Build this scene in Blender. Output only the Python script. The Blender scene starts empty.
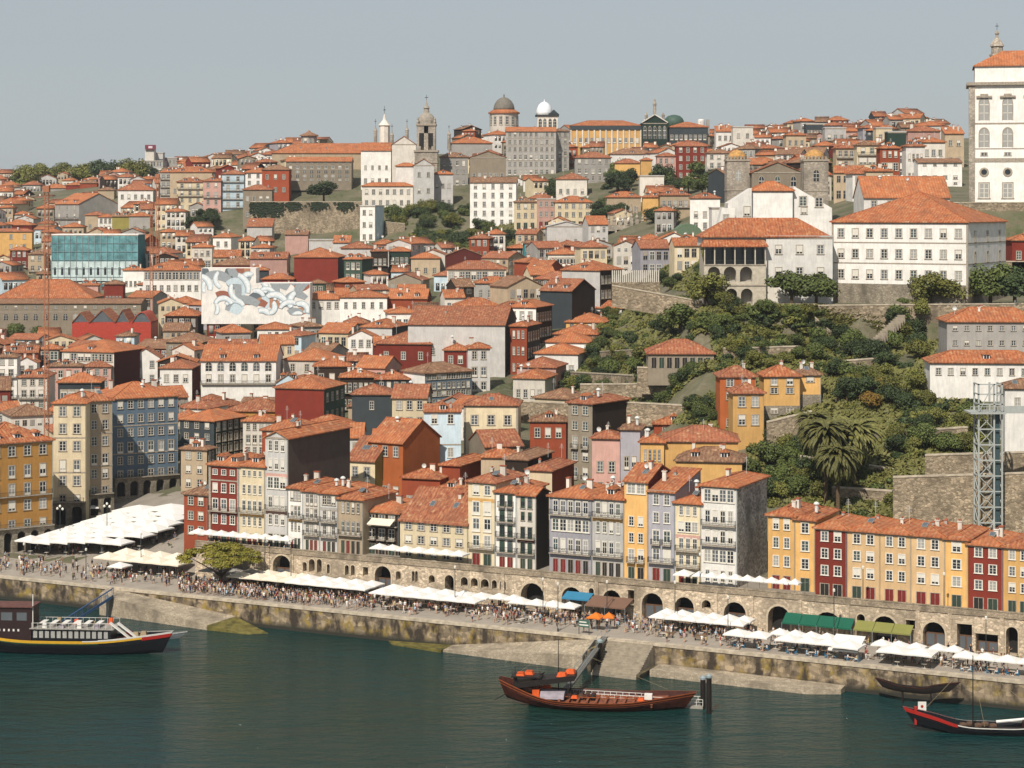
import bpy, math, random
from mathutils import Vector, Matrix, noise
random.seed(7)
RND = random.Random(11)
# ---------------------------------------------------------------- camera constants (metres; camera 78 m above the river)
F, HY, CZ = 2000.0, 210.0, 78.0
KY = F/1400
KV = 1.31
Y0 = 245.5*KY
A0 = -math.atan(math.tan(math.radians(19))*KY)
CA, SA = math.cos(A0), math.sin(A0)           # direction along the quay
TER = 10.7                                    # upper street level
QZ = 4.6                                      # quay level
scene = bpy.context.scene
col = scene.collection
def UV(u, v, z=0.0):                          # quay frame -> world
    v *= KV
    return Vector((CA*u - SA*v, Y0 + SA*u + CA*v, z))
def toUV(X, Y):
    dx, dy = X, Y-Y0
    return CA*dx + SA*dy, (-SA*dx + CA*dy)/KV
def u_of(px, v):
    r = (px-512)/F; v *= KV
    return (r*(Y0+CA*v) + SA*v)/(CA - SA*r)
UE = u_of(195, 13)                            # where the arcaded wall ends at the square
def P(px, py, Y): return Vector(((px-512)/F*Y, Y, CZ-(py-HY)/F*Y))
def proj(p): return 512+F*p[0]/p[1], HY+F*(CZ-p[2])/p[1]

# ---------------------------------------------------------------- terrain height field
COLS = [
 (-300,[(270,4.6),(300,4.9),(330,6.5),(380,10),(430,17),(490,25.5),(570,37),(660,54),(760,70),(900,86),(1300,92)]),
 (50,  [(285,4.6),(300,4.9),(330,6.5),(380,10),(430,17),(490,25.5),(570,37),(660,54),(760,72),(900,90),(1300,96)]),
 (300, [(270,10.7),(285,10.8),(320,15),(380,21),(440,28),(520,41),(590,57),(628,67),(634,81),(690,99),(760,106),(1300,108)]),
 (400, [(262,10.7),(280,11),(330,20),(380,26),(440,33),(520,45),(590,58),(628,66),(645,80),(690,97),(760,108),(1300,112)]),
 (500, [(262,10.7),(280,12),(330,24),(380,29),(440,37),(520,48),(590,61),(640,76),(690,93),(750,110),(1300,118)]),
 (560, [(258,10.7),(280,12),(320,19),(350,24.5),(372,24.5),(400,31),(430,41),(450,45),(520,52),(590,64),(640,81),(690,97),(760,110),(1300,118)]),
 (620, [(255,10.7),(280,13),(320,23),(350,30.5),(380,37),(420,42),(450,45.5),(480,55),(560,70),(640,87),(760,110),(1300,118)]),
 (700, [(250,10.7),(268,12),(285,20),(300,28),(320,40),(338,53.5),(345,54.6),(400,56),(430,60),(480,66),(580,84),(700,107),(1300,118)]),
 (800, [(245,10.7),(262,12.5),(280,21),(300,32),(320,42),(338,47),(339.2,54.5),(380,55.5),(430,68),(480,76),(580,94),(700,110),(1300,118)]),
 (900, [(238,10.7),(258,11.5),(262,15),(275,22),(290,32),(310,41.5),(330,45),(338.6,46),(339.2,54.4),(345,54.6),(380,57),(396,78),(400,79.8),(450,83),(520,93),(700,114),(1300,120)]),
 (1400,[(225,10.7),(250,11.5),(255,15),(270,22),(290,32),(310,43),(334,49),(339,54.4),(345,54.6),(380,57),(396,78),(400,79.8),(450,83),(520,93),(700,114),(1300,120)]),
]
COLS = [(p, [(y*KY, z) for y, z in L]) for p, L in COLS]
def _lin(pts, y):
    if y <= pts[0][0]: return pts[0][1]
    for (a, za), (b, zb) in zip(pts, pts[1:]):
        if y <= b: return za+(zb-za)*(y-a)/(b-a)
    return pts[-1][1]
def T(X, Y):
    px = 512+F*X/max(Y, 1)
    px = min(max(px, COLS[0][0]), COLS[-1][0])
    z = 5
    for (a, pa), (b, pb) in zip(COLS, COLS[1:]):
        if px <= b:
            t = (px-a)/(b-a)
            z = _lin(pa, Y)*(1-t)+_lin(pb, Y)*t
            break
    u, v = toUV(X, Y)
    if u > UE:
        if v < 27: z = TER
        elif v < 45: z = TER + (max(z, TER)-TER)*(v-27)/18
        else: z = max(z, TER)
    else:
        k = min(1, max(0, (v-13)/40)); z = min(z, QZ+k*14) if v < 53 else z
    return z
def solveY(px, py, h, y0=255*KY, y1=1290*KY):
    r = (px-512)/F; Y = y0; f = lambda Y: T(r*Y, Y)+h-CZ+(py-HY)/F*Y
    while Y < y1:
        if f(Y) >= 0:
            lo, hi = max(y0, Y-5), Y
            for _ in range(5):
                m = (lo+hi)/2
                if f(m) >= 0: hi = m
                else: lo = m
            return hi
        Y += 5.0
    return y1
# ---------------------------------------------------------------- colours and materials
def lin(c):
    c = c.lstrip('#'); v = [int(c[i:i+2], 16)/255 for i in (0, 2, 4)]
    return tuple((x/12.92 if x <= .04045 else ((x+.055)/1.055)**2.4) for x in v)
PAL = dict(masonry='#8B7F6E', white='#E2DDD6', offwhite='#D2CABE', cream='#D3C2A2', yellow='#D2A566', ochre='#AD7F42', orange='#AC5F34', red='#7A3024',
 maroon='#55231E', pink='#BC9488', lilac='#9F9CA2', grey='#A09B95', lightgrey='#BDB9B4', stone='#8B7F6E', slate='#3B4144', blue='#5A6A78', lightblue='#BECED6',
 tan='#B29E84', peach='#D0AE82', green='#46594C', teal='#3F8389', darkbrown='#33271F', brick='#93472E', darkgreen='#26372F', black='#1C1B1A', olive='#8B8045')
CN = dict(peach='peach', white='white', offwhite='off-white', cream='cream', yellow='yellow', ochre='ochre', orange='orange', red='red', maroon='maroon', pink='pink', lilac='lilac grey',
 grey='grey', lightgrey='light grey', stone='brown stone', slate='slate dark', blue='dusty blue', lightblue='pale blue', tan='tan', green='green', teal='teal',
 darkbrown='dark brown', brick='brick orange', darkgreen='dark green', black='black', olive='olive')
MC = {}
def newmat(name):
    m = bpy.data.materials.new(name); m.use_nodes = True
    nt = m.node_tree; b = nt.nodes['Principled BSDF']
    return m, nt, b
def N(nt, t, **kw):
    n = nt.nodes.new(t)
    for k, v in kw.items(): setattr(n, k, v)
    return n
def mixrgb(nt, a, b, fac, mode='MIX'):
    m = N(nt, 'ShaderNodeMix', data_type='RGBA', blend_type=mode)
    for sock, val in ((m.inputs[0], fac), (m.inputs[6], a), (m.inputs[7], b)):
        if hasattr(val, 'type') and hasattr(val, 'node'): nt.links.new(val, sock)
        else: sock.default_value = val if not isinstance(val, tuple) else (*val[:3], 1)
    return m.outputs[2]
def noisefac(nt, scale, detail=4, lo=.35, hi=.65, stretch=(1, 1, 1), coord='Object', rough=.6):
    tc = N(nt, 'ShaderNodeTexCoord'); mp = N(nt, 'ShaderNodeMapping'); mp.inputs['Scale'].default_value = stretch
    nt.links.new(tc.outputs[coord], mp.inputs[0])
    n = N(nt, 'ShaderNodeTexNoise'); n.inputs['Scale'].default_value = scale; n.inputs['Detail'].default_value = detail; n.inputs['Roughness'].default_value = rough
    nt.links.new(mp.outputs[0], n.inputs['Vector'])
    r = N(nt, 'ShaderNodeMapRange'); r.inputs[1].default_value = lo; r.inputs[2].default_value = hi
    nt.links.new(n.outputs[0], r.inputs[0]); return r.outputs[0]
def bump(nt, b, h, strength=.4, dist=.05):
    n = N(nt, 'ShaderNodeBump'); n.inputs['Strength'].default_value = strength; n.inputs['Distance'].default_value = dist
    nt.links.new(h, n.inputs['Height']); nt.links.new(n.outputs[0], b.inputs['Normal'])
def sc(c, k): return tuple(min(1, x*k) for x in c)
def mat(name, c, rough=.8, var=.12, scale=1.5, metal=0, spec=.3):
    key = ('p', name, str(c))
    if key in MC: return MC[key]
    m, nt, b = newmat(name); c = lin(c) if isinstance(c, str) else c
    f = noisefac(nt, scale)
    nt.links.new(mixrgb(nt, sc(c, 1-var), sc(c, 1+var), f), b.inputs['Base Color'])
    b.inputs['Roughness'].default_value = rough; b.inputs['Metallic'].default_value = metal; b.inputs['Specular IOR Level'].default_value = spec
    MC[key] = m; return m
def plaster(key):                            # painted render: stains running down, patches, object-level variation
    k = ('w', key)
    if k in MC: return MC[k]
    c = lin(PAL.get(key, key))
    m, nt, b = newmat('plaster_'+key.strip('#'))
    stain = noisefac(nt, .9, 5, .42, .72, (2.2, 2.2, .35))
    patch = noisefac(nt, .35, 3, .4, .65)
    oi = N(nt, 'ShaderNodeObjectInfo')
    r = N(nt, 'ShaderNodeMapRange'); r.inputs[3].default_value = .78; r.inputs[4].default_value = 1.08
    nt.links.new(oi.outputs['Random'], r.inputs[0])
    grime = tuple(x*.62+.015 for x in c)
    o = mixrgb(nt, sc(c, 1.05), sc(c, .88), patch)
    st = N(nt, 'ShaderNodeMath', operation='MULTIPLY'); st.inputs[1].default_value = .46; nt.links.new(stain, st.inputs[0])
    o = mixrgb(nt, o, grime, st.outputs[0])
    cmb = N(nt, 'ShaderNodeVectorMath', operation='SCALE'); nt.links.new(o, cmb.inputs[0]); nt.links.new(r.outputs[0], cmb.inputs['Scale'])
    nt.links.new(cmb.outputs[0], b.inputs['Base Color'])
    b.inputs['Roughness'].default_value = .9; b.inputs['Specular IOR Level'].default_value = .2
    MC[k] = m; return m
def masonry(name, c, s=1.0, contrast=.45):   # rubble or ashlar stone
    k = ('m', name)
    if k in MC: return MC[k]
    m, nt, b = newmat(name); c = lin(c) if isinstance(c, str) else c
    tc = N(nt, 'ShaderNodeTexCoord'); mp = N(nt, 'ShaderNodeMapping'); mp.inputs['Scale'].default_value = (1, 1, 1.6)
    nt.links.new(tc.outputs['Object'], mp.inputs[0])
    vo = N(nt, 'ShaderNodeTexVoronoi'); vo.inputs['Scale'].default_value = 2.0*s; nt.links.new(mp.outputs[0], vo.inputs['Vector'])
    sp = N(nt, 'ShaderNodeSeparateColor'); nt.links.new(vo.outputs['Color'], sp.inputs[0])
    o = mixrgb(nt, sc(c, 1-contrast*1.2), sc(c, 1+contrast*1.2), sp.outputs[0])
    dirt = noisefac(nt, .25*s, 5, .45, .7, (1, 1, .6))
    o = mixrgb(nt, o, sc(c, .38), dirt)
    vd = N(nt, 'ShaderNodeTexVoronoi', feature='DISTANCE_TO_EDGE'); vd.inputs['Scale'].default_value = 2.0*s; nt.links.new(mp.outputs[0], vd.inputs['Vector'])
    r = N(nt, 'ShaderNodeMapRange'); r.inputs[1].default_value = 0; r.inputs[2].default_value = .07; nt.links.new(vd.outputs[0], r.inputs[0])
    o2 = mixrgb(nt, sc(c, .6), o, r.outputs[0])
    nt.links.new(o2, b.inputs['Base Color']); b.inputs['Roughness'].default_value = .92; b.inputs['Specular IOR Level'].default_value = .2
    bump(nt, b, r.outputs[0], .6, .08)
    MC[k] = m; return m
def roofmat(kind=0):
    k = ('r', kind)
    if k in MC: return MC[k]
    m, nt, b = newmat('terracotta_tiles')
    sets = [('#A95F3A', '#8A452B', '#B0744C'), ('#94503A', '#77402E', '#A26C4C'), ('#7C5440', '#664636', '#907258')]
    c1, c2, c3 = [lin(x) for x in sets[kind]]
    oi = N(nt, 'ShaderNodeObjectInfo')
    ramp = mixrgb(nt, c1, c2, oi.outputs['Random'])
    st = noisefac(nt, 1.6, 5, .38, .66, (1.6, .5, .5))
    o = mixrgb(nt, ramp, c3, st)
    big = noisefac(nt, .3, 5, .44, .66)
    bs = N(nt, 'ShaderNodeMath', operation='MULTIPLY'); bs.inputs[1].default_value = .5; nt.links.new(big, bs.inputs[0]); o = mixrgb(nt, o, lin('#6E4C3A'), bs.outputs[0])
    pale = noisefac(nt, .9, 4, .56, .72)
    o = mixrgb(nt, o, lin('#B08A68'), pale)
    mos = noisefac(nt, 2.8, 4, .64, .8)
    o = mixrgb(nt, o, lin('#4A3A30'), mos)
    # tile courses running down the slope
    tc = N(nt, 'ShaderNodeTexCoord'); w = N(nt, 'ShaderNodeTexWave', bands_direction='X'); w.inputs['Scale'].default_value = .42; w.inputs['Distortion'].default_value = .4
    nt.links.new(tc.outputs['Object'], w.inputs[0])
    r = N(nt, 'ShaderNodeMapRange'); r.inputs[3].default_value = .84; r.inputs[4].default_value = 1.05; nt.links.new(w.outputs[0], r.inputs[0])
    cm = N(nt, 'ShaderNodeVectorMath', operation='SCALE'); nt.links.new(o, cm.inputs[0]); nt.links.new(r.outputs[0], cm.inputs['Scale'])
    nt.links.new(cm.outputs[0], b.inputs['Base Color']); b.inputs['Roughness'].default_value = .85; b.inputs['Specular IOR Level'].default_value = .25
    bump(nt, b, w.outputs[0], .5, .08)
    MC[k] = m; return m
def leafmat(name, c1, c2, c3=None):
    k = ('l', name)
    if k in MC: return MC[k]
    m, nt, b = newmat(name)
    f = noisefac(nt, .45, 3, .35, .65); g = noisefac(nt, 2.5, 2, .35, .7)
    oi = N(nt, 'ShaderNodeObjectInfo')
    o = mixrgb(nt, lin(c1), lin(c2), f); o = mixrgb(nt, o, lin(c3 or c2), g)
    r = N(nt, 'ShaderNodeMapRange'); r.inputs[3].default_value = .75; r.inputs[4].default_value = 1.25; nt.links.new(oi.outputs['Random'], r.inputs[0])
    cm = N(nt, 'ShaderNodeVectorMath', operation='SCALE'); nt.links.new(o, cm.inputs[0]); nt.links.new(r.outputs[0], cm.inputs['Scale'])
    nt.links.new(cm.outputs[0], b.inputs['Base Color']); b.inputs['Roughness'].default_value = .6; b.inputs['Specular IOR Level'].default_value = .25
    MC[k] = m; return m
def glassmat(v):
    k = ('g', v)
    if k in MC: return MC[k]
    c = [(.02, .024, .03), (.09, .10, .11), (.30, .29, .27), (.05, .07, .07)][v]
    m, nt, b = newmat('window_glass'); b.inputs['Base Color'].default_value = (*c, 1); b.inputs['Roughness'].default_value = .12; b.inputs['Specular IOR Level'].default_value = .6
    MC[k] = m; return m
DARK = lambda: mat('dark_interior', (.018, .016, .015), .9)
GRANITE = lambda: mat('granite_trim', '#958A7C', .9, .25, 3)
IRON = lambda: mat('dark_iron', '#2E302F', .6, .1)
METAL = lambda: mat('grey_metal', '#8F9A9C', .5, .08, metal=.3)
# ---------------------------------------------------------------- mesh builder
class MB:
    def __init__(s): s.v = []; s.f = []; s.m = []
    def add(s, vs, fs, m=0):
        n = len(s.v); s.v += [tuple(p) for p in vs]; s.f += [tuple(i+n for i in f) for f in fs]; s.m += [m]*len(fs)
    def box(s, x0, x1, y0, y1, z0, z1, m=0):
        s.add([(x0,y0,z0),(x1,y0,z0),(x1,y1,z0),(x0,y1,z0),(x0,y0,z1),(x1,y0,z1),(x1,y1,z1),(x0,y1,z1)],
              [(0,3,2,1),(4,5,6,7),(0,1,5,4),(1,2,6,5),(2,3,7,6),(3,0,4,7)], m)
    def poly(s, pts, m=0): s.add(pts, [tuple(range(len(pts)))], m)
    def prism(s, pts, z0, z1, m=0, top=None):      # pts: ccw xy outline; top: scale about centre
        n = len(pts); cx = sum(p[0] for p in pts)/n; cy = sum(p[1] for p in pts)/n; k = 1 if top is None else top
        vs = [(x, y, z0) for x, y in pts]+[(cx+(x-cx)*k, cy+(y-cy)*k, z1) for x, y in pts]
        s.add(vs, [tuple(range(n-1, -1, -1)), tuple(range(n, 2*n))]+[(i, (i+1) % n, n+(i+1) % n, n+i) for i in range(n)], m)
    def lathe(s, prof, x=0, y=0, n=12, m=0, rot=0):
        vs = []; fs = []
        for r, z in prof:
            for i in range(n):
                a = rot+2*math.pi*i/n; vs.append((x+r*math.cos(a), y+r*math.sin(a), z))
        for k in range(len(prof)-1):
            for i in range(n): fs.append((k*n+i, k*n+(i+1) % n, (k+1)*n+(i+1) % n, (k+1)*n+i))
        fs.append(tuple(range(n-1, -1, -1))); fs.append(tuple(range((len(prof)-1)*n, len(prof)*n)))
        s.add(vs, fs, m)
    def bar(s, a, b, r=.05, m=0, n=4, r2=None):
        a = Vector(a); b = Vector(b); d = b-a
        if d.length < 1e-6: return
        q = d.to_track_quat('Z', 'Y'); r2 = r if r2 is None else r2; vs = []
        for p, rr in ((a, r), (b, r2)):
            for i in range(n):
                t = 2*math.pi*(i+.5)/n; vs.append(p+q @ Vector((rr*math.cos(t), rr*math.sin(t), 0)))
        s.add(vs, [tuple(range(n-1, -1, -1)), tuple(range(n, 2*n))]+[(i, (i+1) % n, n+(i+1) % n, n+i) for i in range(n)], m)
    def mesh(s, name, mats, smooth=False):
        me = bpy.data.meshes.new(name); me.from_pydata(s.v, [], s.f)
        for mt in mats: me.materials.append(mt)
        if len(mats) > 1: me.polygons.foreach_set('material_index', s.m)
        if smooth: me.polygons.foreach_set('use_smooth', [True]*len(s.f))
        me.update(); return me
    def build(s, name, mats, parent=None, loc=(0, 0, 0), rz=0, smooth=False):
        return link(name, s.mesh(name, mats if isinstance(mats, (list, tuple)) else [mats], smooth), parent, loc, rz)
def link(name, me, parent=None, loc=(0, 0, 0), rz=0, scale=None):
    o = bpy.data.objects.new(name, me); o.location = loc; o.rotation_euler = (0, 0, rz)
    if scale: o.scale = scale
    if parent: o.parent = parent
    col.objects.link(o); return o
def empty(name, loc, rz=0):
    o = bpy.data.objects.new(name, None); o.location = loc; o.rotation_euler = (0, 0, rz); o.empty_display_size = .5
    col.objects.link(o); return o
LAB = []                                     # (object, base text, world point, landmark set)
def tag(o, label, cat, group=None, auto=None, pt=None):
    o['category'] = cat
    if group: o['group'] = group
    if auto: LAB.append((o, label, Vector(pt if pt is not None else o.location), auto))
    else: o['label'] = label
    return o
def structure(o, kind='structure'): o['kind'] = kind; return o
def copy_tree(o, parent=None):
    c = o.copy(); col.objects.link(c)
    if parent is not None: c.parent = parent
    for ch in KIDS.get(o.name, []): copy_tree(ch, c)
    return c
KIDS = {}
def kid(parent, o): KIDS.setdefault(parent.name, []).append(o); return o
# ---------------------------------------------------------------- windows, balconies, houses
WM = {}
def winmesh(style, gv, trim='g', near=False):
    """unit window: 1 m wide, 1 m tall, origin bottom centre, outward = -y"""
    k = (style, gv, trim, near)
    if k in WM: return WM[k]
    fr = mat('window_frame_white', '#C9C3B7', .6, .08) if trim != 'k' else mat('window_frame_green', '#2F4238', .6, .05)
    su = {'g': GRANITE(), 'w': mat('white_trim', '#D2CBBF', .8, .05), 'k': GRANITE(), 'n': fr}[trim]
    a = MB(); p = MB(); ax, az = .10, .06
    d = .10
    if style == 'a':
        n = 8; zs = .72
        outer = [(-.5-ax, 0)]; inner = [(-.5, 0)]
        pts_o = [(-.5-ax, 0)]+[(-(.5+ax)*math.cos(math.pi*i/n), zs+(.28+az)*math.sin(math.pi*i/n)) for i in range(n+1)]+[(.5+ax, 0)]
        pts_i = [(-.5, 0)]+[(-.5*math.cos(math.pi*i/n), zs+.28*math.sin(math.pi*i/n)) for i in range(n+1)]+[(.5, 0)]
        for i in range(len(pts_o)-1):
            o0, o1, i0, i1 = pts_o[i], pts_o[i+1], pts_i[i], pts_i[i+1]
            a.add([(o0[0],-d,o0[1]),(o1[0],-d,o1[1]),(i1[0],-d,i1[1]),(i0[0],-d,i0[1]),(o0[0],.02,o0[1]),(o1[0],.02,o1[1]),(i1[0],.02,i1[1]),(i0[0],.02,i0[1])],
                  [(0,3,2,1),(0,1,5,4),(2,3,7,6)], 0)
        p.poly([(x, -.02, z) for x, z in pts_i], 0)
        a.box(-.03, .03, -.06, 0, 0, .98, 1); a.box(-.5, .5, -.06, 0, .66, .70, 1); a.box(-.5, .5, -.06, 0, .3, .33, 1)
    else:
        zt = 1
        a.box(-.5-ax, -.5, -d, .02, 0, zt, 0); a.box(.5, .5+ax, -d, .02, 0, zt, 0)
        a.box(-.5-ax, .5+ax, -d-.02, .02, zt, zt+az, 0); a.box(-.58-ax, .58+ax, -d-.08, .02, -az, 0, 0)
        f = .06
        a.box(-.5, -.5+f, -.05, 0, 0, 1, 1); a.box(.5-f, .5, -.05, 0, 0, 1, 1); a.box(-.5+f, .5-f, -.05, 0, 0, .05, 1); a.box(-.5+f, .5-f, -.05, 0, .95, 1, 1)
        a.box(-.045, .045, -.055, 0, .05, .95, 1)
        a.box(-.5+f, -.045, -.045, 0, .62, .66, 1); a.box(.045, .5-f, -.045, 0, .62, .66, 1)
        if style == 't': a.box(-.5+f, .5-f, -.046, 0, .05, .2, 1)
        if style == 'w': a.box(-.5+f, -.045, -.04, 0, .33, .36, 1); a.box(.045, .5-f, -.04, 0, .33, .36, 1)
        p.box(-.5, .5, -.02, -.005, 0, 1, 0)
    if gv >= 4 and style != 'a':
        hb = .45 if gv == 4 else .75; a.box(-.5+.06, .5-.06, -.062, -.056, 1-hb, .96, 1)
    g = glassmat(gv if gv < 4 else 0)
    if near: WM[k] = (a.mesh('window', [su, fr]), p.mesh('pane', [g]))
    else:
        n = len(a.v); a.v += p.v; a.f += [tuple(i+n for i in f_) for f_ in p.f]; a.m += [2]*len(p.f)
        WM[k] = (a.mesh('window', [su, fr, g]), None)
    return WM[k]
BM = {}
def balcmesh(w):
    w = max(1, round(w*2)/2)
    if w in BM: return BM[w], w
    b = MB(); b.box(-w/2, w/2, -.75, 0, -.16, 0, 0)
    b.box(-w/2, w/2, -.74, -.69, .92, .98, 1); b.box(-w/2, w/2, -.73, -.70, .1, .14, 1)
    n = max(3, int(w/.28))
    for i in range(n+1):
        x = -w/2+.02+(w-.04)*i/n; b.box(x-.018, x+.018, -.73, -.70, 0, .95, 1)
    for s in (-1, 1):
        x = s*(w/2-.02); b.box(x-.02, x+.02, -.7, 0, .92, .97, 1)
        for k in range(3): b.box(x-.015, x+.015, -.6+k*.22, -.57+k*.22, 0, .92, 1)
    BM[w] = b.mesh('balcony', [GRANITE(), IRON()]); return BM[w], w
def gvar(r): 
    x = r.random(); return 0 if x < .32 else (1 if x < .56 else (2 if x < .68 else (3 if x < .8 else (4 if x < .91 else 5))))
def litewin(gv):
    k = ('lite', gv)
    if k in WM: return WM[k]
    b = MB(); b.box(-.6, .6, -.08, .02, -.05, 1.06, 0); b.box(-.5, .5, -.1, -.081, 0, 1, 1); b.box(-.05, .05, -.12, -.101, 0, 1, 0); b.box(-.5, .5, -.118, -.101, .62, .67, 0)
    
    if gv >= 4: b.box(-.5, .5, -.112, -.1005, .5 if gv == 4 else .3, 1, 0)
    WM[k] = b.mesh('window', [mat('white_trim', '#D2CBBF', .8, .05) if gv % 2 else GRANITE(), glassmat(gv if gv < 4 else 0)]); return WM[k]
def put_window(parent, style, x, y, z, w, h, rz, r, trim='g', near=False, gv=None):
    if near is None: return link('window', litewin(gvar(r)), parent, (x, y, z), rz, (w, 1, h))
    me, pane = winmesh('a' if style == 'a' else ('t' if style in 'tbi' else 'w'), gvar(r) if gv is None else gv, trim, near)
    o = link('window', me, parent, (x, y, z), rz, (w, 1, h))
    if pane: link('pane', pane, o)
    return o
MANUAL = []; FOOT = []; FILL = []
def facade(root, L, H, rowspec, cols, face, W, D, r, trim, near, z0=0.0, margin=.5):
    """windows on one wall; face 0 front, 1 right side, 2 left side. rowspec: top to bottom letters"""
    n = len(rowspec); fh = (H-z0)/n
    def pos(t, off=0.0):
        if face == 0: return (-W/2+t, -off, 0)
        if face == 1: return (W/2+off, t, math.pi/2)
        return (-W/2-off, D-t, -math.pi/2)
    if cols < 1: return
    step = (L-2*margin)/cols
    for i, c in enumerate(rowspec):
        zb = H-(i+1)*fh
        if c == 'x': continue
        for k in range(cols):
            t = margin+step*(k+.5); x, y, rz = pos(t)
            if c == 'w': w, h, s = min(1.5 if near else 1.25, step*.5), min(2.2, fh*.56), fh*.24
            elif c == 's': w, h, s = min(1.0, step*.5), fh*.34, fh*.36
            elif c in 'tbi': w, h, s = min(1.35, step*.6), min(2.6, fh*.76), fh*.05
            elif c == 'g': w, h, s = step*.84, fh*.62, fh*.2
            elif c == 'a': w, h, s = min(1.6, step*.6), fh*.7, fh*.1
            elif c == 'd': w, h, s = min(1.5, step*.62), fh*.72, .02
            else: continue
            if c == 'd':
                kk = ('door', r.choice([0, 1, 2]))
                if kk not in WM:
                    d_ = MB(); d_.box(-.5, .5, -.03, 0, 0, 1, 0); d_.box(-.6, -.5, -.09, .02, 0, 1.04, 1); d_.box(.5, .6, -.09, .02, 0, 1.04, 1); d_.box(-.5, .5, -.09, .02, 1, 1.04, 1); d_.box(-.02, .02, -.045, -.03, .02, .98, 1)
                    WM[kk] = d_.mesh('door', [[DARK(), mat('red_door', '#6A1F1C'), mat('green_door', '#2C3B31')][kk[1]], GRANITE()])
                link('door', WM[kk], root, (x, y, zb+s), rz, (w, 1, h))
            else:
                put_window(root, c, x, y, zb+s, w, h, rz, r, trim, near)
            if c == 'i':
                me, w0 = balcmesh(1.5); link('balcony', me, root, (x, y, zb+s-.01), rz, ((w+.5)/w0, 1, 1))
        if c == 'b':
            x, y, rz = pos(L/2); me, w0 = balcmesh(L-.3); link('balcony', me, root, (x, y, zb+fh*.05-.01), rz, ((L-.3)/w0, 1, 1))
def roof_mesh(kind, W, D, H, pitch, o=.5, th=.22):
    """returns (MB, rise)"""
    t = math.tan(math.radians(pitch)); b = MB(); zt = H+.05
    if kind == 'flat':
        b.box(-W/2-.2, W/2+.2, -.2, D+.2, H, H+.35); return b, .35
    if kind in ('hip', 'pyr'):
        w, d = W/2+o, D/2+o; cy = D/2; ze = zt-.0
        if W >= D: rise = d*t; r0, r1 = (-(w-d), cy, ze+rise), ((w-d), cy, ze+rise)
        else: rise = w*t; r0, r1 = (0, cy-(d-w), ze+rise), (0, cy+(d-w), ze+rise)
        e = [(-w, cy-d, ze), (w, cy-d, ze), (w, cy+d, ze), (-w, cy+d, ze)]
        lo = [(x, y, z-th) for x, y, z in e]
        v = e+[r0, r1]+lo
        if W >= D: fs = [(0,1,5,4),(1,2,5),(2,3,4,5),(3,0,4)]
        else: fs = [(0,1,4),(1,2,5,4),(2,3,5),(3,0,4,5)]
        b.add(v, fs+[(0,6,7,1),(1,7,8,2),(2,8,9,3),(3,9,6,0),(6,9,8,7)])
        rc = .16                              # ridge caps
        for p, q in ((r0, r1), (e[0], r0), (e[3], r0 if W >= D else r1), (e[1], r1 if W >= D else r0), (e[2], r1)):
            b.bar(p, q, rc, n=4)
        return b, rise
    if kind == 'gx':
        d = D/2+o; rise = D/2*t; w = W/2+.25; cy = D/2
        pr = [(cy-d, zt-o*t), (cy, zt+rise), (cy+d, zt-o*t)]
        for (ya, za), (yb, zb) in zip(pr, pr[1:]):
            b.add([(-w,ya,za),(w,ya,za),(w,yb,zb),(-w,yb,zb),(-w,ya,za-th),(w,ya,za-th),(w,yb,zb-th),(-w,yb,zb-th)],
                  [(0,1,2,3),(4,7,6,5),(0,4,5,1),(1,5,6,2),(2,6,7,3),(3,7,4,0)])
        b.bar((-w, cy, zt+rise), (w, cy, zt+rise), .16)
        return b, rise
    if kind == 'gy':
        w = W/2+o; rise = W/2*t; y0, y1 = -.35, D+.25
        pr = [(-w, zt-o*t), (0, zt+rise), (w, zt-o*t)]
        for (xa, za), (xb, zb) in zip(pr, pr[1:]):
            b.add([(xa,y0,za),(xb,y0,zb),(xb,y1,zb),(xa,y1,za),(xa,y0,za-th),(xb,y0,zb-th),(xb,y1,zb-th),(xa,y1,za-th)],
                  [(0,1,2,3),(4,7,6,5),(0,4,5,1),(1,5,6,2),(2,6,7,3),(3,7,4,0)])
        b.bar((0, y0, zt+rise), (0, y1, zt+rise), .16)
        return b, rise
    if kind == 'shed':
        rise = D*t; w = W/2+.25
        b.add([(-w,-o,zt-o*t),(w,-o,zt-o*t),(w,D+.1,zt+rise),(-w,D+.1,zt+rise),(-w,-o,zt-o*t-th),(w,-o,zt-o*t-th),(w,D+.1,zt+rise-th),(-w,D+.1,zt+rise-th)],
              [(0,1,2,3),(4,7,6,5),(0,4,5,1),(1,5,6,2),(2,6,7,3),(3,7,4,0)])
        return b, rise
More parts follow.
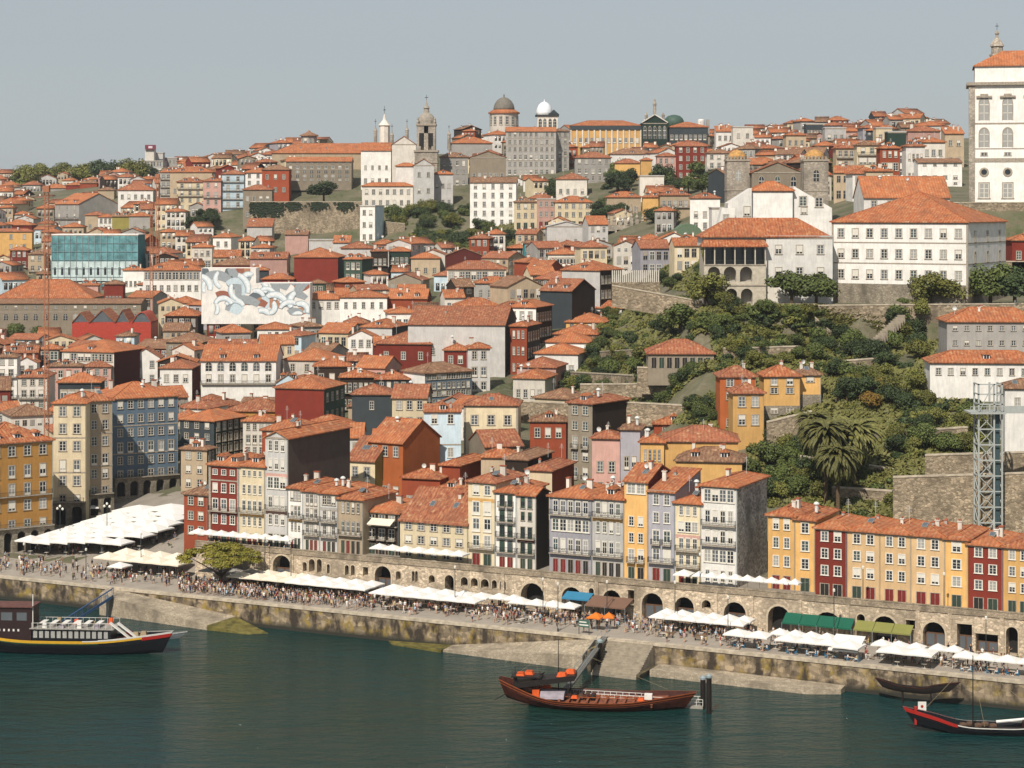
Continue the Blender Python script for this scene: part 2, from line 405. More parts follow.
def wall_mesh(kind, W, D, H, rise, base=-4):
    b = MB(); x0, x1 = -W/2, W/2; cy = D/2
    def face(p, m): b.poly(p, m)
    if kind == 'gy': fr = [(x0,0,base),(x1,0,base),(x1,0,H),(0,0,H+rise),(x0,0,H)]; bk = [(x1,D,base),(x0,D,base),(x0,D,H),(0,D,H+rise),(x1,D,H)]
    else: fr = [(x0,0,base),(x1,0,base),(x1,0,H),(x0,0,H)]; bk = [(x1,D,base),(x0,D,base),(x0,D,H),(x1,D,H)]
    if kind == 'gx': rt = [(x1,0,base),(x1,D,base),(x1,D,H),(x1,cy,H+rise),(x1,0,H)]; lf = [(x0,D,base),(x0,0,base),(x0,0,H),(x0,cy,H+rise),(x0,D,H)]
    elif kind == 'shed': rt = [(x1,0,base),(x1,D,base),(x1,D,H+rise),(x1,0,H)]; lf = [(x0,D,base),(x0,0,base),(x0,0,H),(x0,D,H+rise)]; bk = [(x1,D,base),(x0,D,base),(x0,D,H+rise),(x1,D,H+rise)]
    else: rt = [(x1,0,base),(x1,D,base),(x1,D,H),(x1,0,H)]; lf = [(x0,D,base),(x0,0,base),(x0,0,H),(x0,D,H)]
    face(fr, 0); face(rt, 1); face(bk, 1); face(lf, 1)
    return b
CH = {}
def chimneymesh(k):
    if k in CH: return CH[k]
    b = MB()
    if k == 0: b.box(-.35, .35, -.25, .25, -1, 1.3, 0); b.box(-.45, .45, -.35, .35, 1.3, 1.45, 0); b.box(-.25, -.05, -.1, .1, 1.45, 1.75, 1); b.box(.08, .26, -.1, .1, 1.45, 1.75, 1)
    elif k == 1: b.box(-.55, .55, -.3, .3, -1, 1.7, 0); b.box(-.65, .65, -.4, .4, 1.7, 1.88, 1)
    else: b.box(-.25, .25, -.25, .25, -1, .9, 0); b.prism([(-.34,-.34),(.34,-.34),(.34,.34),(-.34,.34)], .9, 1.3, 1, .1)
    CH[k] = b.mesh('chimney', [plaster('offwhite') if k != 2 else plaster('grey'), mat('clay_pot', '#8E4C33')]); return CH[k]
def dormermesh():
    if 'dm' in CH: return CH['dm']
    b = MB(); b.box(-.7, .7, 0, 2.4, -.4, 1.2, 0); b.box(-.5, .5, -.03, 0, .1, 1.0, 1); b.box(-.04, .04, -.05, -.03, .1, 1, 0)
    b.add([(-.95,-.3,1.15),(.95,-.3,1.15),(.95,2.6,1.15),(-.95,2.6,1.15),(0,-.3,1.75),(0,2.6,1.75)], [(0,1,4),(1,2,5,4),(2,3,5),(3,0,4,5),(0,3,2,1)], 2)
    CH['dm'] = b.mesh('dormer', [plaster('white'), glassmat(0), roofmat(0)]); return CH['dm']
def cluttermesh(k):
    if ('cl', k) in CH: return CH['cl', k]
    b = MB()
    if k == 'dish': b.bar((0, 0, -.5), (0, 0, 1.0), .04); b.lathe([(.05, 0), (.35, .08), (.5, .22), (.47, .22), (.33, .1), (.02, .03)], 0, 0, 10); b.v = [(x, -z if abs(z) < .3 and i >= 8 else y, (y+1.0) if i >= 8 else z) for i, (x, y, z) in enumerate(b.v)]
    elif k == 'aerial':
        b.bar((0, 0, -.5), (0, 0, 2.6), .03)
        for i in range(4): b.bar((-.5+.08*i, 0, 1.6+.25*i), (.5-.08*i, 0, 1.6+.25*i), .02)
    else: b.lathe([(.3, -.5), (.3, .9), (.55, .95), (.4, 1.25), (.05, 1.4)], n=9)
    CH['cl', k] = b.mesh(k, [mat('pale_metal', '#C4C4C0', .5)]); return CH['cl', k]
def skylightmesh():
    if 'sk' in CH: return CH['sk']
    b = MB(); b.box(-.5, .5, -.7, .7, -.1, .12, 0); b.box(-.42, .42, -.62, .62, .12, .14, 1)
    CH['sk'] = b.mesh('skylight', [METAL(), glassmat(1)]); return CH['sk']
NUM = ['zero', 'one', 'two', 'three', 'four', 'five', 'six', 'seven', 'eight']
def house(px0, px1, ye, h=None, Y=None, v=None, rot=None, ps=None, dep=None, roof='hip', pitch=21, c='white', sc_=None, rows='www', cols=3,
          sw=None, rk=None, name='house', label=None, cat='house', group=None, near=False, trim='g', strings=(), yb=None, chim=None, dorm=0, sky=0,
          base=None, hh=None, arcade=False, stone=False, bands=(), roofcol=None, manual=True, quoin=False, ov=.5, top=None):
    r = random.Random(int(px0*131+px1*17+ye*7))
    pc = (px0+px1)/2
    if v is not None:
        rot = math.degrees(A0) if rot is None else rot
        p = UV(u_of(pc, v), v); Yc = p.y; zb = TER if base is None else base
    else:
        rot = 0 if rot is None else rot
        Yc = Y if Y is not None else solveY(pc, ye, h)
        X = (pc-512)/F*Yc; zb = T(X, Yc) if base is None else base
    ze = CZ-(ye-HY)/F*Yc; H = ze-zb
    if hh: H = hh; zb = ze-H
    if H < 2.5: H = 2.5; zb = ze-H
    a = math.radians(rot); dx, dy = math.cos(a), math.sin(a); C = Vector(((pc-512)/F*Yc, Yc, zb))
    def frame(rot):
        a = math.radians(rot); dx, dy = math.cos(a), math.sin(a)
        def tt(px): q = (px-512)/F; return (q*C.y-C.x)/(dx-q*dy)
        t0, t1 = tt(px0), tt(px1); W = t1-t0
        D = dep if dep else min(max(W*.8, 7), 14)
        if ps is not None:
            cr = (C.x+dx*t1, C.y+dy*t1); sx, sy = -math.sin(a), math.cos(a); q = (ps-512)/F
            den = sx-q*sy; D = (q*cr[1]-cr[0])/den if den > 1e-3 else 999
        return a, dx, dy, t0, t1, W, D
    a, dx, dy, t0, t1, W, D = frame(rot)
    if ps is not None and v is None:
        while D > max(15, W*1.1) and rot > -55: rot -= 1; a, dx, dy, t0, t1, W, D = frame(rot)
    if ps is not None: D = min(max(D, 4), 34)
    mid = Vector((C.x+dx*(t0+t1)/2, C.y+dy*(t0+t1)/2, zb))
    root = empty(name, mid, a)
    if rk is None: rk = 0 if r.random() < .56 else (1 if r.random() < .68 else 2)
    rb, rise = roof_mesh(roof, W, D, H, pitch, ov)
    wmats = [plaster(c), plaster(sc_ or c)]
    if c == 'masonry': wmats = [masonry('rubble_stone', '#84786A'), masonry('rubble_stone', '#84786A')]
    elif sc_ == 'masonry': wmats[1] = masonry('rubble_side_wall', '#A8A198', .8)
    wall_mesh(roof, W, D, H, rise).build('wall', wmats, root)
    rm = roofmat(rk) if roof != 'flat' else plaster('lightgrey')
    if roofcol: rm = plaster(roofcol)
    ro = rb.build('roof', [rm], root)
    # cornice under the eave, string courses
    if near or (manual and H > 9):
        b = MB(); b.box(-W/2-.12, W/2+.12, -.12, -.003, H-.42, H-.02); b.build('cornice', [GRANITE()], root)
    n = len(rows); fh = H/max(n, 1)
    for i in strings:
        b = MB(); z = H-i*fh; b.box(-W/2-.05, W/2+.05, -.07, -.002, z-.14, z+.14)
        if ps: b.box(W/2+.002, W/2+.07, -.07, D, z-.14, z+.14)
        b.build('string_course', [GRANITE()], root)
    for i, bc in bands:
        b = MB(); z = H-(i+1)*fh; b.box(-W/2+.05, W/2-.05, -.035, -.002, z+fh*.80, z+fh*1.02); b.build('painted_band', [plaster(bc)], root)
    if arcade:
        b = MB(); za = fh*1.35; na = max(2, round(W/3.3)); sp = W/na
        arch_front(b, -W/2, W/2, -3, za, [(-W/2+sp*(i+.5), sp*.62, 0, za-.9, 'a') for i in range(na)], 1.0, y=-1.1)
        b.add([(-W/2,-1.1,za),(W/2,-1.1,za),(W/2,0,za),(-W/2,0,za),(W/2,-1.1,-3),(W/2,0,-3),(-W/2,-1.1,-3),(-W/2,0,-3)], [(0,1,2,3),(1,4,5,2),(0,3,7,6)])
        st_ = masonry('ashlar_stone', '#8D8373', 1.2, .25); b.build('arcade', [st_, st_, DARK()], root)
        bm_, w0 = balcmesh(W-.4); link('balcony', bm_, root, (0, -1.0, za+.02), 0, ((W-.4)/w0, 1, 1))
    if stone and not arcade:
        b = MB(); b.box(-W/2-.03, W/2+.03, -.04, -.002, -3, fh*1.0); 
        if ps: b.box(W/2+.002, W/2+.04, 0, D, -3, fh)
        b.build('stone_plinth', [masonry('ashlar_stone', '#8D8373', 1.2, .25)], root)
    if quoin:
        b = MB(); b.box(-W/2-.05, -W/2+.45, -.06, -.002, -2, H-.42); b.build('quoin', [GRANITE()], root); b = MB(); b.box(W/2-.45, W/2+.05, -.06, -.002, -2, H-.42); b.build('quoin', [GRANITE()], root)
    if near:                                    # rainwater pipe
        b = MB(); b.bar((W/2-.12, -.1, 0), (W/2-.12, -.1, H-.4), .05); b.build('downpipe', [METAL()], root)
    nn = near if manual else None
    facade(root, W, H, rows, cols, 0, W, D, r, trim, nn)
    if sw: facade(root, D, H, sw[0], sw[1], 1, W, D, r, trim, nn)
    if roof in ('hip', 'gx', 'pyr', 'gy', 'shed'):
        t_ = math.tan(math.radians(pitch))
        nch = chim if chim is not None else r.choice([0, 1, 1, 2, 3])
        if manual and chim is None and not dorm and W > 6 and r.random() < .35: dorm = r.choice([1, 2])
        for k in range(nch):
            x = r.uniform(-W*.35, W*.35); y = D*r.uniform(.3, .7); z = H+rise*.55
            link('chimney', chimneymesh(r.choice([0, 1, 2])), ro, (x, y, z), r.choice([0, math.pi/2]))
        for k in range(r.choice([0, 0, 1, 1, 2]) if manual or r.random() < .3 else 0):
            kd = r.choice(['dish', 'aerial', 'tank', 'aerial']); x = r.uniform(-W*.4, W*.4); y = D*r.uniform(.25, .6); z = H+min(y, D-y)*t_*(.9 if roof != 'gy' else .3)
            link({'dish': 'satellite_dish', 'aerial': 'aerial', 'tank': 'vent_hood'}[kd], cluttermesh(kd), ro, (x, y, z), r.uniform(-.5, .5))
        for k in range(dorm):
            x = -W/2+W*(k+.5)/dorm*.9+W*.05; y = 1.2 if D > 6 else .6; link('dormer', dormermesh(), ro, (x, y, H+y*t_))
        for k in range(sky if sky else (1 if (near and r.random() < .4) else 0)):
            o = link('skylight', skylightmesh(), ro, (r.uniform(-.3, .3)*W, D*.25, H+.06+(D*.25+(ov if roof == 'hip' else 0))*t_)); o.rotation_euler = (math.radians(pitch), 0, 0)
    if label: tag(root, label, cat, group)
    else:
        rt = {'hip': 'hipped', 'gx': 'pitched', 'gy': 'gabled', 'flat': 'flat', 'shed': 'sloping', 'pyr': 'pyramid'}[roof]
        cname = CN.get(c, 'stone'); 
        lab = f"{cname} {NUM[min(n,8)]}-storey house with {rt} roof" if (manual and n > 1) else f"small {cname} house with {rt} roof"
        tag(root, lab, cat, group or 'houses of the old town', auto='town', pt=mid+Vector((0, 0, H)))
    FOOT.append((mid.x-math.sin(a)*D/2, mid.y+math.cos(a)*D/2, a, W/2, D/2))
    ppm = F/Yc
    if not manual: FILL.append((W*H/Yc**2, root))
    if manual: MANUAL.append((px0, max(px1, ps or px1), ye-rise*ppm*.8, yb if yb else ye+min(H, 12)*ppm*.75, Yc))
    root['_W'] = W; root['_D'] = D; root['_H'] = H
    return root, W, D, H

def bake(rest, name, label, cat):
    """merge many small copies into one stuff mesh"""
    import numpy as np
    if not rest: return
    kids = {}
    for o in scene.objects:
        if o.parent: kids.setdefault(o.parent.name, []).append(o)
    V, Lp, Lt, Mi, mats = [], [], [], [], {}; nv = 0; dead = []; cache = {}
    def walk(o, M):
        nonlocal nv
        M = M @ Matrix.LocRotScale(o.location, o.rotation_euler, o.scale); me = o.data
        if me is not None:
            if me.name not in cache:
                a = np.empty(len(me.vertices)*3, 'f'); me.vertices.foreach_get('co', a); l = np.empty(len(me.loops), 'i'); me.loops.foreach_get('vertex_index', l)
                t = np.empty(len(me.polygons), 'i'); me.polygons.foreach_get('loop_total', t); mi = np.empty(len(me.polygons), 'i'); me.polygons.foreach_get('material_index', mi)
                cache[me.name] = (a.reshape(-1, 3), l, t, mi, [mats.setdefault(m.name, (len(mats), m))[0] for m in me.materials])
            a, l, t, mi, mm = cache[me.name]; A = np.array(M); V.append(a @ A[:3, :3].T + A[:3, 3]); Lp.append(l+nv); Lt.append(t); Mi.append(np.array(mm)[mi]); nv += len(a)
        dead.append(o)
        for c in kids.get(o.name, []): walk(c, M)
    for r in rest: walk(r, Matrix.Identity(4))
    V = np.concatenate(V).astype('f'); Lp = np.concatenate(Lp); Lt = np.concatenate(Lt); Mi = np.concatenate(Mi)
    me = bpy.data.meshes.new(name); me.vertices.add(len(V)); me.vertices.foreach_set('co', V.ravel()); me.loops.add(len(Lp)); me.loops.foreach_set('vertex_index', Lp); me.polygons.add(len(Lt)); me.polygons.foreach_set('loop_start', np.concatenate([[0], np.cumsum(Lt)[:-1]]).astype('i')); me.polygons.foreach_set('loop_total', Lt)
    for i, m in sorted(mats.values(), key=lambda q: q[0]): me.materials.append(m)
    me.polygons.foreach_set('material_index', Mi.astype('i')); me.update(calc_edges=True)
    gone = set(o.name for o in dead); LAB[:] = [q for q in LAB if q[0].name not in gone]
    bpy.data.batch_remove(dead)
    o = link(name, me); o['kind'] = 'stuff'; o['category'] = cat; o['label'] = label; print('baked', name, len(rest), len(Lt))
def bake_houses(limit=318):
    n_single = sum(1 for o in scene.objects if o.get('category') == 'house' and not o.parent) - len(FILL)
    FILL.sort(key=lambda q: -q[0]); keep = max(0, limit-n_single); bake([r for _, r in FILL[keep:]], 'far_houses', 'dense mass of small orange-roofed houses filling the old town', 'houses')
# ---------------------------------------------------------------- riverfront row (v = 17 m, standing on the upper street)
def riverfront():
    R = 'houses of the riverfront row'
    k = dict(v=17, near=True, group=R, pitch=20, cat='house')
    def rf(px0, px1, ye, rows, cols, c, label, **kw):
        a = dict(k); a.update(dep=13, name='terraced_house'); a.update(kw)
        return house(px0, px1, ye, rows=rows, cols=cols, c=c, label=label, **a)
    house(184, 208, 494, v=19, rows='www', cols=2, c='brick', near=True, group=R, label='low brick red house left of the red and white riverfront house', roof='hip', dep=10, name='terraced_house')
    rf(209, 239, 465, 'swbwd', 3, 'red', 'red and white five-storey house with cream corners above the umbrella tree', trim='w', quoin=True, strings=(1,), rk=0)
    rf(239.3, 265, 466, 'swbwd', 4, 'cream', 'cream five-storey house between the red house and the tall narrow house', trim='w', rk=0, bands=((3, 'yellow'),))
    rf(265.3, 288, 437, 'wwgbwd', 3, 'lightgrey', 'tall narrow white and pink house with a huge dark bare side wall', ps=350, sc_='#5A4F49', roof='gy', pitch=25, trim='w', bands=((2, 'pink'), (4, 'pink')), rk=0, yb=560, chim=1)
    rf(288.3, 303, 488, 'gbwd', 3, 'white', 'white attic-fronted house with orange ground band right of the tall narrow house', rk=0, bands=((2, 'yellow'),))
    rf(303.2, 320, 491, 'tbbd', 3, 'offwhite', 'pale grey house with white balcony doors, third right of the tall narrow house', rk=0)
    rf(320.2, 338, 493, 'gbbd', 3, 'lightgrey', 'light grey tiled house with glazed upper floors beside a downpipe', rk=0, bands=((1, 'grey'),))
    rf(338.3, 363, 499, 'wbd', 4, 'tan', 'tan three-storey house with a red door left of the recessed awning house', rk=0, sky=1)
    rf(365, 399, 512, 'bid', 3, 'darkbrown', 'dark brown recessed house with a cream awning and wooden balcony', v=19, rk=0)
    rf(400, 468, 521, 'www', 5, 'cream', 'wide cream and orange house with a steep orange roof behind terrace parasols', dep=16, roof='gx', pitch=33, bands=((0, 'yellow'),), dorm=0, sky=2, rk=1, chim=2)
    rf(468.3, 495.5, 482, 'wttbd', 2, 'cream', 'tall cream house with a black top floor above the arcade wall', trim='w', bands=((1, 'yellow'),), roof='hip')
    rf(496, 516.5, 492, 'ibbbd', 2, 'white', 'white house with dark green upper floor and iron balconies', trim='k', bands=((0, 'green'),))
    rf(517, 536, 494, 'twbbd', 2, 'offwhite', 'white house with a crimson band beside the dark gap', ps=549, sc_='#3B322B', bands=((0, 'red'), (3, 'red')), trim='k', dep=8, roof='gx')
    rf(549.5, 592, 497, 'bgbd', 5, 'lilac', 'wide lilac grey house with four rows of white windows right of the dark gap', trim='n', strings=(), rk=0, chim=2)
    rf(592.3, 624, 498.5, 'bwbd', 4, 'lightgrey', 'white house with an orange band under its second row of windows', trim='n', bands=((1, 'yellow'), ), rk=0, dorm=1)
    rf(624.3, 648, 480.5, 'gxwwid', 2, 'yellow', 'tall yellow house with a dark balcony and a maroon gable side', ps=674, sc_='maroon', roof='gx', pitch=20, trim='w', rk=0, yb=585)
    rf(648.3, 675, 491, 'wwibd', 2, 'lilac', 'narrow lilac house between the tall yellow and the pale yellow houses', trim='w', roof='shed', pitch=12, strings=(0,))
    rf(675.3, 701, 503, 'wgbbd', 3, 'cream', 'pale yellow house with salmon balcony fronts left of the end house', trim='w', bands=((2, 'pink'),), rk=0)
    rf(701.3, 737, 486, 'gbbgw', 4, 'white', 'white and lilac end house with a rough stone side wall', ps=767, sc_='masonry', trim='n', rk=0, roof='hip', pitch=16, strings=(), bands=((0, 'lilac'), (3, 'lilac')), dep=9, chim=1)
    # right row
    g2 = 'houses of the riverfront row right of the stone wall'
    def rr(px0, px1, ye, c, label, cols=2, rows='wwwd', **kw):
        a = dict(v=17, near=True, group=g2, pitch=19, dep=13, name='terraced_house', trim='w', rk=0, cat='house', roof='hip'); a.update(kw)
        return house(px0, px1, ye, rows=rows, cols=cols, c=c, label=label, **a)
    rr(768, 795, 515.5, 'yellow', 'yellow house with a dark brown annex right of the stone side wall', v=19)
    rr(795.3, 815, 519.5, 'yellow', 'narrow yellow house left of the first red house of the right row', cols=1, v=19)
    rr(815.5, 847, 528.5, 'red', 'deep red house with white windows above the green awnings')
    rr(847.3, 880, 531, 'peach', 'cream house directly right of the deep red house', roof='hip')
    rr(880.3, 911, 533.5, 'peach', 'cream house above the olive awnings, second right of the deep red house')
    rr(911.3, 945, 536, 'peach', 'cream house left of the narrow orange yellow house, third right of the deep red')
    rr(945.3, 968, 539, 'yellow', 'narrow orange yellow house left of the second red house', cols=1)
    rr(968.5, 1003, 545, 'red', 'deep red house near the lift tower in the right row')
    rr(1003.3, 1045, 548, 'yellow', 'orange yellow house at the right edge of the riverfront row', cols=3)
# ---------------------------------------------------------------- individually placed houses (picture px of facade, eave row, height in metres)
def town():
    h = house
    # square and left
    h(-14, 52.5, 442, Y=KY*300, rot=36, rows='wtbwtd', cols=4, c='ochre', label='orange ochre corner building with three roof dormers at the left edge', near=True, name='corner_building', cat='building', roof='hip', pitch=24, dorm=3, strings=(3,), dep=16, stone=True, arcade=True, rk=0)
    h(53.5, 86, 403, Y=KY*318, rot=0, rows='wwwtwtd', cols=2, c='cream', label='tall cream corner building facing the square', near=True, name='corner_building', cat='building', strings=(2, 4), dep=14, stone=True, arcade=True, roof='hip', rk=0, chim=1)
    h(86.6, 112.5, 400.5, Y=KY*322, rot=31, rows='wwwtwtd', cols=2, c='tan', label='tan stone-trimmed building between the cream corner and the blue building', near=True, name='corner_building', cat='building', strings=(2, 4), dep=14, stone=True, arcade=True, roof='hip', rk=0, chim=1)
    h(113, 178, 397, Y=KY*333, rot=31, rows='wwwtwtd', cols=6, c='blue', label='long dusty blue building above the square arcade', near=True, name='corner_building', cat='building', strings=(2, 4), dep=15, stone=True, arcade=True, roof='hip', rk=0, chim=2)
    h(58, 100, 382, Y=KY*352, rot=4, rows='gx', cols=5, c='slate', dep=9, yb=400)
    h(180, 214, 420, Y=KY*352, rot=-28, ps=246, rows='wwww', cols=3, c='slate', sc_='darkgreen', sw=('tttt', 5), yb=480)
    h(181, 207, 449, Y=KY*330, rot=-20, ps=214, rows='www', cols=2, c='tan', sc_='darkgreen', sw=('ttt', 2), yb=500)
    h(243, 273, 421, Y=KY*350, rot=-8, rows='wtw', cols=4, c='offwhite', yb=450)
    h(262, 300, 430, Y=KY*330, rot=-10, rows='www', cols=3, c='brick', yb=440, ps=318)
    # mid-left block
    h(-4, 17, 357, 16, rot=5, rows='wbwbw', cols=2, c='white')
    h(18, 47, 377, 16, rot=3, rows='wbwbw', cols=3, c='offwhite', ps=55)
    h(3, 38, 352, 10, rot=8, rows='w', cols=3, c='brick', roof='gx')
    h(16, 37, 362, 9, rot=6, rows='ww', cols=2, c='white', roof='gy', pitch=28)
    h(39, 60, 349, 9, rot=4, rows='gw', cols=2, c='slate')
    h(62, 114, 351.5, 15, rot=4, rows='gwww', cols=7, c='offwhite', sc_='maroon', ps=146, pitch=18, yb=395, label='long house with glazed attic gallery and a maroon side wall', roof='hip')
    h(47, 82, 366, 14, Y=KY*430, rot=4, rows='twt', cols=4, c='pink', ps=84)
    h(83, 111, 366.5, 14, Y=KY*431, rot=4, rows='www', cols=3, c='pink', yb=395)
    h(131, 160, 357, 9, rot=2, rows='ww', cols=2, c='white', roof='gy', pitch=32, label='white gable-fronted house with three dark windows above the blue building', yb=385)
    h(160, 192, 368, 11, rot=4, rows='ww', cols=3, c='white', ps=200, sc_='maroon')
    h(201, 276, 360, 14, rot=2, rows='abxi', cols=6, c='white', ps=283, label='long white hotel-like building with an arcaded dark top floor', name='large_building', cat='building', yb=412, strings=(2,), roof='gx', pitch=20)
    h(206, 262, 349.5, 8, Y=KY*430, rot=0, rows='s', cols=5, c='brick', roof='gx')
    h(276, 300, 382, 9, Y=KY*395, rot=3, rows='ww', cols=2, c='lightblue', roof='gy', pitch=34, yb=395)
    h(275, 324, 388, 14, rot=6, rows='xxx', cols=3, c='red', sc_='green', ps=345, sw=('www', 4), label='red windowless house wall with a green street side', yb=425)
    h(225, 283, 411, 9, rot=-8, rows='w', cols=4, c='ochre', roof='hip', yb=425)
    h(284, 330, 360, 9, rot=2, rows='ww', cols=3, c='offwhite', ps=345)
    h(314, 350, 366, 10, rot=3, rows='bb', cols=3, c='darkbrown', yb=385)
    h(340, 376, 377, 9, rot=2, rows='bb', cols=6, c='darkbrown')
    h(376, 409, 379, 8, rot=2, rows='ww', cols=4, c='slate')
    h(352, 391.5, 394, 12, rot=-2, rows='sx', cols=1, c='slate', dep=10, label='windowless slate grey house with one white shutter', yb=426, roof='hip')
    h(392, 427, 397, 12, rot=-2, rows='www', cols=3, c='cream', sc_='stone', ps=432, roof='gx', dep=9, yb=424)
    h(424, 461, 411, 15, rot=2, rows='wxww', cols=2, c='lightblue', label='pale blue house with three rows of small dark windows', roof='shed', pitch=8, yb=458, trim='n', strings=(2,))
    h(464, 518, 405, 12, rot=-4, rows='wt', cols=3, c='cream', label='cream baroque townhouse with balconies left of the hillside garden', yb=440, quoin=True, near=True)
    h(403, 425, 372, 9, rot=4, rows='x', cols=2, c='white', ps=472, sc_='blue', sw=('gtgt', 9), label='white-fronted building with a long blue glazed side', name='large_building', cat='building', yb=405)
    h(376, 431, 343.5, 12, rot=2, rows='wx', cols=3, c='red', sc_='maroon', ps=443, label='bright red rendered house with a white roller window', yb=362)
    h(444, 467, 350, 10, rot=4, rows='ww', cols=2, c='red', ps=470)
    h(468, 490, 348, 12, rot=4, rows='wtt', cols=2, c='lightgrey', yb=388)
    h(408, 505, 324, 16, rot=2, rows='xsx', cols=2, c='lightgrey', sc_='darkbrown', ps=516, roof='gx', pitch=16, rk=1, label='long grey concrete warehouse wall under a red roof', name='warehouse', cat='building', yb=372)
    h(361, 392, 327, 9, rot=4, rows='xx', cols=2, c='lightgrey', ps=408, sc_='slate', yb=335)
    h(348, 374, 336, 9, rot=-4, rows='ww', cols=3, c='white', roof='gy', pitch=25)
    h(388, 427, 298, 9, rot=3, rows='xx', cols=2, c='brick', label='brick red blank wall house in the middle of the roofs', roof='gx', yb=308, ps=431)
    h(340, 387, 297, 12, rot=2, rows='sx', cols=5, c='white', yb=325, roof='hip', pitch=16)
    h(300, 342, 299, 13, rot=3, rows='wxx', cols=5, c='white', yb=325, roof='hip')
    # mural and around
    h(170, 201, 270, 13, rot=2, rows='ggg', cols=7, c='teal', label='teal and white gallery building left of the mural wall', yb=306, roof='hip')
    h(143, 201, 270, 14, Y=None, rot=2, rows='gwx', cols=8, c='white', yb=300)
    h(213, 256, 265, 9, rot=3, rows='w', cols=7, c='brick', ps=262)
    h(250, 287, 258, 10, rot=0, rows='x', cols=3, c='pink', roof='gx')
    h(294, 338, 257, 14, rot=4, rows='xxx', cols=3, c='red', ps=345, sc_='slate', label='deep red windowless building behind the mural wall', yb=284, roof='hip')
    h(344, 362, 259, 13, rot=-3, rows='ttt', cols=3, c='green', ps=372)
    h(310, 325, 283, 12, rot=3, rows='ttt', cols=2, c='green', yb=312)
    h(247, 268, 270, 9, rot=4, rows='t', cols=4, c='slate', yb=283)
    h(262, 293, 279, 8, rot=0, rows='w', cols=5, c='red', yb=286)
    h(372, 388, 251, 12, rot=8, rows='bb', cols=3, c='darkbrown', yb=270)
    h(341, 372, 248, 13, rot=20, rows='xx', cols=3, c='lightgrey', ps=374, yb=270)
    h(389, 410, 251, 11, rot=0, rows='bt', cols=4, c='darkgreen', yb=270)
    h(447, 506, 269, 10, rot=0, rows='gx', cols=10, c='offwhite', label='long house with a continuous row of white gallery windows', yb=282, roof='hip')
    h(475, 512, 283, 8, rot=2, rows='s', cols=4, c='grey')
    h(411, 440, 258, 8, rot=3, rows='w', cols=3, c='tan')
    h(420, 445, 254, 8, rot=-6, rows='w', cols=2, c='offwhite', roof='gy')
    h(446, 482, 255, 9, rot=2, rows='w', cols=3, c='maroon', roof='gy')
    h(455, 500, 306, 9, rot=4, rows='w', cols=4, c='lightgrey')
    h(495, 530, 308, 9, rot=3, rows='w', cols=4, c='white')
    # street gorge and its stepped roofs
    h(540, 572, 290, 12, rot=20, rows='xx', cols=3, c='slate', ps=595, sc_='darkbrown', label='dark slate gabled house beside the narrow street', roof='gx', pitch=24, yb=310)
    h(562, 600, 270, 14, rot=10, rows='xxx', cols=3, c='lightgrey', ps=622, sc_='darkbrown', sw=('ttt', 6), label='light grey blank wall house above the narrow street', yb=290)
    h(508, 536, 307, 14, rot=4, rows='wtt', cols=3, c='white', ps=552, sc_='darkbrown', sw=('ttt', 6), yb=330)
    h(510, 527, 326, 14, rot=6, rows='www', cols=3, c='brick', ps=540, sc_='slate', sw=('ttt', 5), yb=350)
    h(524, 536, 243, 12, rot=4, rows='gwx', cols=3, c='teal', yb=262)
    h(548, 578, 254, 9, rot=0, rows='g', cols=4, c='offwhite')
    h(547, 586, 226, 12, rot=2, rows='xsw', cols=2, c='lightgrey', roof='gy', pitch=14, label='pale grey gabled house left of the ornate stone gate', yb=246, roofcol='lightgrey')
    for i, (a, b, e, yy) in enumerate([(513, 545, 378, 372), (517, 556, 367, 384), (535, 578, 353.5, 396), (545, 588, 342, 407), (554, 597, 334, 418), (566, 604, 322, 430), (590, 622, 308, 445)]):
        h(a, b, e, Y=yy*KY, rot=-14, rows='w', cols=4, c=['offwhite', 'pink', 'white', 'white', 'pink', 'yellow', 'white'][i], dep=13, chim=2 if i > 3 else 0, yb=e+8,
          label=['lowest', 'second lowest', 'third lowest', 'middle', 'third highest', 'second highest', 'highest'][i]+' of the stepped orange-roofed houses climbing beside the gardens', group='stepped houses beside the narrow street')
    h(530, 566, 421, 10, rot=-5, rows='wx', cols=3, c='brick', yb=432)
    h(568, 592.5, 403, 17, rot=-6, rows='wwiwi', cols=2, c='stone', sc_='darkbrown', ps=629, label='tall brown-grey house with a black side wall', pitch=18, yb=470, near=True, roof='hip')
    h(546, 568, 425, 9, rot=8, rows='wi', cols=2, c='white', yb=445)
    h(527, 552, 470, 10, rot=-12, rows='w', cols=2, c='cream', sc_='brick', ps=574, yb=482, label='small cream house with a brick side behind the riverfront roofs')
    h(505, 528, 459, 10, rot=-12, rows='w', cols=3, c='darkbrown', ps=552, yb=468)
    h(481, 515, 457, 9, rot=-8, rows='w', cols=3, c='tan', ps=520)
    h(592, 620, 438, 16, rot=-10, rows='xwsw', cols=2, c='pink', label='salmon pink house with small white windows behind the riverfront row', yb=468)
    h(620.5, 640, 429, 17, rot=-10, rows='xttw', cols=2, c='lilac', label='narrow lilac house beside the salmon pink house', yb=465)
    h(640.5, 664, 442, 15, rot=-8, rows='wtw', cols=4, c='yellow', yb=462)
    h(664, 738, 441, 12, rot=-4, rows='xw', cols=6, c='yellow', yb=452)
    h(654, 728, 424, 10, Y=KY*312, rot=-3, rows='s', cols=4, c='brick', yb=434)
    h(676, 742, 461, 13, rot=-10, rows='xx', cols=3, c='yellow', sc_='darkbrown', yb=480)
    h(368, 403, 441, 13, rot=-22, rows='wxw', cols=3, c='orange', sc_='orange', ps=440, roof='gx', pitch=30, label='orange-walled gabled house beside the pale blue house', yb=440, rk=0)
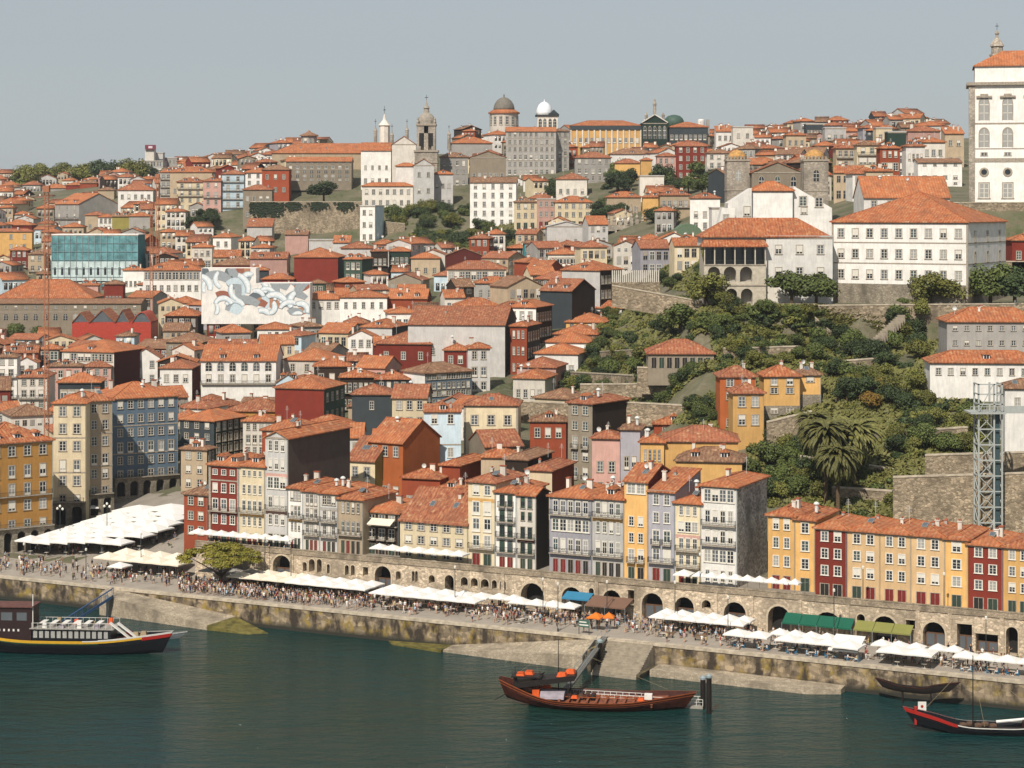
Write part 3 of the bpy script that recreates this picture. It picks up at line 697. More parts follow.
    h(347, 375, 459.5, 10, rot=-20, rows='ww', cols=2, c='cream', sc_='olive', ps=405, roof='gx', pitch=30, label='cream house with an ochre gable wall and two skylights', yb=472, sky=2, rk=1)
    h(441, 460, 465, 9, rot=-10, rows='w', cols=2, c='brick', ps=487, sc_='brick', yb=474)
    h(402, 440, 478, 8, rot=-18, rows='w', cols=3, c='brick', yb=480)
    h(432, 466, 491, 7, Y=KY*292, rot=-15, rows='x', cols=3, c='brick', yb=492)
    # orange houses on the hillside right
    h(720, 756, 376.5, Y=KY*302, rot=2, rows='wwxw', cols=2, c='orange', label='orange tower-like house with pyramid roof on the hillside', near=True, yb=410, roof='hip', pitch=27)
    h(733, 764, 393, Y=KY*296, rot=2, rows='wwx', cols=2, c='yellow', label='bright yellow front house with pyramid roof on the hillside', near=True, roof='hip', pitch=27, yb=435)
    h(764, 800, 376, Y=KY*304, rot=2, rows='twxw', cols=2, c='yellow', label='yellow middle house with white balcony doors on the hillside', near=True, roof='hip', pitch=27, yb=410, stone=True)
    h(799.5, 821, 374.5, Y=KY*306, rot=2, rows='wxx', cols=1, c='yellow', label='narrow yellow house over a pale stone base on the hillside', near=True, roof='hip', pitch=27, yb=410, stone=True)
    h(648, 714, 353.5, Y=KY*324, rot=-2, rows='d', cols=8, c='stone', label='low open-sided pavilion with an orange roof amid the hillside gardens', name='pavilion', cat='pavilion', hh=3.4, roof='hip', pitch=24, dep=12, yb=360)
    # right edge houses
    h(947, 1045, 321.5, Y=KY*316, rot=-3, rows='ssx', cols=8, c='grey', label='long bare grey stone house with small square windows at the right edge', roof='hip', pitch=24, near=True, yb=374, dep=12)
    h(930, 1045, 362.5, Y=KY*300, rot=-5, rows='sx', cols=9, c='white', label='long low white house with small windows above the lift tower', roof='hip', pitch=22, near=True, yb=385, dep=10)
    h(1005, 1050, 388, Y=KY*284, rot=-5, rows='sx', cols=2, c='white', label='white house corner with an orange roof right of the lift tower', roof='hip', pitch=22, near=True, yb=408)
    # upper left
    h(55, 79, 203.5, 16, rot=4, rows='wbwb', cols=3, c='grey', sc_='grey', ps=118, roof='gx', pitch=24, label='big grey house with a blank grey gable right of the crane', yb=228)
    h(118, 153, 190, 12, rot=2, rows='wt', cols=5, c='white', label='bright white house with a pyramid orange roof on the upper left hill', yb=206, roof='hip', pitch=26)
    h(66, 82, 185, 9, rot=0, rows='x', cols=2, c='red')
    h(80, 97, 183, 9, rot=0, rows='w', cols=2, c='brick')
    h(42, 67, 188, 9, rot=0, rows='w', cols=3, c='grey')
    h(98, 114, 190, 9, rot=0, rows='w', cols=2, c='tan')
    h(160, 177, 172, 16, rot=0, rows='bbbb', cols=3, c='grey', yb=208)
    h(170, 212, 172, 10, Y=KY*700, rot=0, rows='w', cols=5, c='tan', yb=178)
    h(177, 203, 182, 14, rot=0, rows='bbww', cols=3, c='cream', yb=210)
    h(203, 221, 181, 16, rot=0, rows='wbwb', cols=2, c='pink', yb=214)
    h(222, 244, 174, 16, rot=3, rows='bbbb', cols=2, c='lightblue', yb=208)
    h(244, 272, 172.5, 10, rot=2, rows='wwx', cols=3, c='white', yb=186)
    h(243, 272, 189.5, 14, rot=2, rows='ww', cols=4, c='stone', yb=206)
    h(262, 289, 169.5, 12, rot=0, rows='ww', cols=3, c='brick', yb=190)
    h(0, 32, 225, 9, rot=3, rows='w', cols=4, c='red')
    h(-10, 32, 231.5, 14, Y=None, rot=4, rows='www', cols=3, c='yellow', yb=262, ps=34)
    h(10, 28, 250, 12, rot=4, rows='wbw', cols=3, c='red', yb=275)
    h(28, 44, 254, 12, rot=4, rows='wbw', cols=2, c='tan', yb=276)
    h(85, 103, 215, 9, rot=-5, rows='w', cols=2, c='tan')
    h(98, 113, 217, 8, rot=0, rows='ww', cols=3, c='white', yb=228)
    h(112, 129, 216, 9, rot=0, rows='x', cols=2, c='olive', roof='gx')
    h(129, 150, 216, 9, rot=0, rows='w', cols=2, c='grey')
    h(123, 143, 270, 9, rot=3, rows='w', cols=4, c='white', yb=284)
    h(80, 98, 285, 7, rot=3, rows='w', cols=4, c='pink')
    h(104, 123, 284, 8, rot=3, rows='t', cols=5, c='red')
    h(213, 231, 237, 11, rot=2, rows='ww', cols=2, c='white', ps=241, yb=256)
    h(192, 212, 247, 10, rot=0, rows='wg', cols=3, c='offwhite', yb=263)
    h(247, 272, 226, 9, rot=0, rows='xs', cols=3, c='lightgrey', roof='shed')
    h(360, 375, 206, 16, rot=2, rows='www', cols=2, c='white', sc_='lightblue', ps=384, roof='flat', label='small white cube house with four windows under the church', yb=236)
    h(309, 333, 240, 10, rot=2, rows='w', cols=2, c='lightgrey', roof='flat')
    h(333, 350, 242, 9, rot=0, rows='x', cols=2, c='lightgrey', roof='shed')
    h(285, 308, 234, 8, rot=0, rows='x', cols=2, c='pink', roof='gx')
    # centre top
    h(470, 516, 182, 20, rot=-3, rows='wwwww', cols=5, c='white', label='bright white five-storey block above the green cliff', yb=222, roof='gx', pitch=18, name='apartment_block', cat='building', trim='g')
    h(433, 453, 174, 15, rot=2, rows='xwxw', cols=3, c='lightgrey', yb=208)
    h(440, 468, 157, 14, rot=2, rows='twt', cols=4, c='grey', yb=178)
    h(514, 537, 202, 12, rot=0, rows='wwd', cols=3, c='cream', dorm=2, yb=222)
    h(537, 556, 199, 13, rot=0, rows='wwd', cols=3, c='pink', yb=222, roof='flat')
    h(555, 592, 202, 11, rot=0, rows='wwd', cols=5, c='cream', yb=222)
    h(556, 587, 179, 9, rot=0, rows='w', cols=4, c='offwhite', ps=588, yb=194)
    h(575, 611, 157.5, 12, rot=0, rows='wtw', cols=5, c='grey', yb=178)
    h(610, 655, 154, 9, rot=0, rows='w', cols=5, c='white', yb=160)
    h(615, 641, 163, 9, rot=0, rows='x', cols=2, c='yellow', yb=174)
    h(641, 652, 160, 12, rot=0, rows='w', cols=1, c='yellow', yb=176)
    h(640, 664, 176, 10, rot=0, rows='w', cols=2, c='offwhite', roof='flat', yb=190)
    h(657, 676, 156, 13, rot=0, rows='www', cols=3, c='pink', yb=170)
    h(676, 707, 146, 15, rot=-2, rows='wwww', cols=4, c='red', yb=170)
    h(707, 731, 153, 14, rot=0, rows='wbww', cols=3, c='offwhite', yb=172)
    h(643, 660, 197, 9, rot=0, rows='b', cols=3, c='yellow', yb=208)
    h(660, 690, 195, 10, rot=0, rows='bx', cols=5, c='tan', sc_='ochre', yb=210, label='ochre loggia house with a row of columns above the stone gate')
    h(607, 641, 197, 8, rot=0, rows='w', cols=4, c='tan')
    h(690, 720, 198, 12, rot=-5, rows='xww', cols=3, c='white', yb=225)
    h(712, 752, 208, 12, Y=KY*470, rot=0, rows='xw', cols=4, c='white', roof='flat', yb=230)
    # upper right
    h(733, 753, 127, 14, rot=0, rows='wx', cols=2, c='offwhite', roof='flat', yb=145)
    h(716, 735, 131, 12, rot=0, rows='ww', cols=3, c='white', roof='shed', yb=145)
    h(786, 806, 135, 12, rot=3, rows='ww', cols=3, c='tan', yb=150)
    h(806, 823, 124, 12, rot=0, rows='bb', cols=5, c='slate', roof='flat', yb=135)
    h(825, 846, 128, 12, rot=0, rows='bw', cols=3, c='lightgrey', roof='flat', yb=140)
    h(836, 856, 148, 15, rot=0, rows='bbbb', cols=3, c='tan', yb=170)
    h(857, 878, 145, 15, rot=0, rows='bgbg', cols=2, c='cream', yb=168)
    h(880, 900, 148, 13, rot=0, rows='wgg', cols=3, c='brick', yb=170)
    h(876, 892, 128, 13, rot=0, rows='ww', cols=2, c='cream', roof='flat', yb=140)
    h(888, 906, 132, 14, rot=0, rows='xx', cols=2, c='darkgreen', roof='flat', yb=145, label='house wrapped in dark green netting on the upper right hill')
    h(906, 925, 146, 13, rot=0, rows='ww', cols=4, c='white', yb=160)
    h(908, 940, 131, 13, rot=0, rows='ww', cols=4, c='pink', yb=145)
    h(922, 945, 142, 13, rot=0, rows='ww', cols=3, c='offwhite', yb=155)
    h(945, 964, 133, 13, rot=0, rows='ww', cols=2, c='tan', roof='shed', yb=155)
    h(918, 962, 162, 17, Y=KY*470, rot=-2, rows='sxws', cols=4, c='white', label='white weathered house directly left of the cathedral palace tower', yb=195, roof='gx', pitch=12, rk=2)
    h(866, 893, 171, 8, rot=-5, rows='x', cols=2, c='tan', yb=178)
    h(137, 163, 161, Y=KY*900, hh=16, rot=0, rows='gggg', cols=4, c='lightgrey', roof='flat', yb=180, label='pale flat-roofed apartment block on the far left skyline', name='apartment_block', cat='building')
    h(145, 154, 150, Y=KY*905, hh=22, rot=0, rows='xxxxx', cols=2, c='offwhite', roof='flat', yb=165, label='pale tower block with a dark red rooftop sign on the skyline', name='apartment_block', cat='building')
    h(154.5, 163, 153, Y=KY*910, hh=22, rot=0, rows='xwwww', cols=2, c='lightgrey', roof='flat', yb=165, label='pale block directly right of the tower with the rooftop sign', name='apartment_block', cat='building')
    h(163, 177, 158, Y=KY*915, hh=18, rot=0, rows='wwww', cols=3, c='grey', roof='flat', yb=170, label='lower grey block at the right end of the far skyline blocks', name='apartment_block', cat='building')
def filler():
    r = random.Random(5); nplaced = 0
    cols_ = ['white']*5+['offwhite']*6+['cream']*3+['lightgrey']*4+['tan']*5+['stone']*3+['grey']*3+['pink', 'red', 'cream', 'brick', 'slate', 'lilac', 'darkbrown', 'lightblue']
    def hits(x, y, rad):
        for fx, fy, a, hw, hd in FOOT:
            dx, dy = x-fx, y-fy; c, s = math.cos(a), math.sin(a)
            lx, ly = abs(c*dx+s*dy), abs(-s*dx+c*dy)
            if lx < hw+rad*.85 and ly < hd+rad*.85: return True
        return False
    Y = 283.0*KY
    while Y < 1000*KY:
        step = 11.5 if Y < 480*KY else (14 if Y < 700*KY else 20)
        px = -60 + r.uniform(0, 20)
        while px < 1090:
            x = (px-512)/F*Y; yy = Y+r.uniform(-2, 2); z = T(x, yy)
            ppm = F/Y; w = r.uniform(6, 12); d = r.uniform(9, 14); h = r.uniform(7, 13)
            gx, gy = proj((x, yy, z)); wp = w*ppm
            ok = True
            u, v = toUV(x, yy)
            if v < 33 or u < UE-2 and v < 75: ok = False
            # gardens, squares, terraces and cliffs stay open
            def inside(x0, x1, y0, y1): return x0-wp*.5 < gx < x1+wp*.5 and y0 < gy < y1
            for z_ in ((-80, 136, 150, 191), (600, 1100, 275, 600), (505, 640, 372, 425), (250, 520, 198, 262), (560, 720, 172, 198), (592, 625, 200, 225), (650, 1100, 282, 300), (700, 960, 205, 330), (960, 1100, 240, 330), (330, 460, 150, 205), (-200, 60, 305, 350), (490, 720, 118, 150), (950, 1100, 120, 240), (175, 300, 500, 560)):
                if inside(*z_): ok = False; break
            if gy > 290 and 560 < gx < 612: ok = False
            if ok and hits(x, yy+d/2, math.hypot(w, d)*.5): ok = False
            if ok:
                a0, a1 = gx-wp/2-1, gx+wp/2+1; okh = None
                for hh_ in (h, h*.8, h*.62, 5.0):
                    rise = .5*min(w, d)*.4; top = proj((x, yy, z+hh_+rise))[1]; bad = False
                    for (m0, m1, mt, mb, mY) in MANUAL+PROT:
                        if mY > Y and a0 < m1 and a1 > m0:
                            ov = min(a1, m1)-max(a0, m0)
                            if ov > .2*min(wp, m1-m0) and top < mt+(mb-mt)*.75: bad = True; break
                    if not bad: okh = hh_; break
                if okh:
                    h = okh; ang = r.choice([-24, -12, 0, 6, 14, 24])+r.uniform(-5, 5); c = r.choice(cols_)
                    n = max(1, int(h/3.3)); far = Y > 700*KY
                    rows = ''.join(r.choice('wttwts') for _ in range(n))
                    pe = proj((x, yy, z+h)); cm = max(2, int(w/2.1))
                    house(gx-wp/2, gx+wp/2, pe[1], Y=yy, rot=ang, dep=d, roof=r.choice(['hip', 'hip', 'gx', 'gx', 'gy']), pitch=r.uniform(17, 25), c=c, rows=rows, cols=cm,
                          manual=False, sw=(('w'*n, max(1, int(d/3.2))) if (ang < -5 and r.random() < .6) else None)); nplaced += 1
            px += wp*r.uniform(1.05, 1.25)
        Y += step*r.uniform(.8, 1.1)
    print('filler houses', nplaced, 'all', len(FOOT))
PROT = []     # further screen zones that nearer filler houses must not cover: x0, x1, top, bottom, distance
# ---------------------------------------------------------------- setting
def groundmat():
    m, nt, b = newmat('hill_ground'); f = noisefac(nt, .08, 6, .4, .6); g = noisefac(nt, .6, 5, .4, .65)
    o = mixrgb(nt, lin('#6A6450'), lin('#3F4828'), f); o = mixrgb(nt, o, lin('#5E5642'), g)
    nt.links.new(o, b.inputs['Base Color']); b.inputs['Roughness'].default_value = .95; bump(nt, b, g, .5, .3); return m
def pavemat(name='granite_setts', c='#9C9184'):
    m, nt, b = newmat(name); f = noisefac(nt, .25, 6, .4, .65); g = noisefac(nt, 3, 3, .4, .65)
    o = mixrgb(nt, lin(c), sc(lin(c), .7), f); o = mixrgb(nt, o, sc(lin(c), .8), g)
    nt.links.new(o, b.inputs['Base Color']); b.inputs['Roughness'].default_value = .9; return m
def setting():
    # terrain as one sheet in the quay frame, beginning at the upper street's edge
    us = [-700, -500, -380, -300]+[UE-168+4*i for i in range(42)]+[UE-.02, UE+.02]+[UE+4+4*i for i in range(52)]+[180, 240, 320, 450, 700, 900]
    vs = [13.0, 15, 17, 20, 24, 27]+[30+3*i for i in range(70)]+[245+8*i for i in range(40)]+[580+30*i for i in range(15)]+[1100, 1300, 1700, 2500, 4500]
    V = []; Fc = []
    for v in vs:
        for u in us:
            p = UV(u, v); z = T(p.x, max(p.y, 60)) if v > 13.5 or u > UE else QZ
            if v < 27 and u > UE: z = TER
            if v > 35: z += .4*noise.noise((p.x*.07, p.y*.07, 0))
            if v > 2000: z = 100
            V.append((p.x, p.y, z))
    n = len(us)
    for j in range(len(vs)-1):
        for i in range(n-1): Fc.append((j*n+i, j*n+i+1, (j+1)*n+i+1, (j+1)*n+i))
    me = bpy.data.meshes.new('hillside_ground'); me.from_pydata(V, [], Fc); me.materials.append(groundmat())
    structure(link('hillside_ground', me))
    # paved square and upper street as a sheet 4 mm above
    b = MB()
    q = [UV(UE, 13.0, TER+.006), UV(400, 13.0, TER+.006), UV(400, 26.5, TER+.006), UV(UE, 26.5, TER+.006)]; b.poly(q)
    structure(b.build('upper_street', pavemat('street_setts', '#8E8477')))
    b = MB()
    b.poly([UV(-500, 0, QZ), UV(400, 0, QZ), UV(400, 13.2, QZ), UV(-500, 13.2, QZ)])
    structure(b.build('quay_pavement', pavemat()))
    b = MB(); nU, nV = 30, 12
    vv = [[None]*(nV+1) for _ in range(nU+1)]
    for i in range(nU+1):
        for j in range(nV+1):
            u = UE-85+84.98*i/nU; v = 13+44*j/nV; p = UV(u, v); vv[i][j] = (p.x, p.y, T(p.x, p.y)+.05 if j else QZ+.004)
    pts = [p for r_ in vv for p in r_]; b.add(pts, [(i*(nV+1)+j, (i+1)*(nV+1)+j, (i+1)*(nV+1)+j+1, i*(nV+1)+j+1) for i in range(nU) for j in range(nV)])
    structure(b.build('town_square', pavemat('square_setts', '#91877B')))
    # river
    m, nt, b_ = newmat('river_water')
    f = noisefac(nt, .012, 4, .35, .65); o = mixrgb(nt, (.002, .030, .032), (.008, .024, .013), f)
    nt.links.new(o, b_.inputs['Base Color']); b_.inputs['Roughness'].default_value = .13; b_.inputs['IOR'].default_value = 1.33
    n1 = noisefac(nt, .32, 4, 0, 1, (.55, 1.25, 1), rough=.62); n2 = noisefac(nt, 1.6, 3, 0, 1, (.6, 1.2, 1)); n3 = noisefac(nt, .07, 3, 0, 1, (.7, 1.2, 1))
    ad = N(nt, 'ShaderNodeMath', operation='MULTIPLY_ADD'); ad.inputs[1].default_value = .3; nt.links.new(n2, ad.inputs[0]); nt.links.new(n1, ad.inputs[2])
    ad2 = N(nt, 'ShaderNodeMath', operation='MULTIPLY_ADD'); ad2.inputs[1].default_value = 1.2; nt.links.new(n3, ad2.inputs[0]); nt.links.new(ad.outputs[0], ad2.inputs[2])
    bump(nt, b_, ad2.outputs[0], 1.0, 1.3)
    w = MB(); w.poly([(-1500, -600, 0), (1500, -600, 0), (1500, 1000, 0), (-1500, 1000, 0)]); structure(w.build('river_water', m))
def quaymat():
    m, nt, b = newmat('wet_quay_stone')
    c = lin('#95836A'); tc = N(nt, 'ShaderNodeTexCoord'); mp = N(nt, 'ShaderNodeMapping'); mp.inputs['Scale'].default_value = (.75, 1, 1.5); nt.links.new(tc.outputs['Object'], mp.inputs[0])
    br = N(nt, 'ShaderNodeTexVoronoi'); br.inputs['Scale'].default_value = 1.0; nt.links.new(mp.outputs[0], br.inputs['Vector'])
    sp = N(nt, 'ShaderNodeSeparateColor'); nt.links.new(br.outputs['Color'], sp.inputs[0])
    o = mixrgb(nt, sc(c, .45), sc(c, 1.25), sp.outputs[0])
    ye = noisefac(nt, .35, 4, .5, .62); o = mixrgb(nt, o, lin('#8A7436'), ye)
    dk = noisefac(nt, .5, 5, .42, .6, (1, 1, .5)); o = mixrgb(nt, o, lin('#33291E'), dk)
    # algae line belongs to the stone: wet band just above the water
    sx = N(nt, 'ShaderNodeSeparateXYZ'); nt.links.new(tc.outputs['Object'], sx.inputs[0])
    r = N(nt, 'ShaderNodeMapRange'); r.inputs[1].default_value = 1.5; r.inputs[2].default_value = .5; nt.links.new(sx.outputs[2], r.inputs[0])
    o = mixrgb(nt, o, lin('#26241A'), r.outputs[0])
    nt.links.new(o, b.inputs['Base Color']); b.inputs['Roughness'].default_value = .85; bump(nt, b, sp.outputs[0], .7, .12); return m
def arch_front(b, x0, x1, zb, zt, holes, depth=2.5, y=0.0, mw=0, mi=1, mb=2):
    """front wall plane y with real arched recesses; holes: (xc, w, sill, top, kind)"""
    x = x0
    for (xc, w, s, t, kd) in sorted(holes):
        l, r = xc-w/2, xc+w/2
        if l > x: b.poly([(x, y, zb), (l, y, zb), (l, y, zt), (x, y, zt)], mw)
        if s > zb+.01: b.poly([(l, y, zb), (r, y, zb), (r, y, s), (l, y, s)], mw)
        if kd == 'a':
            n = 8; rad = w/2; ry = min(rad, t-s-.2); pts = [(xc-rad*math.cos(math.pi*i/n), t-ry+ry*math.sin(math.pi*i/n)) for i in range(n+1)]
        else: pts = [(l, t), (r, t)]
        for (xa, za), (xb, zb_) in zip(pts, pts[1:]):
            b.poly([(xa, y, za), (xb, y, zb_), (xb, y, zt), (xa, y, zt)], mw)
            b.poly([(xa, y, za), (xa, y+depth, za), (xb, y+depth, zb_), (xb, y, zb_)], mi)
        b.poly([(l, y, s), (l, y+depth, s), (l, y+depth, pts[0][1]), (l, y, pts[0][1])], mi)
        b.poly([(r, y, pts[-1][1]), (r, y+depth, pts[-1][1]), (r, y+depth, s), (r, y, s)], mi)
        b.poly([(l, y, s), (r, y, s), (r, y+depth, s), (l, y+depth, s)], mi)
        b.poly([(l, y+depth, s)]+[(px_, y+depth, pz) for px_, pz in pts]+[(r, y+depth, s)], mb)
        x = r
    if x < x1: b.poly([(x, y, zb), (x1, y, zb), (x1, y, zt), (x, y, zt)], mw)
def archring(b, xc, w, s, t, kd, y=-.1, k=.3, m=0):
    if kd != 'a': 
        b.box(xc-w/2-k*.6, xc+w/2+k*.6, y, -.002, t, t+k, m); return
    n = 8; rad = w/2; ry = min(rad, t-s-.2); zc = t-ry
    po = [(xc-(rad+k)*math.cos(math.pi*i/n), zc+(ry+k)*math.sin(math.pi*i/n)) for i in range(n+1)]; pi_ = [(xc-rad*math.cos(math.pi*i/n), zc+ry*math.sin(math.pi*i/n)) for i in range(n+1)]
    po = [(po[0][0], s)]+po+[(po[-1][0], s)]; pi_ = [(pi_[0][0], s)]+pi_+[(pi_[-1][0], s)]
    for i in range(len(po)-1):
        o0, o1, i0, i1 = po[i], po[i+1], pi_[i], pi_[i+1]
        b.add([(o0[0],y,o0[1]),(o1[0],y,o1[1]),(i1[0],y,i1[1]),(i0[0],y,i0[1]),(o0[0],0,o0[1]),(o1[0],0,o1[1]),(i1[0],0,i1[1]),(i0[0],0,i0[1])], [(0,3,2,1),(0,1,5,4),(2,3,7,6)], m)
def quay_and_wall():
    # quay wall: frame origin at UV(0,0), local x = u, local y = v
    root = empty('quay_wall', UV(0, 0, 0), A0); b = MB()
    b.box(-500, 400, -.0, 1.0, -2, QZ-.45); b.build('wall', quaymat(), root)
    b = MB()
    x = -300
    while x < 300: b.box(x+.01, x+2.4, -.16, 1.0, QZ-.45, QZ+.03); x += 2.42
    b.build('coping', mat('coping_stone', '#A89B88', .9, .25, .8), root)
    tag(root, 'long rough stone quay wall along the river with pale coping', 'quay wall')
    # ledges, ramps, steps below the quay
    def piece(name, pts, z0, z1s, m, label, cat):
        b = MB(); n = len(pts); lo = [UV(u, v, z0) for u, v in pts]; hi = [UV(u, v, z) for (u, v), z in zip(pts, z1s)]
        b.add(lo+hi, [tuple(range(n-1, -1, -1)), tuple(range(n, 2*n))]+[(i, (i+1) % n, n+(i+1) % n, n+i) for i in range(n)]); o = b.build(name, m); tag(o, label, cat); return o
    conc = masonry('weathered_ramp_stone', '#A29480', .9, .16)
    ua, ub, uc = u_of(112, -1), u_of(215, -3), u_of(252, -6)
    piece('stone_ramp', [(ua-2, -.02), (ua-1, -3.0), (ub, -5.0), (ub+2, -.02)], -1, [QZ-.1, QZ-.6, .9, 1.6], conc, 'broad pale stone boat ramp sloping from the square into the river', 'ramp')
    moss = mat('mossy_ramp_stone', '#5C5428', .8, .45, .8)
    piece('mossy_slab', [(ub+.05, -5.0), (uc-2, -5), (uc+1, -3), (ub+2.05, -.02)], -1, [.9, .05, .05, 1.5], moss, 'yellow green mossy tip of the boat ramp at the waterline', 'ramp')
    u1, u2, u3 = u_of(385, -1), u_of(445, -2), u_of(600, -2)
    piece('mossy_slab', [(u1, -.03), (u1+2, -1.8), (u2, -3.2), (u2, -.03)], -1, [.15, .12, .5, .6], moss, 'low mossy ledge under the middle of the quay wall', 'ledge')
    piece('stone_ramp', [(u2+.05, -.03), (u2+.05, -2.6), (u3-2, -4.2), (u3-2, -.03)], -1, [.6, .4, QZ-2.0, QZ-.3], conc, 'long pale stone ramp rising to the gangway of the brown boat', 'ramp')
    us0, us1 = u_of(603, -2), u_of(648, -2)
    st = empty('quay_steps', UV(us0, 0, 0), A0); b = MB(); L = us1-us0
    for i in range(14): b.box(0, L, -.55*(i+1), -.55*i-.001 if i else -.02, -1, QZ-.3*(i+1)-.002)
    b.build('treads', mat('step_stone', '#8C8171', .9, .2, 1), st); b = MB(); b.box(-.6, -.01, -7.8, -.02, -1, QZ-.4); b.build('cheek_wall', quaymat(), st); b = MB(); b.box(L+.01, L+.6, -7.8, -.02, -1, .9); b.build('cheek_wall', quaymat(), st)
    tag(st, 'wide stone stairs from the promenade down to the water behind the brown boat', 'stairs')
    u4, u5 = u_of(650, -2), u_of(838, -3)
    piece('landing_ledge', [(u4+.7, -.03), (u4+.7, -3.4), (u5-5, -3.6), (u5, -1.8), (u5, -.03)], -1, [1.25, 1.1, 1.0, .8, 1.0], conc, 'long low pale landing ledge along the foot of the quay wall', 'ledge')
    # arcaded wall between quay and upper street
    H = TER-QZ; u0 = UE; u1 = 170
    root = empty('arcaded_wall', UV(0, 13, QZ), A0); holes = []
    def A(p0, p1, pt, kd='a', sill=0.0, dz=0):
        a, c = u_of(p0, 13), u_of(p1, 13); xc = (a+c)/2; p = UV(xc, 13); zt = CZ-(pt-HY)/F*p.y-QZ; holes.append((xc, c-a, sill, min(zt, H-.35), kd))
    for a in [(273, 291, 555), (375, 391, 566), (449-4, 449+5, 575), (521, 544, 583), (562, 582, 587), (603, 621, 590), (642, 663, 593), (675, 694, 597), (724, 746, 602), (768, 790, 606), (873, 897, 616), (923, 945, 622), (1006, 1018, 627)]: A(*a)
    for a in [(303, 307, 562), (309, 315, 559), (317, 322, 559), (327, 330, 564), (345, 349, 565), (351, 355, 565), (396, 401, 571), (412, 414.6, 571), (415.4, 418, 571), (429, 435, 575), (461, 468, 577), (471, 478, 578), (481, 489, 579), (492, 497, 580), (500, 506, 580), (589, 594, 588), (702, 711, 600), (857, 865, 614)]: A(*a, 'a', 3.0)
    for a in [(363, 368, 567, 'r', 3.2), (628, 634, 590, 'r', 2.2), (906, 915, 620, 'r', 2.6), (957, 972, 624, 'r', 0), (975.5, 998, 634, 'r', 0)]: A(*a)
    A(815, 841, 612, 'a', 2.2)
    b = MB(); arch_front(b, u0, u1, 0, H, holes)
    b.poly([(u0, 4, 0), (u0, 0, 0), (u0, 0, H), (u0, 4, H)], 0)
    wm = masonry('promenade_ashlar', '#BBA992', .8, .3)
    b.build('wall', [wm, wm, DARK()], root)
    b = MB(); b.box(u0, u1, -.18, .35, H, H+.25); b.box(u0, u1, 0, .3, H+.25, H+.95); b.box(u0, u1, -.08, .38, H+.95, H+1.12); b.build('parapet', masonry('parapet_stone', '#9A8B77', 1.5, .2), root)
    for hh in holes:
        b = MB(); archring(b, *hh, k=.35 if hh[1] > 2 else .18); b.build('arch_surround', mat('arch_stone', '#AE9F89', .9, .15, 2), root)
        if hh[1] > 2.4 and RND.random() < .6:
            b = MB(); xc, w, s, t, kd = hh; b.box(xc-w*.46, xc+w*.46, 1.2, 1.3, s, s+(t-s)*.55, 0); b.box(xc-w*.4, xc-w*.05, 1.1, 1.2, s+.3, s+(t-s)*.5, 1); b.box(xc+w*.05, xc+w*.4, 1.1, 1.2, s+.3, s+(t-s)*.5, 1)
            b.build('shop_front', [mat('shop_wood', '#5B4130'), glassmat(1)], root)
    pil = MB()
    for p in (263, 292, 503, 597, 716, 752, 800, 848, 918, 950, 1002): 
        x = u_of(p, 13); b = MB(); b.box(x-.35, x+.35, -.22, -.004, 0, H-.02); b.build('pilaster', wm, root)
    tag(root, 'long arcaded stone wall with dark arches between quay and upper street', 'wall')
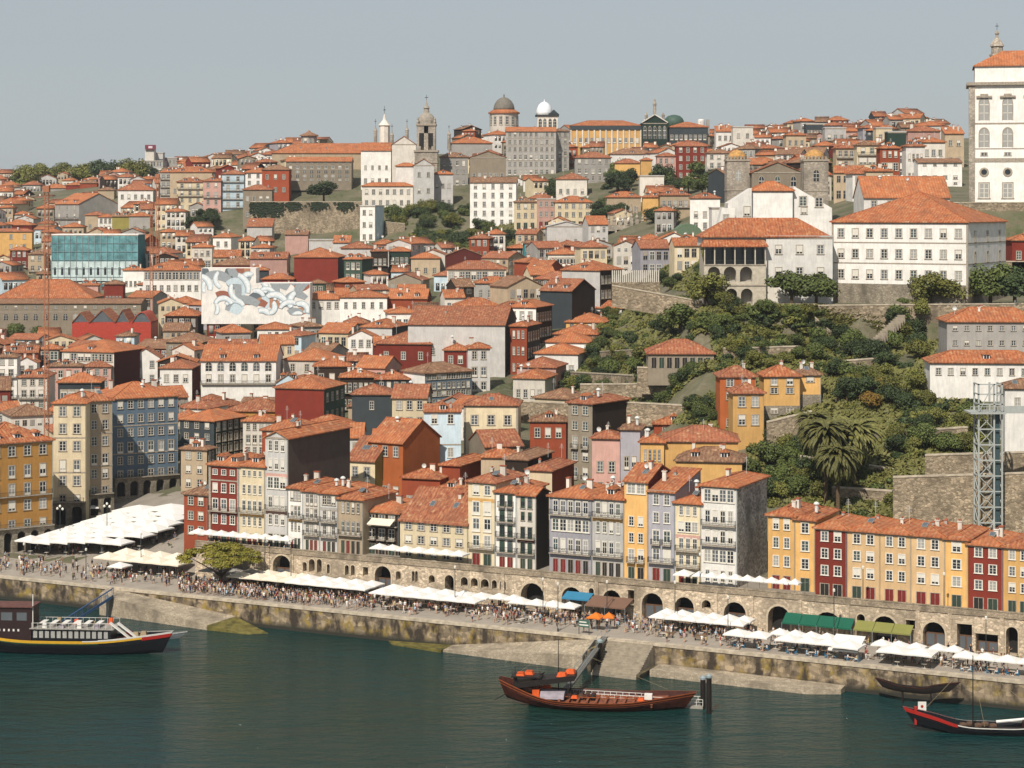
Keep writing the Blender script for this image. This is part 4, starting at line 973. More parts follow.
# ---------------------------------------------------------------- churches and palaces
def stone(): return masonry('church_granite', '#A59A8C', .7, .22)
def palace():
    h = house
    o = h(832, 968, 222, Y=KY*345, rot=-24, rows='wwwx', cols=9, c='white', sc_='white', ps=1009, sw=('tttx', 3), roof='hip', pitch=23, near=True, strings=(1, 2), trim='g', quoin=True,
      label='large white episcopal building with three rows of nine windows and hipped roof', name='white_palace', cat='building', stone=True, rk=0, chim=0, yb=306)
    h(766, 833, 237, Y=KY*346.6, rot=-1, rows='wwx', cols=3, c='white', roof='flat', near=True, dep=12, label='white wing between the arched loggia and the white palace', name='palace_wing', cat='building', rk=0, chim=0, yb=300)
    # loggia wing
    Yl = KY*345; p0, p1 = P(704, 303, Yl), P(766, 303, Yl); z = T(p0.x, Yl); W = p1.x-p0.x
    root = empty('loggia_building', (p0.x, Yl, z)); ht = CZ-(246-HY)/F*Yl-z
    s = ht/14.0
    b = MB(); f1, f2 = 4.6*s, 9.6*s
    holes1 = [(W*(.19+.25*i), W*.19, 0, f1-.7*s, 'a') for i in (1, 2)]; holes2 = [(W*(.16+.26*i), W*.2, f1+.9*s, f2-.5*s, 'a') for i in range(3)]
    arch_front(b, 0, W, -3, f1, [(x, w, -3 if False else 0, t, k) for x, w, _, t, k in holes1], 3)
    arch_front(b, 0, W, f1, f2, holes2, 3)
    b.poly([(W, 0, -3), (W, 12, -3), (W, 12, ht), (W, 0, f2)], 0); b.poly([(0, 12, -3), (0, 0, -3), (0, 0, f2), (0, 12, ht)], 0); b.poly([(0, 3.2, f2), (W, 3.2, f2), (W, 3.2, ht+.5), (0, 3.2, ht+.5)], 3)
    b.poly([(0, 0, f2), (W, 0, f2), (W, 3.2, f2), (0, 3.2, f2)], 0)
    b.build('wall', [mat('loggia_stone', '#B1A796', .9, .15, 1), mat('loggia_stone', '#B1A796', .9, .15, 1), plaster('grey'), glassmat(0)], root)
    for i in range(7):
        c_ = MB(); x = .15+(W-.3)*i/6; c_.box(x-.14, x+.14, .05, .35, f2, ht, 0); c_.build('column', [mat('loggia_stone', '#B1A796', .9, .15, 1)], root)
    c_ = MB(); c_.box(0, W, .1, .25, f2+1.0, f2+1.12, 0); [c_.box(W*k/40-.03, W*k/40+.03, .14, .2, f2, f2+1, 0) for k in range(1, 40)]; c_.build('railing', [IRON()], root)
    c_ = MB(); c_.box(-.1, W+.1, -.15, -.003, f1-.12, f1+.2); c_.box(-.1, W+.1, -.15, -.003, f2-.25, f2+.02); c_.build('string_course', [GRANITE()], root)
    r_ = MB(); th = .25
    def hipslab(x0, x1, y0, y1, z0, rise, ins):
        r_.add([(x0,y0,z0),(x1,y0,z0),(x1,y1,z0),(x0,y1,z0),(x0+ins,(y0+y1)/2,z0+rise),(x1-ins,(y0+y1)/2,z0+rise),(x0,y0,z0-th),(x1,y0,z0-th),(x1,y1,z0-th),(x0,y1,z0-th)], [(0,1,5,4),(1,2,5),(2,3,4,5),(3,0,4),(0,6,7,1),(1,7,8,2),(2,8,9,3),(3,9,6,0),(6,9,8,7)])
    hipslab(-.6, W+.6, -.6, 6, ht, 1.6, .8); r_.build('porch_roof', roofmat(0), root)
    r_ = MB(); hipslab(-.7, (833-704)/F*Yl, 2.0, 17, CZ-(236.5-HY)/F*Yl-z, 4.6, 7.5); r_.build('roof', roofmat(0), root)
    b = MB(); b.box(-.2, W+2, 3.3, 16, ht-.1, CZ-(236.6-HY)/F*Yl-z); b.build('upper_wall', plaster('white'), root)
    b = MB(); 
    for i in range(9): b.add([(W+.2+i*.9, 1.6, f1*(1-i/9)),(W+1.1+i*.9, 1.6, f1*(1-i/9)),(W+1.1+i*.9, 3.0, f1*(1-i/9)),(W+.2+i*.9, 3, f1*(1-i/9))], [(0,1,2,3)])
    b.add([(W, 1.55, f1),(W+8.5,1.55,0),(W+8.5,1.55,1.0),(W,1.55,f1+1)], [(0,1,2,3)]); b.add([(W,1.55,0),(W+8.5,1.55,0),(W,1.55,f1)], [(0,1,2)]); b.build('stair', plaster('offwhite'), root)
    tag(root, 'stone loggia with three tall arches and a colonnaded top gallery', 'building'); MANUAL.append((700, 768, 225, 303, Yl)); FOOT.append(((p0.x+p1.x)/2, Yl+8, 0, W/2, 8))
    # white complex behind
    h(752, 793, 190.5, Y=KY*385, rot=0, rows='wx', cols=2, c='white', roof='hip', pitch=27, label='white block with a small pyramid orange roof behind the loggia', name='palace_wing', cat='building', near=True, yb=221, chim=0, rk=0, dep=9)
    def polyhouse(pts, Y, dp, key, label, wins, name='palace_wing'):
        a = P(pts[0][0], pts[0][1], Y); root = empty(name, (a.x, Y, a.z)); q = [(P(x, y, Y).x-a.x, P(x, y, Y).z-a.z) for x, y in pts]; n = len(q); b = MB()
        b.poly([(x, 0, z) for x, z in q]); b.poly([(x, dp, z) for x, z in q][::-1])
        for i in range(n): (x0, z0), (x1, z1) = q[i], q[(i+1) % n]; b.poly([(x0, 0, z0), (x0, dp, z0), (x1, dp, z1), (x1, 0, z1)])
        b.build('wall', plaster(key), root)
        for (x, y, w, hh) in wins: p = P(x, y, Y); put_window(root, 'w', p.x-a.x, 0, p.z-a.z, w, hh, 0, RND, 'g', True)
        tag(root, label, 'building'); MANUAL.append((min(x for x, y in pts), max(x for x, y in pts), min(y for x, y in pts), max(y for x, y in pts), Y)); FOOT.append((a.x+q[1][0]/2, Y+dp/2, 0, abs(q[1][0])/2, dp/2)); return root
    polyhouse([(793.5, 240), (832, 240), (832, 208), (793.5, 186)], KY*386, 9, 'white', 'white wall with a falling roofline right of the pyramid-roofed block', [(803, 206, 1.9, 2.6), (819, 207, 1.9, 2.6), (804, 214, 1.5, 1.8)])
    polyhouse([(728, 240), (751.7, 240), (751.7, 188), (733, 200), (728, 203)], KY*384, 9, 'white', 'white stepped wing left of the pyramid-roofed block', [(747, 216, 1.6, 2.6)])
    polyhouse([(714, 245), (735, 245), (735, 208), (722, 208)], KY*380, 6, 'white', 'low white buttressed wall left of the stepped wing', [(726, 222, 1.4, 2.0)])
    h(864, 950, 196.5, Y=KY*392, rot=0, rows='wx', cols=5, c='white', roof='gx', pitch=34, label='long white low house with a broad steep orange roof behind the palace', name='palace_wing', cat='building', near=True, yb=203, chim=0, rk=0, dep=17)
    # cathedral
    st = stone()
    def tower(px0, px1, ytop, ybase, Y, label, dome=True):
        a, c = P(px0, ybase, Y), P(px1, ybase, Y); w = c.x-a.x; z0 = T(a.x, Y)-2; zt = CZ-(ytop-HY)/F*Y
        root = empty('cathedral_tower', ((a.x+c.x)/2, Y, z0)); hh = zt-z0; b = MB(); b.box(-w/2, w/2, 0, w, 0, hh); b.build('shaft', st, root)
        b = MB(); b.box(-w/2-.25, w/2+.25, -.25, w+.25, hh-.05, hh+.55); b.box(-w/2-.15, w/2+.15, -.15, w+.15, hh-9.6, hh-9.2); b.build('cornice', GRANITE(), root)
        b = MB(); n = 7
        for i in range(n): 
            for y_ in (0, w-.5): b.box(-w/2+w*i/n, -w/2+w*(i+.55)/n, y_, y_+.5, hh+.55, hh+1.5)
        b.build('battlement', st, root)
        put_window(root, 'a', 0, 0, hh-6.4, 1.7, 3.6, 0, RND)
        if dome:
            b = MB(); b.lathe([(w*.42, hh+.5), (w*.42, hh+1.6), (w*.34, hh+2.6), (w*.2, hh+3.4), (.05, hh+3.9)], 0, w/2, 14); b.build('dome', mat('lichen_dome', '#A87F4C', .9, .3, 1), root, smooth=True)
        tag(root, label, 'church tower'); PROT.append((px0, px1, ytop-10, ybase, Y))
    tower(727, 750, 161, 195, KY*455, 'left square granite cathedral tower with battlements and ochre cap')
    tower(804, 828.5, 161, 200, KY*440, 'right square granite cathedral tower with battlements and ochre cap')
    house(752, 803, 172, Y=KY*452, rot=0, rows='axx', cols=3, c='stone', roof='gy', pitch=22, label='stone cathedral nave gable between the two square towers', name='cathedral_nave', cat='church', yb=185, chim=0, rk=1)
    # tall tower block at the right edge
    Y = KY*402; a = P(976, 203, Y); W = 24.0; z0 = T(a.x, Y); root = empty('cathedral_palace', (a.x+W/2, Y, z0), -.21); top = CZ-(65-HY)/F*Y-z0; zc = CZ-(83-HY)/F*Y-z0
    zz = lambda py: CZ-(py-HY)/F*Y-z0
    b = MB(); b.box(-W/2, W/2, 0, 16, -3, top); b.build('wall', plaster('white'), root)
    b = MB(); b.box(-W/2-1.7, -W/2-.002, -.3, 3.5, -3, zc-.2); b.build('corner_buttress', st, root)
    b = MB(); b.box(-W/2-2.3, W/2+.6, -.9, 17, zc-.55, zc+.35); b.box(-W/2-.1, W/2+.1, -.12, -.003, zz(162), zz(158)); b.box(-W/2-.1, W/2+.1, -.08, -.003, zz(124), zz(122.5)); b.box(-W/2-.1, W/2+.1, -.08, -.003, zz(149), zz(148)); b.box(-W/2-.3, W/2+.3, -.35, -.003, -3, zz(202)); b.build('cornice', GRANITE(), root)
    b = MB(); rise = 3.6; o_ = .5; b.add([(-W/2-o_,-o_,top),(W/2+o_,-o_,top),(W/2+o_,16+o_,top),(-W/2-o_,16+o_,top),(-W/2+8,8,top+rise+1.2),(W/2-8,8,top+rise+1.2),(-W/2-o_,-o_,top-.3),(W/2+o_,-o_,top-.3),(W/2+o_,16+o_,top-.3),(-W/2-o_,16+o_,top-.3)], [(0,1,5,4),(1,2,5),(2,3,4,5),(3,0,4),(0,6,7,1),(1,7,8,2),(2,8,9,3),(3,9,6,0)]); b.build('roof', roofmat(0), root)
    for px in (985, 1008, 1031):
        x = (px-512)/F*Y-a.x-W/2
        for (t, bt, sty) in ((97, 120, 'a'), (128, 147, 'a'), (183, 198, 'w')):
            put_window(root, sty, x, 0, zz(bt), 2.6 if sty == 'a' else 2.7, zz(t)-zz(bt), 0, RND, 'g', True, gv=2)
        b = MB(); b.box(x-2.2, x+2.2, -.55, -.003, zz(97)-.1, zz(96)+.15); b.box(x-1.1, x+1.1, -.55, -.003, zz(95.6), zz(93.5)); b.build('window_pediment', GRANITE(), root)
        b = MB(); b.lathe([(1.35, 0), (1.35, .15), (.85, .2), (.8, .1), (.75, .1)], n=16); ow = b.build('oculus', [GRANITE()], root, (x, 0, zz(172))); ow.rotation_euler = (math.pi/2, 0, 0)
        b = MB(); b.lathe([(.8, 0), (.8, .1)], n=16); g = b.build('pane', [glassmat(0)], ow, (0, 0, .06))
        put_window(root, 'w', x, 0, zz(155.5), 1.7, .9, 0, RND, 'g', False)
    tag(root, 'tall white baroque tower block with granite trim at the upper right edge', 'church'); MANUAL.append((965, 1040, 50, 203, Y)); FOOT.append((a.x+W/2, Y+8, 0, W/2, 8))
    # lantern spire
    p = P(997, 60, KY*425); z1 = p.z-8; root = empty('bell_spire', (p.x, KY*425, z1)); b = MB(); b.lathe([(2.0, 0), (2.0, 9), (2.4, 9.2), (2.4, 9.7), (1.8, 9.8), (1.8, 12), (2.2, 12.1), (1.9, 12.8), (1.2, 14), (.5, 14.8), (.4, 15.6), (.7, 16), (.5, 16.6), (.1, 17)], n=8); b.build('lantern', st, root)
    b = MB(); b.bar((0, 0, 17), (0, 0, 19.2), .08); b.box(-.5, .5, -.06, .06, 18.2, 18.4); b.build('cross', IRON(), root); tag(root, 'slim granite lantern spire with a cross behind the tower block roof', 'spire')
    # neighbour at far right under tower
    house(1012, 1045, 240, Y=KY*372, rot=0, rows='ww', cols=3, c='red', label='red-roofed house at the right edge beside the white palace', yb=262, roof='hip')
def church():
    st = stone(); Y = KY*655
    def z(py, Yv=Y): return CZ-(py-HY)/F*Yv
    house(272, 392, 153, Y=KY*700, rot=3, rows='xxx', cols=3, c='tan', roof='hip', pitch=24, dep=22, label='long monastery range with a broad orange roof left of the church', name='monastery', cat='building', yb=160, chim=0, rk=0, sky=3)
    house(286, 351.5, 161, Y=KY*668, rot=1, rows='staaw', cols=9, c='stone', roof='gx', pitch=16, dep=14, label='brown stone monastery front with rows of arched windows', name='monastery', cat='building', yb=203, chim=0, rk=0, strings=(1, 2), near=False)
    house(262, 287, 172, Y=KY*672, rot=0, rows='www', cols=3, c='brick', label='brick red house left of the stone monastery front', yb=190)
    house(361, 391, 150, Y=KY*668, rot=2, rows='xsw', cols=4, c='white', roof='gx', pitch=28, dep=14, label='white nave block with four slit windows beside the monastery', name='church_nave', cat='church', yb=180, chim=0, rk=0)
    house(392, 416, 144, Y=KY*664, rot=2, rows='xxw', cols=2, c='offwhite', roof='gy', pitch=34, dep=16, label='pale gabled church front left of the bell tower', name='church_nave', cat='church', yb=175, chim=0, rk=0)
    house(396, 416, 166, Y=KY*648, rot=2, rows='w', cols=2, c='white', roof='hip', dep=7, label='small white annex with an orange hipped roof below the church gable', yb=180, name='church_annex', cat='church')
    house(362, 413, 186, Y=KY*643, rot=2, rows='ww', cols=7, c='offwhite', roof='hip', dep=8, pitch=20, label='long low pale sacristy range under the church', name='church_annex', cat='church', yb=205, chim=0)
    house(413.5, 434, 165, Y=KY*641, rot=2, rows='wwx', cols=2, c='lightgrey', roof='gy', pitch=32, dep=10, label='pale gable-fronted chapel in front of the bell tower', name='chapel', cat='church', yb=205, chim=0)
    # bell tower
    Yt = KY*662; p = P(426, 200, Yt); zb = T(p.x, Yt)-1; root = empty('bell_tower', (p.x, Yt, zb)); w = 5.4; q = lambda py: z(py, Yt)-zb
    b = MB(); b.box(-w, w, 0, 2*w, 0, q(152)); b.build('shaft', st, root)
    b = MB(); b.box(-w-.4, w+.4, -.4, 2*w+.4, q(152), q(150)); b.box(-w-.3, w+.3, -.3, 2*w+.3, q(163), q(162)); b.box(-w*.82-.4, w*.82+.4, w*.18-.4, w*1.82+.4, q(125.5), q(123.5)); b.build('cornice', GRANITE(), root)
    b = MB(); c8 = w*.82
    for sx in (-1, 1):
        for sy in (0, 1):
            xa = -c8 if sx < 0 else c8-1.9; ya = w*.18+(1.64*w-1.9)*sy; b.box(xa, xa+1.9, ya, ya+1.9, q(150), q(133))
    b.box(-1, 1, w*.18, w*.18+1.2, q(150), q(125.5)); b.box(-c8, c8, w*.18, w*1.82, q(133), q(125.6)); b.box(-c8+1, c8-1, w*.5, w*1.5, q(150), q(133)); b.build('belfry', st, root)
    b = MB()
    for sx in (-1, 1): b.box(sx*2.4-.9, sx*2.4+.9, w*.18-.05, w*.5, q(146), q(133)+.02, 0)
    b.build('bell_opening', DARK(), root)
    b = MB(); b.lathe([(w*.78, q(123.5)), (w*.78, q(120)), (w*.7, q(117)), (w*.5, q(114)), (w*.26, q(112)), (w*.22, q(108)), (w*.3, q(107.5)), (w*.1, q(104)), (.1, q(100))], 0, w, 12); b.build('dome', mat('dome_lead', '#8F867A', .8, .2, 1), root, smooth=False)
    b = MB(); 
    for sx in (-1, 1):
        for sy in (-1, 1): b.lathe([(.5, q(123.5)), (.6, q(121.5)), (.3, q(120)), (.45, q(119)), (.05, q(117))], sx*c8*.9, w+sy*c8*.9, 6)
    b.build('pinnacle', st, root)
    b = MB(); b.bar((0, w, q(101)), (0, w, q(94)), .12); b.box(-.8, .8, w-.1, w+.1, q(97.2), q(96.6)); b.build('cross', IRON(), root)
    tag(root, 'ornate baroque bell tower with a dome and cross left of centre on the skyline', 'church tower'); PROT.append((413, 438, 95, 200, Yt)); FOOT.append((p.x, Yt+w, 0, w, w))
    for px, yt, yb_, l in ((384.5, 106, 137, 'white church spire with a thin needle behind the nave roof'), (375.5, 119, 138, 'short pinnacle left of the white church spire'), (407, 119, 137, 'short pinnacle between the white spire and the bell tower'), (392, 124, 142, 'small pinnacle on the gable right of the white spire'), (449, 125, 140, 'small iron cross on the ridge right of the bell tower')):
        Yp = KY*680; p = P(px, yb_, Yp); s = (yb_-yt)/F*Yp; root = empty('spire', p); k = 2.6 if yt < 110 else .8; b = MB(); b.lathe([(k, -5), (k, s*.35), (k*1.2, s*.37), (k*.8, s*.45), (k*.35, s*.55), (k*.15, s*.7), (.1, s*.75)], n=8); b.build('lantern', plaster('offwhite') if k > 1 else st, root); b = MB(); b.bar((0, 0, s*.7), (0, 0, s), .12); b.box(-.5, .5, -.1, .1, s*.86, s*.89); b.build('cross', IRON(), root); tag(root, l, 'spire')
    # lantern on monastery roof
    p = P(309, 141, KY*710); root = empty('roof_lantern', p); b = MB(); b.lathe([(4.0, -4), (4.0, 2.5)], n=8, m=0); b.build('drum', plaster('grey'), root); b = MB(); b.lathe([(5.0, 2.5), (4.8, 2.9), (1, 4.6), (.2, 5.5)], n=8); b.build('roof', roofmat(2), root)
    for i in range(8):
        a = math.pi*2*(i+.5)/8; put_window(root, 'w', 3.72*math.cos(a), 3.72*math.sin(a), -1.5, 1.4, 2.8, a+math.pi/2, RND)
    tag(root, 'octagonal lantern turret on the monastery roof', 'turret')
    # neoclassical pediment building
    Yp = KY*655; a, c = P(470, 170, Yp), P(506, 170, Yp); house(470, 506, 157, Y=Yp, rot=2, rows='tt', cols=6, c='stone', roof='gy', pitch=19, dep=16, label='stone building with a wide pediment above the white block', name='pedimented_building', cat='building', yb=178, chim=0, strings=(1,), near=False)
    house(452, 492, 143, Y=KY*720, rot=8, rows='xx', cols=2, c='grey', roof='hip', dep=16, label='grey hall with a broad orange roof left of the rotunda', name='hall', cat='building', yb=152)
    # rotunda with dome
    Yr = KY*745; p = P(504, 128, Yr); root = empty('rotunda', p); k = F/Yr
    b = MB(); b.lathe([(7.6, -6), (7.6, 7.5)], n=20); b.build('drum', plaster('offwhite'), root)
    b = MB(); b.lathe([(8.4, 7.5), (8.4, 8.3), (7.9, 8.4), (6.2, 9.6)], n=20); b.build('roof', roofmat(0), root)
    b = MB(); b.lathe([(5.6, 9.4), (5.6, 10.6), (5.1, 12.6), (4.0, 14.4), (2.3, 15.8), (.5, 16.4), (.4, 17.6), (.05, 18.2)], n=20); b.build('dome', mat('slate_dome', '#6B655C', .7, .2, 1), root, smooth=True)
    for i in range(14):
        a_ = 2*math.pi*i/14; put_window(root, 'w', 7.58*math.cos(a_), 7.58*math.sin(a_), 1.5, 1.5, 4.5, a_+math.pi/2, RND)
    tag(root, 'round pale rotunda with a dark dome on the skyline', 'rotunda'); PROT.append((490, 520, 96, 130, Yr))
    # hospital-like block
    house(506, 556, 131, Y=KY*690, rot=1, rows='wwwtwt', cols=9, c='grey', roof='gx', pitch=17, dep=14, label='big grey stone block with six rows of windows in the centre skyline', name='large_building', cat='building', yb=190, strings=(1, 2, 4), chim=0, rk=0)
    house(556, 569, 131, Y=KY*696, rot=25, rows='wwwtwt', cols=2, c='grey', roof='hip', pitch=17, dep=12, label='angled end of the big grey skyline block', name='large_building', cat='building', yb=190, strings=(1, 2, 4), chim=0, rk=2)
    # white dome pavilion
    Yd = KY*735; p = P(546, 130, Yd); root = empty('domed_pavilion', p); b = MB(); b.box(-6.2, 7.2, 0, 12, -8, 0); b.box(-6.8, 7.8, -.6, 12.6, 0, .5); b.build('base', plaster('slate'), root)
    b = MB(); b.box(-4.6, 6.2, 1, 11, .5, 8.2); b.build('wall', plaster('offwhite'), root)
    b = MB(); b.add([(1.2,.4,8.2),(7,.4,8.2),(4.1,.4,10.8),(1.2,11.5,8.2),(7,11.5,8.2),(4.1,11.5,10.8)], [(0,1,2),(3,5,4),(0,2,5,3),(1,4,5,2),(0,3,4,1)]); b.box(-5.6, 6.9, .3, 11.7, 7.4, 8.1); b.build('pediment', plaster('slate'), root)
    b = MB(); b.lathe([(4.3, 8.2), (4.3, 9.6), (4.0, 11.4), (3.1, 13.4), (1.7, 14.7), (.3, 15.2), (.1, 16.5)], -.8, 6, 18); b.build('dome', mat('white_dome', '#D5D6D8', .4, .04), root, smooth=True)
    for x in (-3, -.6, 2.2, 4.6): put_window(root, 'a', x, 1, 1.3, 1.5, 4.6, 0, RND)
    tag(root, 'pavilion with a bright white dome and grey pediment on the skyline', 'pavilion'); PROT.append((532, 563, 97, 130, Yd))
    # yellow palace
    Yy = KY*720; root_, W, D, H = house(571, 641, 125.5, Y=Yy, rot=0, rows='tt', cols=12, c='yellow', roof='hip', pitch=17, dep=18, label='long yellow palace with white pilasters on the skyline', name='yellow_palace', cat='building', yb=150, chim=0, rk=0)
    b = MB(); b.box(-W/2-.4, W/2+.4, -.5, -.01, H-2.2, H-.1); b.build('entablature', plaster('slate'), root_)
    for i in range(13):
        b = MB(); x = -W/2+W*i/12; b.box(x-.35, x+.35, -.4, -.01, 0, H-2.2); b.build('pilaster', plaster('offwhite'), root_)
    root_, W, D, H = house(641.5, 668, 123, Y=Yy-2, rot=0, rows='at', cols=5, c='darkgreen', roof='gy', pitch=33, dep=18, label='dark green pedimented portico of the yellow palace', name='portico', cat='building', yb=150, chim=0, roofcol='darkgreen')
    b = MB()
    for s in (-1, 1): b.bar((s*W/2, -.4, H+.2), (0, -.4, H+W/2*.65), .35)
    b.build('raking_cornice', plaster('offwhite'), root_)
    b = MB(); b.box(-.8, .8, -.2, 1.6, H+W/2*.65-.5, H+W/2*.65+2); b.lathe([(.9, H+W/2*.65+2), (.7, H+W/2*.65+4), (1.0, H+W/2*.65+5.5), (.5, H+W/2*.65+6.6), (.45, H+W/2*.65+7.6), (.1, H+W/2*.65+8)], 0, .7, 8); b.build('rooftop_statue', stone(), root_)
    for s in (-1, 1): b = MB(); b.lathe([(.8, H+1), (.7, H+3), (.9, H+4), (.3, H+5.2), (.1, H+5.6)], s*W*.32, .8, 7); b.build('rooftop_statue', stone(), root_)
    house(668.5, 708, 127, Y=Yy, rot=0, rows='tt', cols=8, c='slate', roof='hip', pitch=17, dep=18, label='dark right wing of the yellow palace', name='palace_wing', cat='building', yb=146, chim=0, rk=0)
    p = P(674, 121, KY*735); root = empty('green_dome', p); b = MB(); b.lathe([(5.2, -4), (5.2, 0), (4.6, 1.4), (3.2, 2.6), (1.2, 3.2), (.1, 3.3)], n=16); b.build('dome', mat('green_copper', '#3C5247', .6, .15), root, smooth=True); tag(root, 'low dark green dome behind the right palace wing', 'dome')
    p = P(701, 128, KY*730); root = empty('rooftop_tank', p); b = MB(); b.lathe([(1.8, -4), (1.8, 4), (1.2, 4.6)], n=10); b.build('tank', plaster('white'), root); b = MB(); b.box(2.6, 4.4, -1, 1, -4, 4.4); b.build('flue', plaster('grey'), root); tag(root, 'white round tank and flue at the right end of the palace roof', 'tank')
    # ornate stone gate / fountain wall with pinnacles
    Yg = KY*560; a = P(606, 245, Yg); c = P(657, 245, Yg); zg = T(a.x, Yg)-3; W = c.x-a.x; root = empty('stone_gate', (a.x, Yg, zg)); ht = z(226, Yg)-zg
    b = MB(); arch_front(b, 0, W, 0, ht, [(W*.3, 3.6, ht-6.5, ht-1.5, 'r'), (W*.62, 2.6, ht-5, ht-.8, 'a'), (W*.1, 3, ht-6, ht-2, 'r')], 1.5); b.box(0, W, 1.51, 3, 0, ht+.2, 0); b.build('wall', [st, st, DARK()], root)
    for i, hh in enumerate([4.2, 5.2, 4.6, 8.2, 9.4, 8.2, 4.8, 5.4, 4.4]):
        b = MB(); x = W*(i+.5)/9; b.box(x-.7, x+.7, .4, 1.8, ht+.05, ht+hh*.35); b.lathe([(.55, ht+hh*.35), (.8, ht+hh*.42), (.3, ht+hh*.55), (.6, ht+hh*.65), (.15, ht+hh*.85), (.3, ht+hh*.92), (.05, ht+hh)], x, 1.1, 6); b.build('pinnacle', st, root)
    tag(root, 'ornate stone gate wall crowned by pointed finials', 'gate'); PROT.append((606, 657, 205, 244, Yg))
    # green netted canopy
    p0, p1 = P(672, 236, KY*500), P(705, 236, KY*500); root = empty('netted_shed', (p0.x, KY*500, p0.z-2)); w = p1.x-p0.x; b = MB(); n = 8
    for i in range(n):
        t0, t1 = math.pi*i/n, math.pi*(i+1)/n; q0 = (w/2-w/2*math.cos(t0), 6.5*math.sin(t0)); q1 = (w/2-w/2*math.cos(t1), 6.5*math.sin(t1)); b.add([(q0[0],0,q0[1]),(q1[0],0,q1[1]),(q1[0],12,q1[1]),(q0[0],12,q0[1])], [(0,1,2,3)])
        b.add([(w/2,0,0),(q1[0],0,q1[1]),(q0[0],0,q0[1])], [(0,1,2)])
    b.build('canopy', mat('green_netting', '#5A6B55', .9, .2, 2), root); tag(root, 'rounded green netted shed beside the white upper house', 'shed'); PROT.append((672, 706, 216, 236, 500*KY))
def stoneworks():
    def rwall(name, p0, p1, Ya, Yb, yt0, yt1, hgt, label, m=None, th=1.0, cap=True):
        a = P(p0, yt0, Ya*KY); c = P(p1, yt1, Yb*KY); d = Vector((c.x-a.x, c.y-a.y)); L = d.length; ang = math.atan2(d.y, d.x); root = empty(name, (a.x, a.y, a.z), ang); dz = c.z-a.z
        b = MB(); n = max(2, int(L/3)); 
        for i in range(n):
            x0, x1 = L*i/n, L*(i+1)/n; z0, z1 = dz*i/n, dz*(i+1)/n; j = .12*math.sin(i*2.3)
            b.add([(x0,0,z0-hgt),(x1,0,z1-hgt),(x1,0,z1),(x0,0,z0),(x0,th,z0-hgt),(x1,th,z1-hgt),(x1,th,z1),(x0,th,z0)], [(0,1,2,3),(3,2,6,7),(5,4,7,6)]+([(4,0,3,7)] if i == 0 else [])+([(1,5,6,2)] if i == n-1 else []))
        b.build('masonry', m or masonry('terrace_rubble', '#9A8A74', .8, .4), root)
        if cap:
            b = MB(); b.add([(0,-.12,.02),(L,-.12,dz+.02),(L,th+.1,dz+.02),(0,th+.1,.02),(0,-.12,.3),(L,-.12,dz+.3),(L,th+.1,dz+.3),(0,th+.1,.3)], [(0,3,2,1),(4,5,6,7),(0,1,5,4),(1,2,6,5),(2,3,7,6),(3,0,4,7)]); b.build('coping', mat('coping_stone', '#A89B88', .9, .25, .8), root)
        tag(root, label, 'wall'); return root
    rwall('retaining_wall', 250, 362, 631, 631, 202, 202, 15, 'tall ivy-stained stone retaining wall under the monastery')
    rwall('terrace_wall', 818, 1060, 339, 338, 306, 304, 10, 'high pale rubble terrace wall under the white palace')
    rwall('terrace_wall', 950, 1060, 396, 396, 203, 203, 9, 'grey stone plinth wall below the baroque tower block')
    rwall('terrace_wall', 1005, 1060, 372, 372, 262, 262, 9, 'stone wall at the right edge beside the white palace')
    rwall('terrace_wall', 815, 842, 338, 337, 318, 342, 12, 'crumbling pale buttress wall left of the dark trees')
    rwall('terrace_wall', 612, 702, 343, 341, 286, 302, 5, 'pale stone parapet wall of the palace forecourt', cap=True)
    rwall('terrace_wall', 766, 818, 341, 340, 305, 305, 6, 'short parapet wall between the loggia and the palace trees')
    rwall('terrace_wall', 893, 1060, 268, 262, 478, 473, 11, 'long pale lower garden wall behind the right row of houses')
    rwall('terrace_wall', 925, 1060, 276, 270, 456, 452, 6, 'upper garden wall below the ivy slope left of the lift')
    rwall('terrace_wall', 800, 896, 283, 281, 457, 470, 5, 'broken garden terrace wall under the palms')
    rwall('terrace_wall', 767, 812, 292, 292, 423, 412, 5, 'small pale terrace wall below the hillside orange houses')
    rwall('terrace_wall', 588, 720, 318, 312, 401, 408, 5, 'old stone garden wall right of the black-sided house')
    rwall('terrace_wall', 520, 592, 330, 326, 402, 405, 5, 'low garden wall beneath the bushes beside the street')
    rwall('terrace_wall', 580, 720, 331, 327, 385, 384, 3, 'upper brown garden path wall in the hillside gardens')
    rwall('terrace_wall', 637, 690, 326, 325, 368, 370, 6, 'ruined pale wall fragments under the pavilion')
    rwall('terrace_wall', 385, 405, 625, 625, 222, 224, 9, 'cliff wall remnant left of the green cliff')
    rwall('terrace_wall', 455, 520, 600, 600, 250, 252, 5, 'low wall at the foot of the green cliff')
    def twall(p0, p1, y0_, y1_, hgt, label):
        Ya = solveY(p0, y0_+hgt*4.2, 0, 262*KY)/KY-.6; Yb = solveY(p1, y1_+hgt*4.2, 0, 262*KY)/KY-.6; rwall('terrace_wall', p0, p1, Ya, Yb, y0_, y1_, hgt+2, label)
    twall(724, 800, 349, 347, 2.2, 'thin pale garden wall above the roofs of the hillside orange houses')
    twall(600, 640, 352, 350, 2.0, 'short rubble wall left of the garden pavilion')
    twall(838, 890, 362, 358, 2.4, 'pale terrace wall between the dark trees and the orange houses')
    twall(905, 968, 432, 428, 2.2, 'narrow garden terrace wall on the ivy slope left of the lift')
    twall(560, 632, 372, 376, 2.0, 'rubble terrace wall right of the stepped roofs')
    twall(832, 892, 488, 492, 2.4, 'low rubble wall below the palms above the right row roofs')
